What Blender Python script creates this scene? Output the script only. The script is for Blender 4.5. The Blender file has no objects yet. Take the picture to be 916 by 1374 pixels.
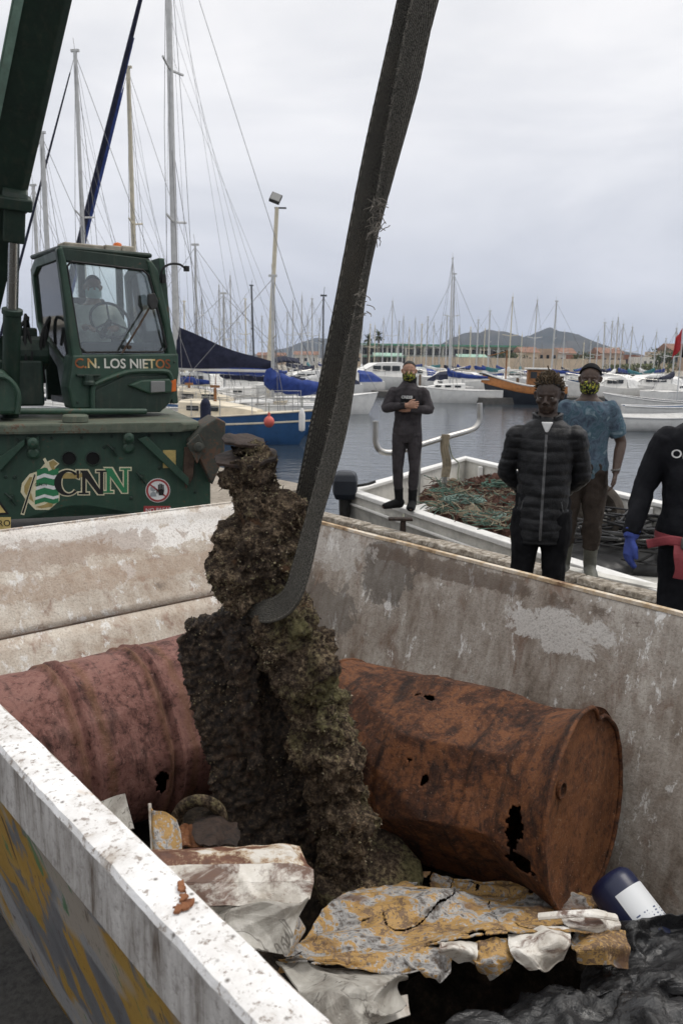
import bpy, bmesh, math, random
import numpy as np
from mathutils import Vector, Matrix, noise, Euler
from mathutils.bvhtree import BVHTree

R = math.radians
scene = bpy.context.scene
COL = scene.collection
random.seed(7)

# ------------------------------------------------------------------ camera
FPX, ROLL, CAMH = 1080.0, R(0.9), 1.85
PITCH = math.atan(207 / FPX)
cam_d = bpy.data.cameras.new('camera')
cam = bpy.data.objects.new('camera', cam_d)
COL.objects.link(cam)
cam_d.sensor_fit = 'VERTICAL'
cam_d.sensor_height = 36.0
cam_d.sensor_width = 24.0
cam_d.lens = FPX / 1374 * 36.0
cam_d.clip_start = 0.05
cam_d.clip_end = 30000
cam.matrix_world = Matrix.Translation((0, 0, CAMH)) @ Matrix.Rotation(math.pi / 2 - PITCH, 4, 'X') @ Matrix.Rotation(ROLL, 4, 'Z')
cam_d.dof.use_dof = True
cam_d.dof.focus_distance = 2.7
cam_d.dof.aperture_fstop = 9.0
scene.camera = cam

# ------------------------------------------------------------------ sky, sun, exposure
SUN = Vector((0.48, 0.20, 0.85)).normalized()          # towards the sun, behind the cloud
sun_el = math.asin(SUN.z)
sun_az = math.atan2(SUN.x, SUN.y)
world = bpy.data.worlds.new('World')
scene.world = world
world.use_nodes = True
wn, wl = world.node_tree.nodes, world.node_tree.links
wn.clear()
w_out = wn.new('ShaderNodeOutputWorld')
w_sky = wn.new('ShaderNodeTexSky')
w_sky.sky_type = 'NISHITA'
w_sky.sun_disc = False
w_sky.sun_elevation = sun_el
w_sky.sun_rotation = sun_az
w_sky.dust_density = 3.0
w_bg1 = wn.new('ShaderNodeBackground')
w_bg1.inputs[1].default_value = 0.05
wl.new(w_sky.outputs[0], w_bg1.inputs[0])
w_tc = wn.new('ShaderNodeTexCoord')
w_sep = wn.new('ShaderNodeSeparateXYZ')
wl.new(w_tc.outputs['Generated'], w_sep.inputs[0])
w_map = wn.new('ShaderNodeMapping')
w_map.inputs['Scale'].default_value = (1.0, 1.0, 3.2)
wl.new(w_tc.outputs['Generated'], w_map.inputs[0])
w_n = wn.new('ShaderNodeTexNoise')
w_n.inputs['Scale'].default_value = 2.1
w_n.inputs['Detail'].default_value = 7
w_n.inputs['Roughness'].default_value = 0.52
w_n.inputs['Distortion'].default_value = 0.35
wl.new(w_map.outputs[0], w_n.inputs['Vector'])
w_r = wn.new('ShaderNodeValToRGB')                      # overcast: brighter overhead, greyer low down
cr = w_r.color_ramp
cr.elements[0].position = 0.0
cr.elements[0].color = (0.66, 0.69, 0.775, 1)
cr.elements[1].position = 0.36
cr.elements[1].color = (0.97, 0.965, 0.98, 1)
for p_, c_ in ((0.10, (0.695, 0.72, 0.80, 1)), (0.20, (0.80, 0.815, 0.87, 1)), (1.0, (1.55, 1.53, 1.50, 1))):
    e_ = cr.elements.new(p_)
    e_.color = c_
wl.new(w_sep.outputs['Z'], w_r.inputs[0])
w_cr = wn.new('ShaderNodeValToRGB')
w_cr.color_ramp.elements[0].position = 0.33
w_cr.color_ramp.elements[0].color = (0.83, 0.85, 0.885, 1)
w_cr.color_ramp.elements[1].position = 0.66
w_cr.color_ramp.elements[1].color = (1.18, 1.17, 1.15, 1)
wl.new(w_n.outputs[0], w_cr.inputs[0])
w_mul = wn.new('ShaderNodeMixRGB')
w_mul.blend_type = 'MULTIPLY'
w_mul.inputs[0].default_value = 1.0
wl.new(w_r.outputs[0], w_mul.inputs[1])
wl.new(w_cr.outputs[0], w_mul.inputs[2])
w_bg2 = wn.new('ShaderNodeBackground')
wl.new(w_mul.outputs[0], w_bg2.inputs[0])
w_bg2.inputs[1].default_value = 1.0
w_mix = wn.new('ShaderNodeMixShader')
w_mix.inputs[0].default_value = 0.93
wl.new(w_bg1.outputs[0], w_mix.inputs[1])
wl.new(w_bg2.outputs[0], w_mix.inputs[2])
wl.new(w_mix.outputs[0], w_out.inputs[0])

sun_d = bpy.data.lights.new('sun', 'SUN')
sun_d.energy = 1.5
sun_d.angle = R(18)
sun_d.color = (1.0, 0.95, 0.88)
sun_o = bpy.data.objects.new('sun', sun_d)
COL.objects.link(sun_o)
sun_o.rotation_euler = SUN.to_track_quat('Z', 'Y').to_euler()
sun_o.location = (0, 0, 30)

scene.view_settings.view_transform = 'Standard'
scene.view_settings.look = 'None'
scene.view_settings.exposure = 0.0
scene.view_settings.gamma = 1.0
scene.view_settings.use_curve_mapping = False
scene.cycles.max_bounces = 6
scene.cycles.diffuse_bounces = 3
scene.cycles.glossy_bounces = 3
scene.cycles.transmission_bounces = 4
scene.cycles.volume_bounces = 0
scene.cycles.use_adaptive_sampling = True
scene.cycles.adaptive_threshold = 0.015
scene.cycles.transparent_max_bounces = 12
scene.cycles.use_denoising = True

# ------------------------------------------------------------------ measuring helpers
_cp, _sp, _cr, _sr = math.cos(PITCH), math.sin(PITCH), math.cos(ROLL), math.sin(ROLL)


def ray(px, py):
    u, v = (px - 458) / FPX, -(py - 687) / FPX
    x, y = _cr * u - _sr * v, _sr * u + _cr * v
    return Vector((x, _cp + y * _sp, -_sp + y * _cp))


def atY(px, py, Y):
    d = ray(px, py)
    return Vector((0, 0, CAMH)) + d * (Y / d.y)


def atz(px, py, z):
    d = ray(px, py)
    return Vector((0, 0, CAMH)) + d * ((z - CAMH) / d.z)


SKA = R(41)
SKM = Matrix.Rotation(SKA, 4, 'Z')                       # skip frame: x across, y along (away), z up


def topq(v):
    return SKM.inverted() @ Vector(v)


# ------------------------------------------------------------------ node materials
class NT:
    def __init__(s, name, rough=0.6, metal=0.0, spec=0.5, col=None):
        s.m = bpy.data.materials.new(name)
        s.m.use_nodes = True
        s.t = s.m.node_tree
        s.b = s.t.nodes['Principled BSDF']
        s.b.inputs['Roughness'].default_value = rough
        s.b.inputs['Metallic'].default_value = metal
        s.b.inputs['Specular IOR Level'].default_value = spec
        s.tc = s.t.nodes.new('ShaderNodeTexCoord')
        if col is not None:
            s.base(col)

    def lk(s, a, b):
        if isinstance(a, (int, float)):
            b.default_value = a
        elif isinstance(a, (tuple, list)):
            b.default_value = tuple(a) + (1,) if len(a) == 3 and len(b.default_value) == 4 else tuple(a)
        else:
            s.t.links.new(a, b)

    def co(s, sc=(1, 1, 1), rot=(0, 0, 0), loc=(0, 0, 0)):
        n = s.t.nodes.new('ShaderNodeMapping')
        n.inputs['Scale'].default_value = sc
        n.inputs['Rotation'].default_value = rot
        n.inputs['Location'].default_value = loc
        s.t.links.new(s.tc.outputs['Object'], n.inputs[0])
        return n.outputs[0]

    def noise(s, scale, detail=5, rough=0.55, dist=0.0, vec=None, col=False):
        n = s.t.nodes.new('ShaderNodeTexNoise')
        n.inputs['Scale'].default_value = scale
        n.inputs['Detail'].default_value = detail
        n.inputs['Roughness'].default_value = rough
        n.inputs['Distortion'].default_value = dist
        s.t.links.new(vec or s.tc.outputs['Object'], n.inputs['Vector'])
        return n.outputs[1 if col else 0]

    def voro(s, scale, feat='F1', vec=None, rnd=1.0, out=0):
        n = s.t.nodes.new('ShaderNodeTexVoronoi')
        n.feature = feat
        n.inputs['Scale'].default_value = scale
        n.inputs['Randomness'].default_value = rnd
        s.t.links.new(vec or s.tc.outputs['Object'], n.inputs['Vector'])
        return n.outputs[out]

    def wave(s, scale, vec=None, dist=0.0, direction='X', detail=2):
        n = s.t.nodes.new('ShaderNodeTexWave')
        n.bands_direction = direction
        n.inputs['Scale'].default_value = scale
        n.inputs['Distortion'].default_value = dist
        n.inputs['Detail'].default_value = detail
        s.t.links.new(vec or s.tc.outputs['Object'], n.inputs['Vector'])
        return n.outputs[1]

    def ramp(s, fac, stops, interp='LINEAR'):
        n = s.t.nodes.new('ShaderNodeValToRGB')
        c = n.color_ramp
        c.interpolation = interp
        while len(c.elements) < len(stops):
            c.elements.new(0.5)
        for e, (p, v) in zip(c.elements, stops):
            e.position = p
            e.color = (v, v, v, 1) if isinstance(v, (int, float)) else tuple(v) + (1,)
        s.lk(fac, n.inputs[0])
        return n.outputs[0]

    def mix(s, fac, a, b, mode='MIX'):
        n = s.t.nodes.new('ShaderNodeMixRGB')
        n.blend_type = mode
        s.lk(fac, n.inputs[0])
        s.lk(a, n.inputs[1])
        s.lk(b, n.inputs[2])
        return n.outputs[0]

    def math(s, op, a, b=0.0):
        n = s.t.nodes.new('ShaderNodeMath')
        n.operation = op
        s.lk(a, n.inputs[0])
        s.lk(b, n.inputs[1])
        return n.outputs[0]

    def sep(s, vec=None):
        n = s.t.nodes.new('ShaderNodeSeparateXYZ')
        s.t.links.new(vec or s.tc.outputs['Object'], n.inputs[0])
        return n.outputs

    def base(s, c):
        s.lk(c, s.b.inputs['Base Color'])
        return s

    def rough(s, c):
        s.lk(c, s.b.inputs['Roughness'])
        return s

    def bump(s, h, strength=0.4, dist=0.01):
        n = s.t.nodes.new('ShaderNodeBump')
        n.inputs['Strength'].default_value = strength
        n.inputs['Distance'].default_value = dist
        s.lk(h, n.inputs['Height'])
        if s.b.inputs['Normal'].is_linked:
            s.t.links.new(s.b.inputs['Normal'].links[0].from_socket, n.inputs['Normal'])
        s.t.links.new(n.outputs[0], s.b.inputs['Normal'])
        return s


MAT = {}


def simple(name, col, rough=0.6, metal=0.0, var=0.18, nscale=6.0, bump=0.15, bd=0.004, spec=0.4):
    """plain surface with a little mottling, dirt and fine relief"""
    n = NT(name, rough, metal, spec)
    a = n.noise(nscale, 6, 0.62)
    f = n.noise(nscale * 9, 3, 0.6)
    d = tuple(max(0, x * (1 - var * 1.6)) for x in col)
    l = tuple(min(1, x * (1 + var * 0.7)) for x in col)
    c = n.ramp(a, [(0.3, d), (0.52, col), (0.72, l)])
    c = n.mix(n.ramp(f, [(0.35, 0.22), (0.6, 0.0)]), c, tuple(x * 0.6 for x in col))
    n.base(c)
    n.rough(n.ramp(a, [(0.3, min(1, rough + 0.12)), (0.7, max(0.05, rough - 0.08))]))
    if bump:
        n.bump(f, bump, bd)
    MAT[name] = n.m
    return n.m


# ------------------------------------------------------------------ mesh helpers
WM = {}


class B:
    """collects shapes; build() links them as ONE mesh object"""

    def __init__(s):
        s.v, s.f = [], []

    def add(s, vs, fs, M=None):
        o = len(s.v)
        s.v += [tuple(M @ Vector(v)) for v in vs] if M else [tuple(v) for v in vs]
        s.f += [tuple(i + o for i in f) for f in fs]
        return s

    def box(s, c, d, M=None, taper=None):
        x, y, z = d[0] / 2, d[1] / 2, d[2] / 2
        t = taper or (1, 1)
        vs = [(-x, -y, -z), (x, -y, -z), (x, y, -z), (-x, y, -z),
              (-x * t[0], -y * t[1], z), (x * t[0], -y * t[1], z), (x * t[0], y * t[1], z), (-x * t[0], y * t[1], z)]
        vs = [(a + c[0], b + c[1], e + c[2]) for a, b, e in vs]
        return s.add(vs, [(0, 3, 2, 1), (4, 5, 6, 7), (0, 1, 5, 4), (1, 2, 6, 5), (2, 3, 7, 6), (3, 0, 4, 7)], M)

    def loft(s, rings, cap=True, close=True, M=None):
        n = len(rings[0])
        vs = [p for r in rings for p in r]
        fs = []
        for i in range(len(rings) - 1):
            for j in range(n if close else n - 1):
                k = (j + 1) % n
                fs.append((i * n + j, i * n + k, (i + 1) * n + k, (i + 1) * n + j))
        if cap:
            fs.append(tuple(range(n - 1, -1, -1)))
            fs.append(tuple((len(rings) - 1) * n + j for j in range(n)))
        return s.add(vs, fs, M)

    def tube(s, pts, rad, n=8, ref=None, cap=True, M=None):
        """pts: positions; rad: number, list, or list of (a, b) half axes; ref: lateral axis"""
        P = [Vector(p) for p in pts]
        m = len(P)
        if isinstance(rad, (int, float)):
            rad = [rad] * m
        rings = []
        prev = Vector(ref) if ref else None
        for i in range(m):
            t = (P[min(i + 1, m - 1)] - P[max(i - 1, 0)])
            t = t.normalized() if t.length > 1e-9 else Vector((0, 0, 1))
            a = prev if prev is not None else (Vector((1, 0, 0)) if abs(t.x) < 0.8 else Vector((0, 1, 0)))
            sd = a - t * a.dot(t)
            if sd.length < 1e-4:
                a = Vector((0, 1, 0))
                sd = a - t * a.dot(t)
            sd.normalize()
            if not ref:
                prev = sd
            w = t.cross(sd)
            ra, rb = rad[i] if isinstance(rad[i], (tuple, list)) else (rad[i], rad[i])
            rings.append([P[i] + sd * (ra * math.cos(2 * math.pi * k / n)) + w * (rb * math.sin(2 * math.pi * k / n)) for k in range(n)])
        return s.loft(rings, cap, True, M)

    def lathe(s, prof, n=24, M=None, cap=True):
        rings = [[(r * math.cos(2 * math.pi * k / n), r * math.sin(2 * math.pi * k / n), z) for k in range(n)] for r, z in prof]
        return s.loft(rings, cap, True, M)

    def ball(s, c, r, nu=14, nv=9, M=None):
        if isinstance(r, (int, float)):
            r = (r, r, r)
        rings = []
        for i in range(nv + 1):
            a = -math.pi / 2 + math.pi * (0.02 + 0.96 * i / nv)
            rings.append([(c[0] + r[0] * math.cos(a) * math.cos(2 * math.pi * k / nu), c[1] + r[1] * math.cos(a) * math.sin(2 * math.pi * k / nu),
                           c[2] + r[2] * math.sin(a)) for k in range(nu)])
        return s.loft(rings, True, True, M)

    def prism(s, poly, d0, d1, axes='xz', M=None):
        """extrude a 2-D outline: axes 'xz' -> along y, 'xy' -> along z, 'yz' -> along x"""
        def P(a, b, d):
            return {'xz': (a, d, b), 'xy': (a, b, d), 'yz': (d, a, b)}[axes]
        return s.loft([[P(a, b, d0) for a, b in poly], [P(a, b, d1) for a, b in poly]], True, True, M)

    def grid(s, fn, nu, nv, M=None, thick=0.0):
        """fn(u, v) -> point; an open sheet"""
        vs = [fn(i / nu, j / nv) for i in range(nu + 1) for j in range(nv + 1)]
        fs = [(i * (nv + 1) + j, (i + 1) * (nv + 1) + j, (i + 1) * (nv + 1) + j + 1, i * (nv + 1) + j + 1) for i in range(nu) for j in range(nv)]
        return s.add(vs, fs, M)

    def build(s, name, mat, parent=None, smooth=False, world=False, bevel=0.0, angle=40, solid=0.0, fix=True, sub=0):
        me = bpy.data.meshes.new(name)
        vs = s.v
        if world and parent is not None and parent.name in WM:
            inv = WM[parent.name].inverted()
            vs = [tuple(inv @ Vector(v)) for v in vs]
        me.from_pydata(vs, [], s.f)
        if fix:
            bm = bmesh.new()
            bm.from_mesh(me)
            bmesh.ops.recalc_face_normals(bm, faces=bm.faces)
            bm.to_mesh(me)
            bm.free()
        return link(name, me, mat, parent, smooth, bevel, angle, solid, sub)


def link(name, me, mat, parent=None, smooth=False, bevel=0.0, angle=40, solid=0.0, sub=0):
    o = bpy.data.objects.new(name, me)
    COL.objects.link(o)
    if mat is not None:
        me.materials.append(MAT[mat] if isinstance(mat, str) else mat)
    if parent is not None:
        o.parent = parent
        if parent.name in WM:
            WM[o.name] = WM[parent.name]
    if solid:
        md = o.modifiers.new('solid', 'SOLIDIFY')
        md.thickness = solid
        md.offset = 0
    if bevel:
        md = o.modifiers.new('bevel', 'BEVEL')
        md.width = bevel
        md.segments = 2
        md.limit_method = 'ANGLE'
        md.angle_limit = R(35)
    if sub:
        md = o.modifiers.new('sub', 'SUBSURF')
        md.levels = md.render_levels = sub
    if smooth:
        me.polygons.foreach_set('use_smooth', [True] * len(me.polygons))
        if angle < 180:
            try:
                me.set_sharp_from_angle(angle=R(angle))
            except Exception:
                pass
    return o


def tag(o, label, cat, group=None):
    o['label'] = label
    o['category'] = cat
    if group:
        o['group'] = group
    return o


def thing(name, label, cat, loc=(0, 0, 0), rotz=0.0, group=None, M=None):
    o = bpy.data.objects.new(name, None)
    o.empty_display_size = 0.1
    COL.objects.link(o)
    if M is not None:
        o.matrix_world = M
        WM[o.name] = M.copy()
    else:
        o.location = loc
        o.rotation_euler = (0, 0, rotz)
        WM[o.name] = Matrix.Translation(loc) @ Matrix.Rotation(rotz, 4, 'Z')
    return tag(o, label, cat, group)


def struct(o):
    o['kind'] = 'structure'
    return o


def fuse(b, voxel=0.008, smooth=2, adapt=0.0):
    """one continuous skin round everything in b"""
    me = bpy.data.meshes.new('fuse')
    me.from_pydata(b.v, [], b.f)
    bm = bmesh.new()
    bm.from_mesh(me)
    bmesh.ops.recalc_face_normals(bm, faces=bm.faces)
    bm.to_mesh(me)
    bm.free()
    o = bpy.data.objects.new('fuse', me)
    COL.objects.link(o)
    md = o.modifiers.new('r', 'REMESH')
    md.mode = 'VOXEL'
    md.voxel_size = voxel
    if smooth:
        sm = o.modifiers.new('s', 'SMOOTH')
        sm.factor = 0.5
        sm.iterations = smooth
    dg = bpy.context.evaluated_depsgraph_get()
    out = bpy.data.meshes.new_from_object(o.evaluated_get(dg))
    bpy.data.objects.remove(o)
    bpy.data.meshes.remove(me)
    out.materials.clear()
    return out


def text_mesh(body, size=1.0, extrude=0.0, offset=0.0, align='LEFT', shear=0.0, spacing=1.0):
    c = bpy.data.curves.new('t', 'FONT')
    c.body = body
    c.size = size
    c.extrude = extrude
    c.offset = offset
    c.align_x = align
    c.shear = shear
    c.space_character = spacing
    c.resolution_u = 3
    o = bpy.data.objects.new('t', c)
    COL.objects.link(o)
    dg = bpy.context.evaluated_depsgraph_get()
    me = bpy.data.meshes.new_from_object(o.evaluated_get(dg))
    bpy.data.objects.remove(o)
    return me


def xform(me, M):
    me.transform(M)
    return me


def nz(p, s=1.0, o=0.0):
    return noise.noise(Vector((p[0] * s + o, p[1] * s - o, p[2] * s + 2.3 * o)))


def fbm(p, s=1.0, octv=4, o=0.0):
    return noise.fractal(Vector((p[0] * s + o, p[1] * s - o, p[2] * s + 2.3 * o)), 0.9, 2.0, octv)


def arc(p0, p1, sag, n=10):
    a, b = Vector(p0), Vector(p1)
    return [a.lerp(b, i / n) - Vector((0, 0, sag * 4 * (i / n) * (1 - i / n))) for i in range(n + 1)]


def smooth_path(pts, n=6):
    P = [Vector(p) for p in pts]
    out = []
    for i in range(len(P) - 1):
        p0, p1, p2, p3 = P[max(i - 1, 0)], P[i], P[i + 1], P[min(i + 2, len(P) - 1)]
        for k in range(n):
            t = k / n
            out.append(0.5 * ((2 * p1) + (p2 - p0) * t + (2 * p0 - 5 * p1 + 4 * p2 - p3) * t * t + (3 * p1 - p0 - 3 * p2 + p3) * t ** 3))
    out.append(P[-1])
    return out


ORD = ['first', 'second', 'third', 'fourth', 'fifth', 'sixth', 'seventh', 'eighth', 'ninth', 'tenth', 'eleventh', 'twelfth', 'thirteenth',
       'fourteenth', 'fifteenth', 'sixteenth', 'seventeenth', 'eighteenth', 'nineteenth', 'twentieth']


def sk(px, py, D):
    """world point seen at a pixel, D metres along the view axis"""
    return Vector((0, 0, CAMH)) + ray(px, py) * D


# ================================================================== MATERIALS
def make_materials():
    # worn white paint inside the skip
    def skipmat(name, white, dirt, rustc, streak, dirtiness, splat, spots=()):
        n = NT(name, 0.78, 0.0, 0.3)
        c1 = n.noise(2.2, 8, 0.68, 0.6)
        c2 = n.noise(26, 6, 0.7)
        st = n.noise(3.0, 7, 0.7, 0.3, n.co((6.0, 6.0, 0.9)))
        fine = n.noise(120, 3, 0.65)
        f = n.math('ADD', n.math('MULTIPLY', c1, 0.5), n.math('MULTIPLY', st, streak))
        f = n.math('ADD', f, n.math('MULTIPLY', c2, 0.22))
        lo = 0.5 * 0.5 + streak * 0.5 + 0.11
        col = n.ramp(f, [(lo - 0.16, tuple(x * 0.42 for x in dirt)), (lo - 0.08 + dirtiness, dirt), (lo + 0.03 + dirtiness, tuple((a + b) / 2 for a, b in zip(dirt, white))), (lo + 0.13 + dirtiness, white)])
        r = n.ramp(n.noise(5.5, 9, 0.72, 0.8, n.co((1.6, 1.6, 0.7))), [(0.535, 0.0), (0.66, 0.75)])
        col = n.mix(r, col, rustc)
        sp = n.ramp(n.math('ADD', n.noise(9, 8, 0.75, 0.2, n.co((1.6, 1.6, 0.7), loc=(3, 1, 2))), n.math('MULTIPLY', c1, 0.22)), [(0.70 - splat, 0.0), (0.735 - splat, 0.8)])
        col = n.mix(sp, col, (0.72, 0.71, 0.69))
        wob = n.noise(8, 7, 0.72, 0.5)
        for (sx_, sy_, sz_, ry_, rz_, c_, am_) in spots:
            v_ = n.co((0.3 / ry_, 1.0 / ry_, 1.0 / rz_), loc=(-sx_ * 0.3 / ry_, -sy_ / ry_, -sz_ / rz_))
            ln = n.t.nodes.new('ShaderNodeVectorMath')
            ln.operation = 'LENGTH'
            n.t.links.new(v_, ln.inputs[0])
            k_ = n.math('ADD', ln.outputs['Value'], n.math('MULTIPLY', n.math('SUBTRACT', wob, 0.5), 3.4))
            col = n.mix(n.ramp(k_, [(0.86, am_), (1.0, 0.0)]), col, c_)
        pits = n.ramp(n.voro(75), [(0.05, 0.8), (0.17, 0.0)])
        pm = n.ramp(n.noise(7, 4, 0.6), [(0.5, 0.0), (0.62, 1.0)])
        col = n.mix(n.math('MULTIPLY', pits, pm), col, (0.07, 0.05, 0.04))
        col = n.mix(n.ramp(fine, [(0.34, 0.4), (0.5, 0.0)]), col, tuple(x * 0.5 for x in dirt))
        n.base(col)
        n.bump(fine, 0.5, 0.004)
        n.bump(c2, 0.4, 0.01)
        MAT[name] = n.m
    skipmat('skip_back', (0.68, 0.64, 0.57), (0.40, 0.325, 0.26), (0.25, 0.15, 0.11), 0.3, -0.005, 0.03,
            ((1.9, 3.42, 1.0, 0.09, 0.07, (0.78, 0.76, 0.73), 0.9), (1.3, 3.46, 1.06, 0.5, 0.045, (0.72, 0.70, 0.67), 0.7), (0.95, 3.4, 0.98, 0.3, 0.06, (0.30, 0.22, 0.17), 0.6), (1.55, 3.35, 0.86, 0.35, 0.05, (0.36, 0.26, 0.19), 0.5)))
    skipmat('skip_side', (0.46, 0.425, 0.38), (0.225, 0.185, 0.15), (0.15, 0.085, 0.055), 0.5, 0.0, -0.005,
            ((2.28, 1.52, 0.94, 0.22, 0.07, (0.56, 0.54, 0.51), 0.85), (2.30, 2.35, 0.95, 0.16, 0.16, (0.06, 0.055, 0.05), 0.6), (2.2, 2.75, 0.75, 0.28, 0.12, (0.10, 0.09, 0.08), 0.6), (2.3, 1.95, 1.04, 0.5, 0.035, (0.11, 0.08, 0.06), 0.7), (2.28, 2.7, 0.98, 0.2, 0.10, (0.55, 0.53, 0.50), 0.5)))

    # chipped white paint of the rim
    n = NT('rim_white', 0.7, 0.0, 0.35)
    a = n.noise(9, 9, 0.7, 0.4)
    f = n.noise(70, 5, 0.7)
    col = n.ramp(a, [(0.36, (0.42, 0.38, 0.34)), (0.45, (0.63, 0.615, 0.60)), (0.6, (0.76, 0.755, 0.75))])
    col = n.mix(n.ramp(n.math('ADD', f, n.math('MULTIPLY', a, 0.35)), [(0.54, 0.9), (0.625, 0.0)]), col, (0.24, 0.20, 0.17))
    col = n.mix(n.ramp(n.voro(34), [(0.05, 0.9), (0.16, 0.0)]), col, (0.10, 0.085, 0.07))
    tan = n.ramp(n.noise(6.5, 5, 0.5, 0.3, n.co(loc=(1.7, 0.4, 0))), [(0.63, 0.0), (0.655, 0.9)])
    col = n.mix(tan, col, (0.55, 0.45, 0.36))
    n.base(col)
    n.bump(f, 0.6, 0.003)
    n.bump(a, 0.8, 0.006)
    MAT['rim_white'] = n.m

    n = NT('rim_skirt', 0.75, 0.0, 0.3)
    st = n.noise(5, 8, 0.7, 0.3, n.co((5, 5, 0.8)))
    fi = n.noise(60, 5, 0.7)
    col = n.ramp(st, [(0.34, (0.10, 0.075, 0.055)), (0.44, (0.30, 0.28, 0.26)), (0.6, (0.46, 0.44, 0.42)), (0.75, (0.55, 0.53, 0.50))])
    col = n.mix(n.ramp(fi, [(0.32, 0.6), (0.5, 0.0)]), col, (0.14, 0.12, 0.11))
    n.base(col)
    n.bump(fi, 0.5, 0.003)
    MAT['rim_skirt'] = n.m

    # peeled yellow, grey and green paint outside
    n = NT('skip_outer', 0.6, 0.0, 0.4)
    v1 = n.co((3.0, 1.0, 0.55))
    a = n.noise(2.4, 6, 0.6, 0.9, v1)
    b = n.noise(5.5, 8, 0.72, 0.6, n.co((2.6, 2.6, 0.7), loc=(4, 2, 1)))
    c = n.noise(1.6, 3, 0.5, 0.4, n.co(loc=(7, 3, 2)))
    fi = n.noise(50, 6, 0.7, 0.0, n.co((2, 2, 0.6)))
    col = n.ramp(a, [(0.36, (0.10, 0.10, 0.105)), (0.455, (0.135, 0.135, 0.14)), (0.475, (0.30, 0.175, 0.03)), (0.60, (0.34, 0.21, 0.045)), (0.63, (0.125, 0.125, 0.13))])
    col = n.mix(n.ramp(c, [(0.50, 0.0), (0.53, 0.75)]), col, (0.27, 0.265, 0.26))
    col = n.mix(n.ramp(b, [(0.60, 0.0), (0.63, 0.85)]), col, (0.05, 0.15, 0.07))
    col = n.mix(n.ramp(b, [(0.36, 0.95), (0.42, 0.0)]), col, (0.06, 0.035, 0.022))
    col = n.mix(n.ramp(fi, [(0.34, 0.7), (0.44, 0.0)]), col, (0.08, 0.05, 0.03))
    n.base(col)
    n.bump(fi, 0.4, 0.003)
    MAT['skip_outer'] = n.m

    # rusted drums
    def rust(name, deep, mid, bright, pale, k, bands=()):
        n = NT(name, 0.78, 0.0, 0.3)
        a = n.noise(6.5, 12, 0.74, 0.9)
        b = n.noise(46, 8, 0.76, 0.4)
        fl = n.noise(150, 3, 0.6)
        col = n.ramp(n.math('ADD', n.math('MULTIPLY', a, 0.62), n.math('MULTIPLY', b, 0.38)), [(0.39, deep), (0.475, mid), (0.55, bright), (0.60, mid), (0.66, bright), (0.72, pale)])
        st = n.noise(6, 6, 0.7, 0.4, n.co((1, 1, 3.5)))
        col = n.mix(n.ramp(st, [(0.5, 0.0), (0.66, k)]), col, tuple(x * 0.45 for x in deep))
        col = n.mix(n.ramp(b, [(0.33, 0.75), (0.46, 0.0)]), col, tuple(x * 0.35 for x in deep))
        if bands:
            zc = n.math('ADD', n.sep()[2], n.math('MULTIPLY', n.math('SUBTRACT', n.noise(16, 6, 0.7), 0.5), 0.05))
            for z_, w_ in bands:
                d_ = n.math('ABSOLUTE', n.math('SUBTRACT', zc, z_))
                col = n.mix(n.ramp(d_, [(w_ * 0.3, 0.45), (w_, 0.0)]), col, (0.15, 0.075, 0.035))
        sc = n.ramp(n.noise(15, 8, 0.8, 0.3, n.co((3, 3, 0.8))), [(0.735, 0.0), (0.75, 0.8)])
        col = n.mix(sc, col, pale)
        col = n.mix(n.ramp(fl, [(0.64, 0.0), (0.74, 0.5)]), col, pale)
        n.base(col)
        n.rough(n.ramp(a, [(0.35, 0.9), (0.7, 0.62)]))
        n.bump(b, 0.7, 0.006)
        n.bump(fl, 0.5, 0.002)
        MAT[name] = n.m
    rust('rust_orange', (0.020, 0.010, 0.007), (0.064, 0.024, 0.011), (0.145, 0.053, 0.018), (0.36, 0.24, 0.17), 0.9)
    rust('rust_purple', (0.055, 0.024, 0.020), (0.165, 0.075, 0.062), (0.225, 0.112, 0.092), (0.42, 0.29, 0.25), 0.8, ((0.265, 0.02), (0.345, 0.02), (0.54, 0.02), (0.625, 0.02), (0.86, 0.05)))
    rust('rust_end', (0.05, 0.022, 0.012), (0.120, 0.046, 0.019), (0.17, 0.068, 0.026), (0.55, 0.42, 0.30), 0.4)
    rust('rust_dark', (0.011, 0.009, 0.008), (0.024, 0.017, 0.014), (0.042, 0.026, 0.019), (0.10, 0.08, 0.065), 0.5)
    rust('rust_flake', (0.16, 0.06, 0.03), (0.22, 0.09, 0.04), (0.30, 0.13, 0.06), (0.35, 0.2, 0.1), 0.2)

    # sea growth
    n = NT('growth', 0.92, 0.0, 0.2)
    a = n.noise(8, 8, 0.7, 0.5)
    b = n.noise(75, 6, 0.75)
    c = n.noise(4.5, 5, 0.6, 0.3, n.co(loc=(5, 1, 3)))
    d = n.noise(11, 6, 0.65, 0.3, n.co(loc=(1, 9, 4)))
    col = n.ramp(b, [(0.34, (0.006, 0.0045, 0.004)), (0.46, (0.055, 0.039, 0.026)), (0.56, (0.17, 0.122, 0.078)), (0.68, (0.40, 0.32, 0.225))])
    col = n.mix(n.ramp(a, [(0.45, 0.65), (0.58, 0.0)]), col, (0.020, 0.014, 0.011))
    col = n.mix(n.ramp(n.math('MULTIPLY', c, n.math('ADD', b, 0.5)), [(0.52, 0.0), (0.64, 0.65)]), col, (0.135, 0.128, 0.055))
    col = n.mix(n.ramp(d, [(0.62, 0.0), (0.70, 0.55)]), col, (0.11, 0.052, 0.024))
    n.base(col)
    n.bump(b, 1.0, 0.012)
    n.bump(n.noise(240, 2, 0.5), 0.8, 0.004)
    MAT['growth'] = n.m
    n = NT('growth_shaded', 0.7, 0.0, 0.35)  # darker variant of growth; the slab's shade is put into this colour
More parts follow.
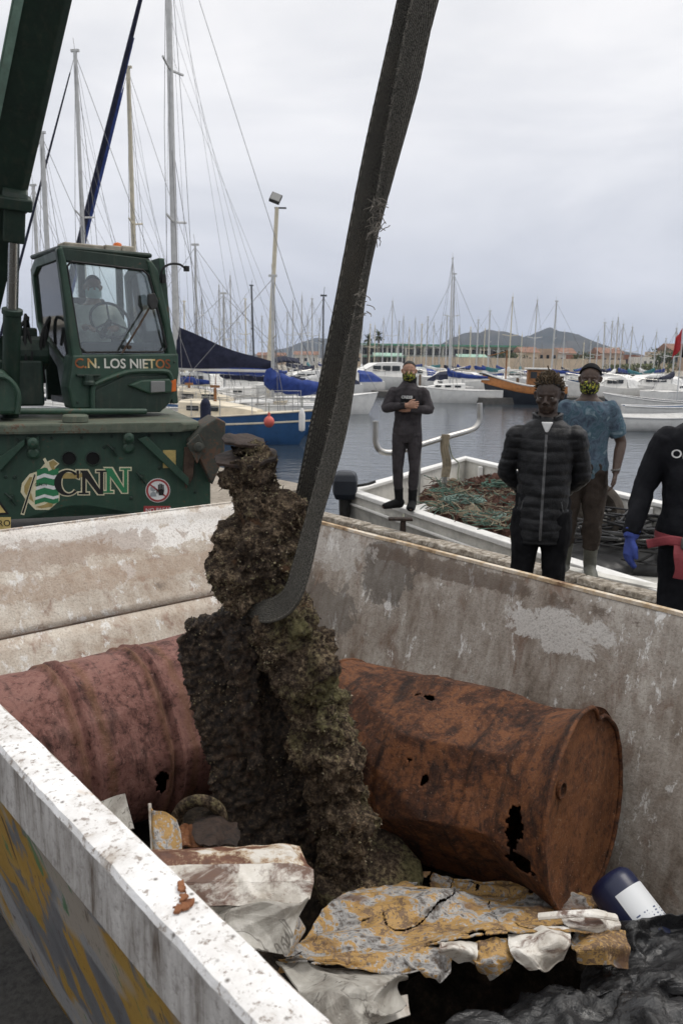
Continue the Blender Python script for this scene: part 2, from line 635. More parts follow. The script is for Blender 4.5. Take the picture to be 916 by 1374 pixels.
    b = n.noise(60, 7, 0.75)
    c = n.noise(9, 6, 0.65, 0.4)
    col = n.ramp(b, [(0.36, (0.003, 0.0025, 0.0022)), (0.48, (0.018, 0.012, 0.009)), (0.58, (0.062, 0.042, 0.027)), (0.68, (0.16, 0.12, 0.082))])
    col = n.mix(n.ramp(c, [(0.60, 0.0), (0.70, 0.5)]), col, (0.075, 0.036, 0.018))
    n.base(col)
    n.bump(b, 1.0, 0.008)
    MAT['growth_shaded'] = n.m
    n = NT('shells', 0.85, 0.0, 0.3)
    n.base(n.ramp(n.noise(55, 3, 0.6), [(0.35, (0.05, 0.036, 0.024)), (0.48, (0.13, 0.098, 0.066)), (0.57, (0.16, 0.145, 0.075)), (0.68, (0.36, 0.30, 0.23))]))
    MAT['shells'] = n.m
    n = NT('weed', 0.9, 0.0, 0.25)
    n.base(n.ramp(n.noise(18, 4, 0.6), [(0.36, (0.012, 0.009, 0.007)), (0.5, (0.036, 0.025, 0.017)), (0.62, (0.060, 0.050, 0.028)), (0.72, (0.10, 0.085, 0.05))]))
    MAT['weed'] = n.m

    # lifting sling
    n = NT('webbing', 0.92, 0.0, 0.15)
    uvm = n.t.nodes.new('ShaderNodeMapping')
    uvm.inputs['Scale'].default_value = (260.0, 18.0, 1.0)
    uvm.inputs['Rotation'].default_value = (0, 0, 0.0)
    n.t.links.new(n.tc.outputs['UV'], uvm.inputs[0])
    us = n.sep(uvm.outputs[0])
    tw = n.math('ADD', us[0], n.math('MULTIPLY', n.math('PINGPONG', us[1], 9.0), 0.9))      # twill ridges
    w1 = n.math('ABSOLUTE', n.math('SINE', n.math('MULTIPLY', tw, 3.1416)))
    w3 = n.math('ABSOLUTE', n.math('SINE', n.math('MULTIPLY', us[1], 3.1416 * 0.75)))
    w2 = n.noise(240, 3, 0.6)
    a = n.noise(7, 6, 0.65)
    col = n.ramp(n.math('ADD', n.math('ADD', n.math('MULTIPLY', w1, 0.22), n.math('MULTIPLY', w3, 0.12)), n.math('MULTIPLY', w2, 0.66)), [(0.32, (0.012, 0.0115, 0.010)), (0.5, (0.052, 0.050, 0.044)), (0.68, (0.14, 0.132, 0.115))])
    col = n.mix(n.ramp(a, [(0.5, 0.0), (0.75, 0.5)]), col, (0.085, 0.074, 0.058))
    ed = n.math('ABSOLUTE', n.math('SUBTRACT', n.math('ABSOLUTE', n.math('SUBTRACT', n.math('DIVIDE', us[1], 18.0), 0.5)), 0.42))
    st_ = n.math('MULTIPLY', n.ramp(ed, [(0.012, 1.0), (0.022, 0.0)]), n.ramp(n.math('FRACT', n.math('MULTIPLY', us[0], 0.35)), [(0.45, 0.0), (0.5, 0.7)]))
    col = n.mix(st_, col, (0.20, 0.185, 0.16))
    n.base(col)
    n.bump(w1, 0.8, 0.004)
    n.bump(w2, 0.5, 0.003)
    MAT['webbing'] = n.m
    m2 = MAT['webbing'].copy()  # dimmed webbing copy: shade on the back band is put into its colour
    m2.name = 'webbing_shaded'
    for e_ in [nd_ for nd_ in m2.node_tree.nodes if nd_.type == 'VALTORGB'][0].color_ramp.elements:
        e_.color = tuple(c_ * 0.6 for c_ in e_.color[:3]) + (1,)
    MAT['webbing_shaded'] = m2
    simple('thread', (0.16, 0.145, 0.125), 0.9, 0, 0.4, 40, 0)

    # peeled yellow and white sheet metal
    n = NT('yellow_sheet', 0.65, 0.0, 0.4)
    a = n.noise(7.5, 9, 0.7, 0.6)
    b = n.noise(60, 6, 0.72)
    g = n.noise(4.2, 5, 0.6, 0.4, n.co(loc=(3, 8, 1)))
    col = n.ramp(n.math('ADD', n.math('MULTIPLY', a, 0.72), n.math('MULTIPLY', b, 0.28)), [(0.40, (0.10, 0.085, 0.075)), (0.44, (0.25, 0.245, 0.24)), (0.482, (0.38, 0.37, 0.355)), (0.495, (0.33, 0.195, 0.065)), (0.545, (0.40, 0.25, 0.09)), (0.555, (0.13, 0.085, 0.055)), (0.585, (0.17, 0.105, 0.06)), (0.60, (0.34, 0.21, 0.08)), (0.65, (0.34, 0.32, 0.29))])
    col = n.mix(n.ramp(b, [(0.33, 0.9), (0.45, 0.0)]), col, (0.075, 0.045, 0.026))
    col = n.mix(n.ramp(g, [(0.56, 0.0), (0.64, 0.85)]), col, (0.125, 0.07, 0.045))
    n.base(col)
    n.bump(b, 0.6, 0.005)
    n.bump(a, 0.6, 0.01)
    MAT['yellow_sheet'] = n.m
    n = NT('white_sheet', 0.5, 0.0, 0.45)
    a = n.noise(5, 9, 0.68, 0.7)
    b = n.noise(48, 6, 0.7)
    r = n.noise(5, 8, 0.7, 0.4, n.co((1.2, 1.2, 4.0), loc=(2, 5, 1)))
    col = n.ramp(a, [(0.36, (0.33, 0.29, 0.24)), (0.5, (0.56, 0.53, 0.48)), (0.66, (0.70, 0.68, 0.64))])
    col = n.mix(n.ramp(r, [(0.51, 0.0), (0.60, 0.95)]), col, (0.105, 0.052, 0.034))
    col = n.mix(n.ramp(b, [(0.31, 0.7), (0.43, 0.0)]), col, (0.16, 0.09, 0.05))
    n.base(col)
    n.bump(b, 0.4, 0.004)
    MAT['white_sheet'] = n.m
    n = NT('rusty_sheet', 0.6, 0.0, 0.4)
    a = n.noise(6, 9, 0.7, 0.6, n.co((0.8, 0.8, 3.0)))
    b = n.noise(55, 6, 0.7)
    col = n.ramp(n.math('ADD', n.math('MULTIPLY', a, 0.8), n.math('MULTIPLY', b, 0.2)), [(0.42, (0.075, 0.034, 0.024)), (0.52, (0.14, 0.062, 0.036)), (0.55, (0.36, 0.27, 0.18)), (0.60, (0.58, 0.55, 0.50))])
    n.base(col)
    n.bump(b, 0.5, 0.004)
    MAT['rusty_sheet'] = n.m
    n = NT('grey_sheet', 0.5, 0.0, 0.4)
    a = n.noise(6, 8, 0.65, 1.2)
    b = n.noise(3.2, 4, 0.6, 2.2, n.co(loc=(4, 4, 4)))
    col = n.ramp(a, [(0.36, (0.22, 0.20, 0.175)), (0.52, (0.38, 0.365, 0.33)), (0.68, (0.50, 0.48, 0.45))])
    col = n.mix(n.ramp(n.math('ABSOLUTE', n.math('SUBTRACT', b, 0.5)), [(0.0, 0.9), (0.012, 0.0)]), col, (0.08, 0.07, 0.06))
    n.base(col)
    n.bump(a, 0.5, 0.02)
    MAT['grey_sheet'] = n.m

    n = NT('black_plastic', 0.3, 0.0, 0.6)
    a = n.noise(8, 8, 0.62, 0.8, n.co((1.0, 2.6, 1.0)))
    n.base(n.ramp(n.noise(5, 8, 0.75), [(0.45, (0.012, 0.0125, 0.014)), (0.62, (0.026, 0.026, 0.027)), (0.76, (0.10, 0.095, 0.088))]))
    n.rough(n.ramp(n.noise(22, 5, 0.7), [(0.3, 0.16), (0.7, 0.42)]))
    n.bump(a, 0.7, 0.02)
    n.bump(n.noise(36, 5, 0.6, 0.6), 0.6, 0.008)
    MAT['black_plastic'] = n.m
    n = NT('rubble', 0.95, 0.0, 0.2)
    n.base(n.ramp(n.noise(22, 8, 0.75), [(0.36, (0.007, 0.006, 0.005)), (0.52, (0.026, 0.020, 0.015)), (0.68, (0.07, 0.05, 0.035))]))
    n.bump(n.noise(30, 6, 0.7), 1.0, 0.02)
    MAT['rubble'] = n.m

    # quay concrete
    n = NT('concrete', 0.9, 0.0, 0.25)
    a = n.noise(0.9, 8, 0.65)
    b = n.noise(14, 8, 0.72)
    col = n.ramp(a, [(0.34, (0.19, 0.165, 0.135)), (0.55, (0.30, 0.265, 0.22)), (0.72, (0.36, 0.325, 0.28))])
    col = n.mix(n.ramp(b, [(0.34, 0.75), (0.52, 0.0)]), col, (0.10, 0.08, 0.06))
    col = n.mix(n.ramp(n.noise(3.1, 7, 0.7, 0.5), [(0.58, 0.0), (0.68, 0.7)]), col, (0.13, 0.095, 0.07))
    n.base(col)
    n.bump(b, 0.6, 0.01)
    MAT['concrete'] = n.m
    n = NT('kerb', 0.85, 0.0, 0.25)
    b = n.noise(16, 8, 0.72)
    n.base(n.ramp(b, [(0.36, (0.10, 0.08, 0.06)), (0.50, (0.27, 0.235, 0.19)), (0.66, (0.50, 0.47, 0.42))]))
    n.bump(b, 0.8, 0.01)
    MAT['kerb'] = n.m

    # harbour water
    n = NT('water', 0.06, 0.0, 0.5, (0.030, 0.040, 0.050))
    n.b.inputs['IOR'].default_value = 1.33
    r1 = n.noise(1.6, 4, 0.55, 0.5, n.co((0.6, 1.5, 1)))
    r2 = n.noise(5.2, 3, 0.6, 0.4, n.co((0.55, 1.6, 1)))
    n.bump(r1, 0.32, 0.10)
    n.bump(r2, 0.34, 0.03)
    MAT['water'] = n.m

    # land
    n = NT('hill', 0.95, 0.0, 0.1)
    n.base(n.ramp(n.noise(0.006, 8, 0.65), [(0.35, (0.022, 0.028, 0.022)), (0.55, (0.045, 0.045, 0.036)), (0.72, (0.08, 0.072, 0.056))]))
    MAT['hill'] = n.m
    simple('shore', (0.30, 0.27, 0.22), 0.95, 0, 0.3, 0.12, 0)

    # crane paint
    def paint(name, col, rusty=0.55, rgh=0.42, dirt=(0.10, 0.075, 0.05)):
        n = NT(name, rgh, 0.0, 0.5)
        a = n.noise(4, 8, 0.68, 0.4)
        b = n.noise(34, 6, 0.7)
        st = n.noise(5, 6, 0.65, 0.2, n.co((4, 4, 0.6)))
        c = n.ramp(a, [(0.35, tuple(x * 0.7 for x in col)), (0.55, col), (0.75, tuple(min(1, x * 1.35 + 0.008) for x in col))])
        c = n.mix(n.ramp(st, [(0.52, 0.0), (0.72, 0.45)]), c, tuple((x + y) / 2 for x, y in zip(col, dirt)))
        c = n.mix(n.ramp(n.math('ADD', n.math('MULTIPLY', a, 0.5), n.math('MULTIPLY', b, 0.5)), [(rusty, 0.0), (rusty + 0.05, 0.85)]), c, (0.10, 0.045, 0.022))
        c = n.mix(n.ramp(b, [(0.3, 0.4), (0.42, 0.0)]), c, tuple(x * 0.3 for x in col))
        n.base(c)
        n.rough(n.ramp(a, [(0.3, rgh + 0.2), (0.7, rgh - 0.06)]))
        n.bump(b, 0.15, 0.003)
        MAT[name] = n.m
    paint('crane_green', (0.019, 0.055, 0.034), 0.575)
    paint('crane_dark', (0.008, 0.026, 0.016), 0.60, 0.5)
    paint('crane_deck', (0.098, 0.118, 0.085), 0.535, 0.65, (0.26, 0.20, 0.14))
    paint('crane_steel', (0.040, 0.044, 0.034), 0.50, 0.6)
    paint('boom_lit_edge', (0.20, 0.31, 0.25), 0.62, 0.5)  # pale green, stands in for light on the boom's side
    simple('port_dark', (0.004, 0.004, 0.004), 0.9, 0, 0.1, 5, 0)
    simple('black_rubber', (0.012, 0.012, 0.012), 0.65, 0, 0.3, 20, 0.2)
    simple('dark_metal', (0.035, 0.035, 0.034), 0.5, 0.3, 0.3, 15, 0.2)
    simple('grease_rust', (0.085, 0.055, 0.038), 0.75, 0, 0.4, 12, 0.4)
    simple('chrome', (0.50, 0.50, 0.49), 0.22, 1.0, 0.1, 10, 0.05)
    simple('steel', (0.46, 0.45, 0.43), 0.36, 0.85, 0.15, 8, 0.1)
    simple('roof_block', (0.42, 0.38, 0.31), 0.9, 0, 0.3, 8, 0.5)
    simple('cream', (0.70, 0.64, 0.44), 0.6, 0, 0.1, 9, 0)
    simple('white_paint', (0.74, 0.74, 0.72), 0.5, 0, 0.12, 7, 0.08)
    simple('letter_black', (0.012, 0.012, 0.012), 0.5, 0, 0.1, 7, 0)
    simple('letter_green', (0.03, 0.19, 0.08), 0.5, 0, 0.15, 7, 0)
    simple('gold', (0.36, 0.27, 0.10), 0.6, 0, 0.2, 14, 0)
    simple('sign_red', (0.34, 0.05, 0.05), 0.55, 0, 0.15, 8, 0)
    simple('sign_yellow', (0.58, 0.44, 0.16), 0.6, 0, 0.2, 10, 0)
    simple('amber', (0.62, 0.14, 0.02), 0.3, 0, 0.1, 8, 0)
    n = NT('cab_letters', 0.6, 0.0, 0.4)                  # white letters worn to orange towards both ends
    x = n.sep()[0]
    e = n.math('ADD', n.math('MULTIPLY', n.math('ABSOLUTE', n.math('SUBTRACT', x, 0.40)), 1.0), n.math('MULTIPLY', n.noise(12, 5, 0.65), 0.22))
    n.base(n.ramp(e, [(0.30, (0.62, 0.61, 0.55)), (0.40, (0.58, 0.46, 0.20)), (0.46, (0.38, 0.13, 0.035)), (0.54, (0.20, 0.055, 0.02))]))
    MAT['cab_letters'] = n.m

    def glass(name, tint, amount, rgh=0.03):
        m = bpy.data.materials.new(name)
        m.use_nodes = True
        t = m.node_tree
        t.nodes.clear()
        o = t.nodes.new('ShaderNodeOutputMaterial')
        tr = t.nodes.new('ShaderNodeBsdfTransparent')
        tr.inputs[0].default_value = tint + (1,)
        gl = t.nodes.new('ShaderNodeBsdfGlossy')
        gl.inputs['Roughness'].default_value = rgh
        df = t.nodes.new('ShaderNodeBsdfDiffuse')
        df.inputs[0].default_value = (0.36, 0.37, 0.37, 1)
        lw = t.nodes.new('ShaderNodeFresnel')
        lw.inputs[0].default_value = 1.5
        ad = t.nodes.new('ShaderNodeMath')
        ad.operation = 'ADD'
        ad.inputs[1].default_value = amount
        t.links.new(lw.outputs[0], ad.inputs[0])
        mx = t.nodes.new('ShaderNodeMixShader')
        t.links.new(ad.outputs[0], mx.inputs[0])
        t.links.new(tr.outputs[0], mx.inputs[1])
        t.links.new(gl.outputs[0], mx.inputs[2])
        m2 = t.nodes.new('ShaderNodeMixShader')
        tcn = t.nodes.new('ShaderNodeTexCoord')
        nn = t.nodes.new('ShaderNodeTexNoise')
        nn.inputs['Scale'].default_value = 3.0
        nn.inputs['Detail'].default_value = 6
        t.links.new(tcn.outputs['Object'], nn.inputs['Vector'])
        rr = t.nodes.new('ShaderNodeMapRange')
        rr.inputs[1].default_value = 0.3
        rr.inputs[2].default_value = 0.8
        rr.inputs[3].default_value = 0.02
        rr.inputs[4].default_value = 0.09
        t.links.new(nn.outputs[0], rr.inputs[0])
        t.links.new(rr.outputs[0], m2.inputs[0])
        t.links.new(mx.outputs[0], m2.inputs[1])
        t.links.new(df.outputs[0], m2.inputs[2])
        t.links.new(m2.outputs[0], o.inputs[0])
        MAT[name] = m
    glass('cab_glass', (0.90, 0.96, 0.94), 0.08)
    n = NT('lamp_lens', 0.08, 0.2, 0.8, (0.24, 0.24, 0.23))
    n.bump(n.wave(60, None, 0, 'X'), 0.5, 0.01)
    MAT['lamp_lens'] = n.m

    # boats
    simple('boat_white', (0.74, 0.73, 0.70), 0.38, 0, 0.10, 3, 0.05)
    simple('boat_offwhite', (0.60, 0.585, 0.54), 0.6, 0, 0.22, 5, 0.25)
    simple('boat_cream', (0.66, 0.585, 0.45), 0.45, 0, 0.12, 3, 0.06)
    simple('boat_blue', (0.028, 0.085, 0.20), 0.35, 0, 0.15, 3, 0.05)
    simple('boat_navy', (0.012, 0.022, 0.055), 0.4, 0, 0.2, 3, 0.05)
    simple('boat_grey', (0.30, 0.32, 0.34), 0.5, 0, 0.2, 3, 0.05)
    simple('boat_dark', (0.014, 0.018, 0.026), 0.5, 0, 0.2, 3, 0.05)
    simple('cover_navy', (0.011, 0.014, 0.036), 0.85, 0, 0.3, 5, 0.4, 0.02)
    simple('cover_blue', (0.016, 0.042, 0.20), 0.8, 0, 0.3, 5, 0.4, 0.02)
    simple('cover_white', (0.66, 0.66, 0.65), 0.8, 0, 0.2, 5, 0.4, 0.02)
    simple('cover_teal', (0.03, 0.15, 0.17), 0.8, 0, 0.2, 5, 0.3, 0.02)
    simple('wood', (0.26, 0.115, 0.04), 0.55, 0, 0.35, 6, 0.3)
    simple('wood_orange', (0.40, 0.16, 0.045), 0.5, 0, 0.25, 5, 0.2)
    simple('timber', (0.20, 0.145, 0.10), 0.85, 0, 0.4, 9, 0.5)
    simple('mast_alloy', (0.56, 0.56, 0.55), 0.45, 0.3, 0.1, 4, 0.0)
    simple('mast_cream', (0.60, 0.545, 0.42), 0.5, 0, 0.12, 4, 0.0)
    simple('mast_dark', (0.05, 0.055, 0.06), 0.5, 0, 0.12, 4, 0.0)
    simple('wire', (0.20, 0.20, 0.205), 0.5, 0.3, 0.05, 4, 0.0)
    simple('window_dark', (0.018, 0.022, 0.026), 0.15, 0, 0.1, 4, 0.0, spec=0.6)
    simple('fender_red', (0.56, 0.11, 0.085), 0.5, 0, 0.15, 6, 0.1)
    simple('flag_red', (0.45, 0.03, 0.035), 0.8, 0, 0.2, 8, 0.2)
    simple('flag_black', (0.012, 0.012, 0.014), 0.85, 0, 0.2, 8, 0.2)
    simple('pontoon', (0.10, 0.095, 0.088), 0.9, 0, 0.3, 2, 0.2)
    # fishing gear
    simple('net_brown', (0.085, 0.038, 0.026), 0.95, 0, 0.5, 12, 0.8, 0.02)
    simple('net_teal', (0.15, 0.215, 0.185), 0.85, 0, 0.35, 14, 0.3)
    simple('net_green', (0.07, 0.13, 0.10), 0.9, 0, 0.4, 12, 0.5)
    simple('net_tan', (0.24, 0.20, 0.14), 0.9, 0, 0.35, 12, 0.5)
    simple('hose_black', (0.014, 0.014, 0.015), 0.42, 0, 0.4, 9, 0.15)
    simple('tyre', (0.055, 0.045, 0.035), 0.85, 0, 0.4, 9, 0.5)
    simple('rope', (0.19, 0.20, 0.15), 0.9, 0, 0.3, 30, 0.4)
    # buildings, plants
    simple('render_white', (0.62, 0.60, 0.55), 0.9, 0, 0.12, 0.4, 0)
    simple('render_cream', (0.54, 0.44, 0.33), 0.9, 0, 0.15, 0.4, 0)
    simple('render_tan', (0.42, 0.32, 0.24), 0.9, 0, 0.15, 0.4, 0)
    simple('brick_red', (0.27, 0.13, 0.09), 0.9, 0, 0.2, 0.4, 0)
    simple('roof_tile', (0.24, 0.135, 0.095), 0.9, 0, 0.2, 0.6, 0)
    simple('green_trim', (0.10, 0.27, 0.19), 0.7, 0, 0.15, 0.6, 0)
    simple('awning_green', (0.30, 0.46, 0.37), 0.8, 0, 0.15, 0.6, 0)
    simple('foliage', (0.045, 0.065, 0.025), 0.9, 0, 0.5, 2.0, 0)
    simple('foliage_reed', (0.10, 0.115, 0.04), 0.9, 0, 0.4, 2.0, 0)
    simple('bark', (0.11, 0.085, 0.06), 0.95, 0, 0.3, 6, 0.3)
    # people
    def skin(name, col):
        n = NT(name, 0.48, 0.0, 0.4)
        a = n.noise(22, 6, 0.6)
        n.base(n.ramp(a, [(0.3, tuple(x * 0.75 for x in col)), (0.55, col), (0.75, tuple(x * 1.2 for x in col))]))
        n.bump(n.noise(160, 3, 0.5), 0.12, 0.002)
        MAT[name] = n.m
    skin('skin_dark', (0.046, 0.029, 0.021))
    skin('skin_brown', (0.062, 0.037, 0.026))
    skin('skin_tan', (0.33, 0.18, 0.12))
    skin('skin_cab', (0.34, 0.20, 0.15))
    simple('hair_black', (0.010, 0.009, 0.008), 0.7, 0, 0.4, 60, 0.5)
    simple('hair_tips', (0.085, 0.058, 0.032), 0.75, 0, 0.5, 60, 0.5)
    simple('puffer', (0.0105, 0.0108, 0.0122), 0.5, 0, 0.3, 14, 0.5, 0.01, spec=0.3)
    simple('trousers_black', (0.009, 0.009, 0.0105), 0.85, 0, 0.3, 16, 0.5, 0.01, spec=0.12)
    simple('trousers_brown', (0.036, 0.028, 0.023), 0.9, 0, 0.35, 10, 0.5, 0.01, spec=0.12)
    simple('boot_grey', (0.070, 0.070, 0.056), 0.55, 0, 0.3, 9, 0.2)
    simple('neoprene', (0.046, 0.041, 0.044), 0.8, 0, 0.35, 10, 0.45, 0.006, spec=0.12)
    simple('neoprene_black', (0.0095, 0.010, 0.0125), 0.72, 0, 0.3, 10, 0.4, 0.006, spec=0.12)
    simple('neoprene_dark', (0.012, 0.012, 0.013), 0.8, 0, 0.3, 10, 0.4, 0.006, spec=0.12)
    simple('white_cloth', (0.70, 0.70, 0.69), 0.9, 0, 0.1, 12, 0.3)
    simple('cap_black', (0.010, 0.011, 0.013), 0.85, 0, 0.3, 14, 0.3, spec=0.12)
    simple('zip', (0.13, 0.13, 0.13), 0.4, 0.5, 0.2, 60, 0.2)
    simple('belt_red', (0.29, 0.055, 0.065), 0.65, 0, 0.2, 10, 0.3)
    simple('lead', (0.16, 0.155, 0.15), 0.6, 0.4, 0.3, 10, 0.3)
    simple('glove_blue', (0.045, 0.07, 0.27), 0.9, 0, 0.25, 20, 0.5)
    simple('shirt_grey', (0.66, 0.66, 0.64), 0.9, 0, 0.15, 9, 0.4, 0.01)
    simple('mask_blue', (0.60, 0.76, 0.78), 0.9, 0, 0.08, 20, 0.2)
    simple('eye_white', (0.20, 0.18, 0.165), 0.3, 0, 0.1, 40, 0)
    simple('seat_grey', (0.06, 0.06, 0.06), 0.8, 0, 0.3, 9, 0.3)
    n = NT('mask_print', 0.85, 0.0, 0.3)
    v = n.voro(42, 'DISTANCE_TO_EDGE')
    n.base(n.mix(n.ramp(n.noise(38, 2, 0.5, 1.5), [(0.52, 0.0), (0.56, 1.0)]), (0.010, 0.011, 0.010), n.ramp(v, [(0.05, (0.42, 0.36, 0.05)), (0.2, (0.16, 0.24, 0.04))])))
    MAT['mask_print'] = n.m
    n = NT('tee_blue', 0.9, 0.0, 0.3)
    n.base(n.ramp(n.noise(9, 6, 0.6, 1.4), [(0.36, (0.035, 0.05, 0.075)), (0.47, (0.075, 0.11, 0.145)), (0.56, (0.035, 0.075, 0.10)), (0.66, (0.16, 0.21, 0.24)), (0.78, (0.08, 0.06, 0.08))]))
    n.bump(n.noise(14, 4, 0.5), 0.4, 0.012)
    MAT['tee_blue'] = n.m


make_materials()

# ================================================================== SETTING
# quay in the skip's frame; its edge runs parallel to the skip
QZ = -1.6
b = B()
quay_poly = [(-60, -60), (6.0, -60), (6.0, 8.9), (7.3, 8.9), (7.3, 11.6), (-60, 11.6)]
b.prism(quay_poly, QZ, 0.0, 'xy')
quay = struct(b.build('quay', 'concrete', None))
quay.matrix_world = SKM

# dark asphalt yard the skip and crane stand on
nt = NT('asphalt', 0.92, 0.0, 0.25)
b_ = nt.noise(45, 6, 0.7)
nt.base(nt.mix(nt.ramp(nt.noise(1.3, 7, 0.65), [(0.4, 0.0), (0.65, 0.7)]), nt.ramp(b_, [(0.35, (0.022, 0.022, 0.022)), (0.6, (0.055, 0.054, 0.052))]), (0.085, 0.08, 0.072)))
nt.bump(b_, 0.6, 0.006)
MAT['asphalt'] = nt.m
b = B()
b.add([(-60, -60, 0.004), (4.9, -60, 0.004), (4.9, 11.0, 0.004), (-60, 11.0, 0.004)], [(0, 1, 2, 3)])
yard = struct(b.build('yard', 'asphalt', None))
yard.matrix_world = SKM

# raised ragged kerb along the quay edge, in blocks
rk = random.Random(3)
qq = -3.0
kerb = None
kerbs = []
while qq < 8.85:
    L = rk.uniform(0.7, 1.1)
    b = B()
    w0 = 5.80 + rk.uniform(-0.02, 0.02)
    h = 0.05 + rk.uniform(-0.008, 0.012)
    n_ = 9
    rings = []
    for i in range(n_ + 1):
        y = qq + 0.008 + (min(L, 8.9 - qq) - 0.016) * i / n_
        e = 0.018 * nz((y * 3, 1.3, 0), 3.0)
        rings.append([(w0 + e, y, 0.003), (w0 + e * 0.6 + 0.012, y, h * (0.9 + 0.4 * nz((y, 2, 0), 4))), (5.985 + e * 0.5, y, h), (5.995, y, 0.003)])
    b.loft(rings)
    o = b.build('kerb_stone', 'kerb', quay, bevel=0.008)
    kerbs.append(o)
    qq += L

WATERZ = -0.9
b = B()
b.add([(-2500, -2500, 0), (2500, -2500, 0), (2500, 2500, 0), (-2500, 2500, 0)], [(0, 1, 2, 3)])
water = struct(b.build('water', 'water', None))
water.location = (0, 0, WATERZ)

# far shore: low land that carries the town, on to the horizon
b = B()
SHY = 118.0
shp = [(-420, SHY + 60), (-150, SHY + 10), (-40, SHY), (40, SHY + 4), (70, SHY - 20), (160, SHY - 14), (420, SHY + 30), (2200, 400), (6500, 9000), (-6500, 9000), (-2200, 400)]
b.prism(shp, -1.6, 0.0, 'xy')
shore = struct(b.build('shore', 'shore', None))


def hill(name, px0, px1, Y, prof, depth, seed):
    """prof: (px, py) ridge line seen at distance Y"""
    prof = sorted(prof)
    b = B()
    nu, nv = 90, 14
    rings = []
    for i in range(nu + 1):
        px = px0 + (px1 - px0) * i / nu
        for (a, ya), (c, yc) in zip(prof, prof[1:]):
            if a <= px <= c:
                t = (px - a) / (c - a)
                py = ya + (yc - ya) * (t * t * (3 - 2 * t) * 0.5 + t * 0.5)
                break
        p = atY(px, py, Y)
        row = []
        for j in range(nv + 1):
            s = j / nv * 2 - 1
            f = max(0.0, 1 - abs(s) ** 1.4)
            y = Y + s * depth
            z = p.z * f + fbm((p.x * 0.004, y * 0.004, seed), 1.2, 5) * p.z * 0.16 * f * (1 - f * 0.75) * 4
            row.append((p.x * (y / Y) if False else p.x, y, max(-2.0, z)))
        rings.append(row)
    vs = [q for r in rings for q in r]
    n1 = nv + 1
    fs = [(i * n1 + j, (i + 1) * n1 + j, (i + 1) * n1 + j + 1, i * n1 + j + 1) for i in range(nu) for j in range(nv)]
    b.add(vs, fs)
    return struct(b.build(name, 'hill', None, smooth=True, angle=180))


hill('hills', 555, 860, 2600, [(540, 488), (566, 480), (590, 464), (612, 452), (640, 443), (660, 446), (690, 457), (706, 456), (722, 447), (738, 439), (752, 443), (770, 454), (795, 467), (820, 478), (850, 487), (870, 489)], 700, 1.0)
hill('hills', 120, 600, 3300, [(100, 484), (180, 478), (260, 480), (340, 478), (380, 468), (410, 458), (430, 455), (470, 459), (500, 462), (530, 470), (565, 478), (620, 488)], 800, 4.0)

# ================================================================== SKIP
skip = thing('waste_skip', 'large battered white and yellow steel waste skip heaped with scrap metal', 'skip', M=SKM)
ZR = 1.10


def wall_grid(b, P00, P10, P01, P11, nu, nv, amp, seed, nrm):
    a, c, d, e = Vector(P00), Vector(P10), Vector(P01), Vector(P11)
    N = Vector(nrm)

    def fn(u, v):
        p = (a * (1 - u) + c * u) * (1 - v) + (d * (1 - u) + e * u) * v
        k = min(1, 6 * v) * min(1, 6 * (1 - v))
        return p + N * (fbm(p, 1.6, 3, seed) * amp * k)
    b.grid(fn, nu, nv)
    return b


# right-hand (far) long side, leaning in towards the floor
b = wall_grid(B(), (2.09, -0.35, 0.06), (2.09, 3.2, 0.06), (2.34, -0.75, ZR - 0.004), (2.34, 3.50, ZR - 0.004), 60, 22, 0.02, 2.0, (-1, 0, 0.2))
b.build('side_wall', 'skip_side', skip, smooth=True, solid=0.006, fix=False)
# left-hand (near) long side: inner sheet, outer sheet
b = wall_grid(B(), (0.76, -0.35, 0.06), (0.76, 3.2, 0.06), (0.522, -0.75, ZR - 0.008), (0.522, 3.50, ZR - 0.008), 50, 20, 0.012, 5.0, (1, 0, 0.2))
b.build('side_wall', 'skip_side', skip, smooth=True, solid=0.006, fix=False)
b = wall_grid(B(), (0.725, -0.35, 0.0), (0.725, 3.2, 0.0), (0.478, -0.75, 0.985), (0.478, 3.50, 0.985), 60, 20, 0.014, 7.0, (-1, 0, -0.2))
o = b.build('outer_panel', 'skip_outer', skip, smooth=True, solid=0.005, fix=False)
o['label'] = 'outer side with peeling yellow, grey and green paint'
# hollow rim of the near side: cap and skirt
b = B()
n_ = 150
rings = []
for i in range(n_ + 1):
    y = -0.75 + 4.25 * i / n_
    e1 = 0.0025 * nz((y, 0, 0), 14) + 0.002 * nz((y, 3, 0), 45)
    e2 = 0.0035 * nz((y, 5, 0), 11) + 0.002 * nz((y, 8, 0), 40)
    z1 = ZR + 0.0015 * nz((y, 2, 2), 9)
    rings.append([(0.452 + e1, y, z1 - 0.012), (0.457 + e1, y, z1 - 0.002), (0.475 + e1, y, z1 + 0.001), (0.503, y, z1 + 0.0005), (0.520 + e2, y, z1 - 0.001), (0.526 + e2, y, z1 - 0.012)])
b.loft(rings)
b.build('rim_cap', 'rim_white', skip, smooth=True, angle=50)
b = B()
b.prism([(0.4535, ZR - 0.013), (0.524, ZR - 0.013), (0.518, 0.972), (0.4535, 0.972)], -0.745, 3.495, 'xz')
b.build('rim_skirt', 'rim_skirt', skip, bevel=0.004)
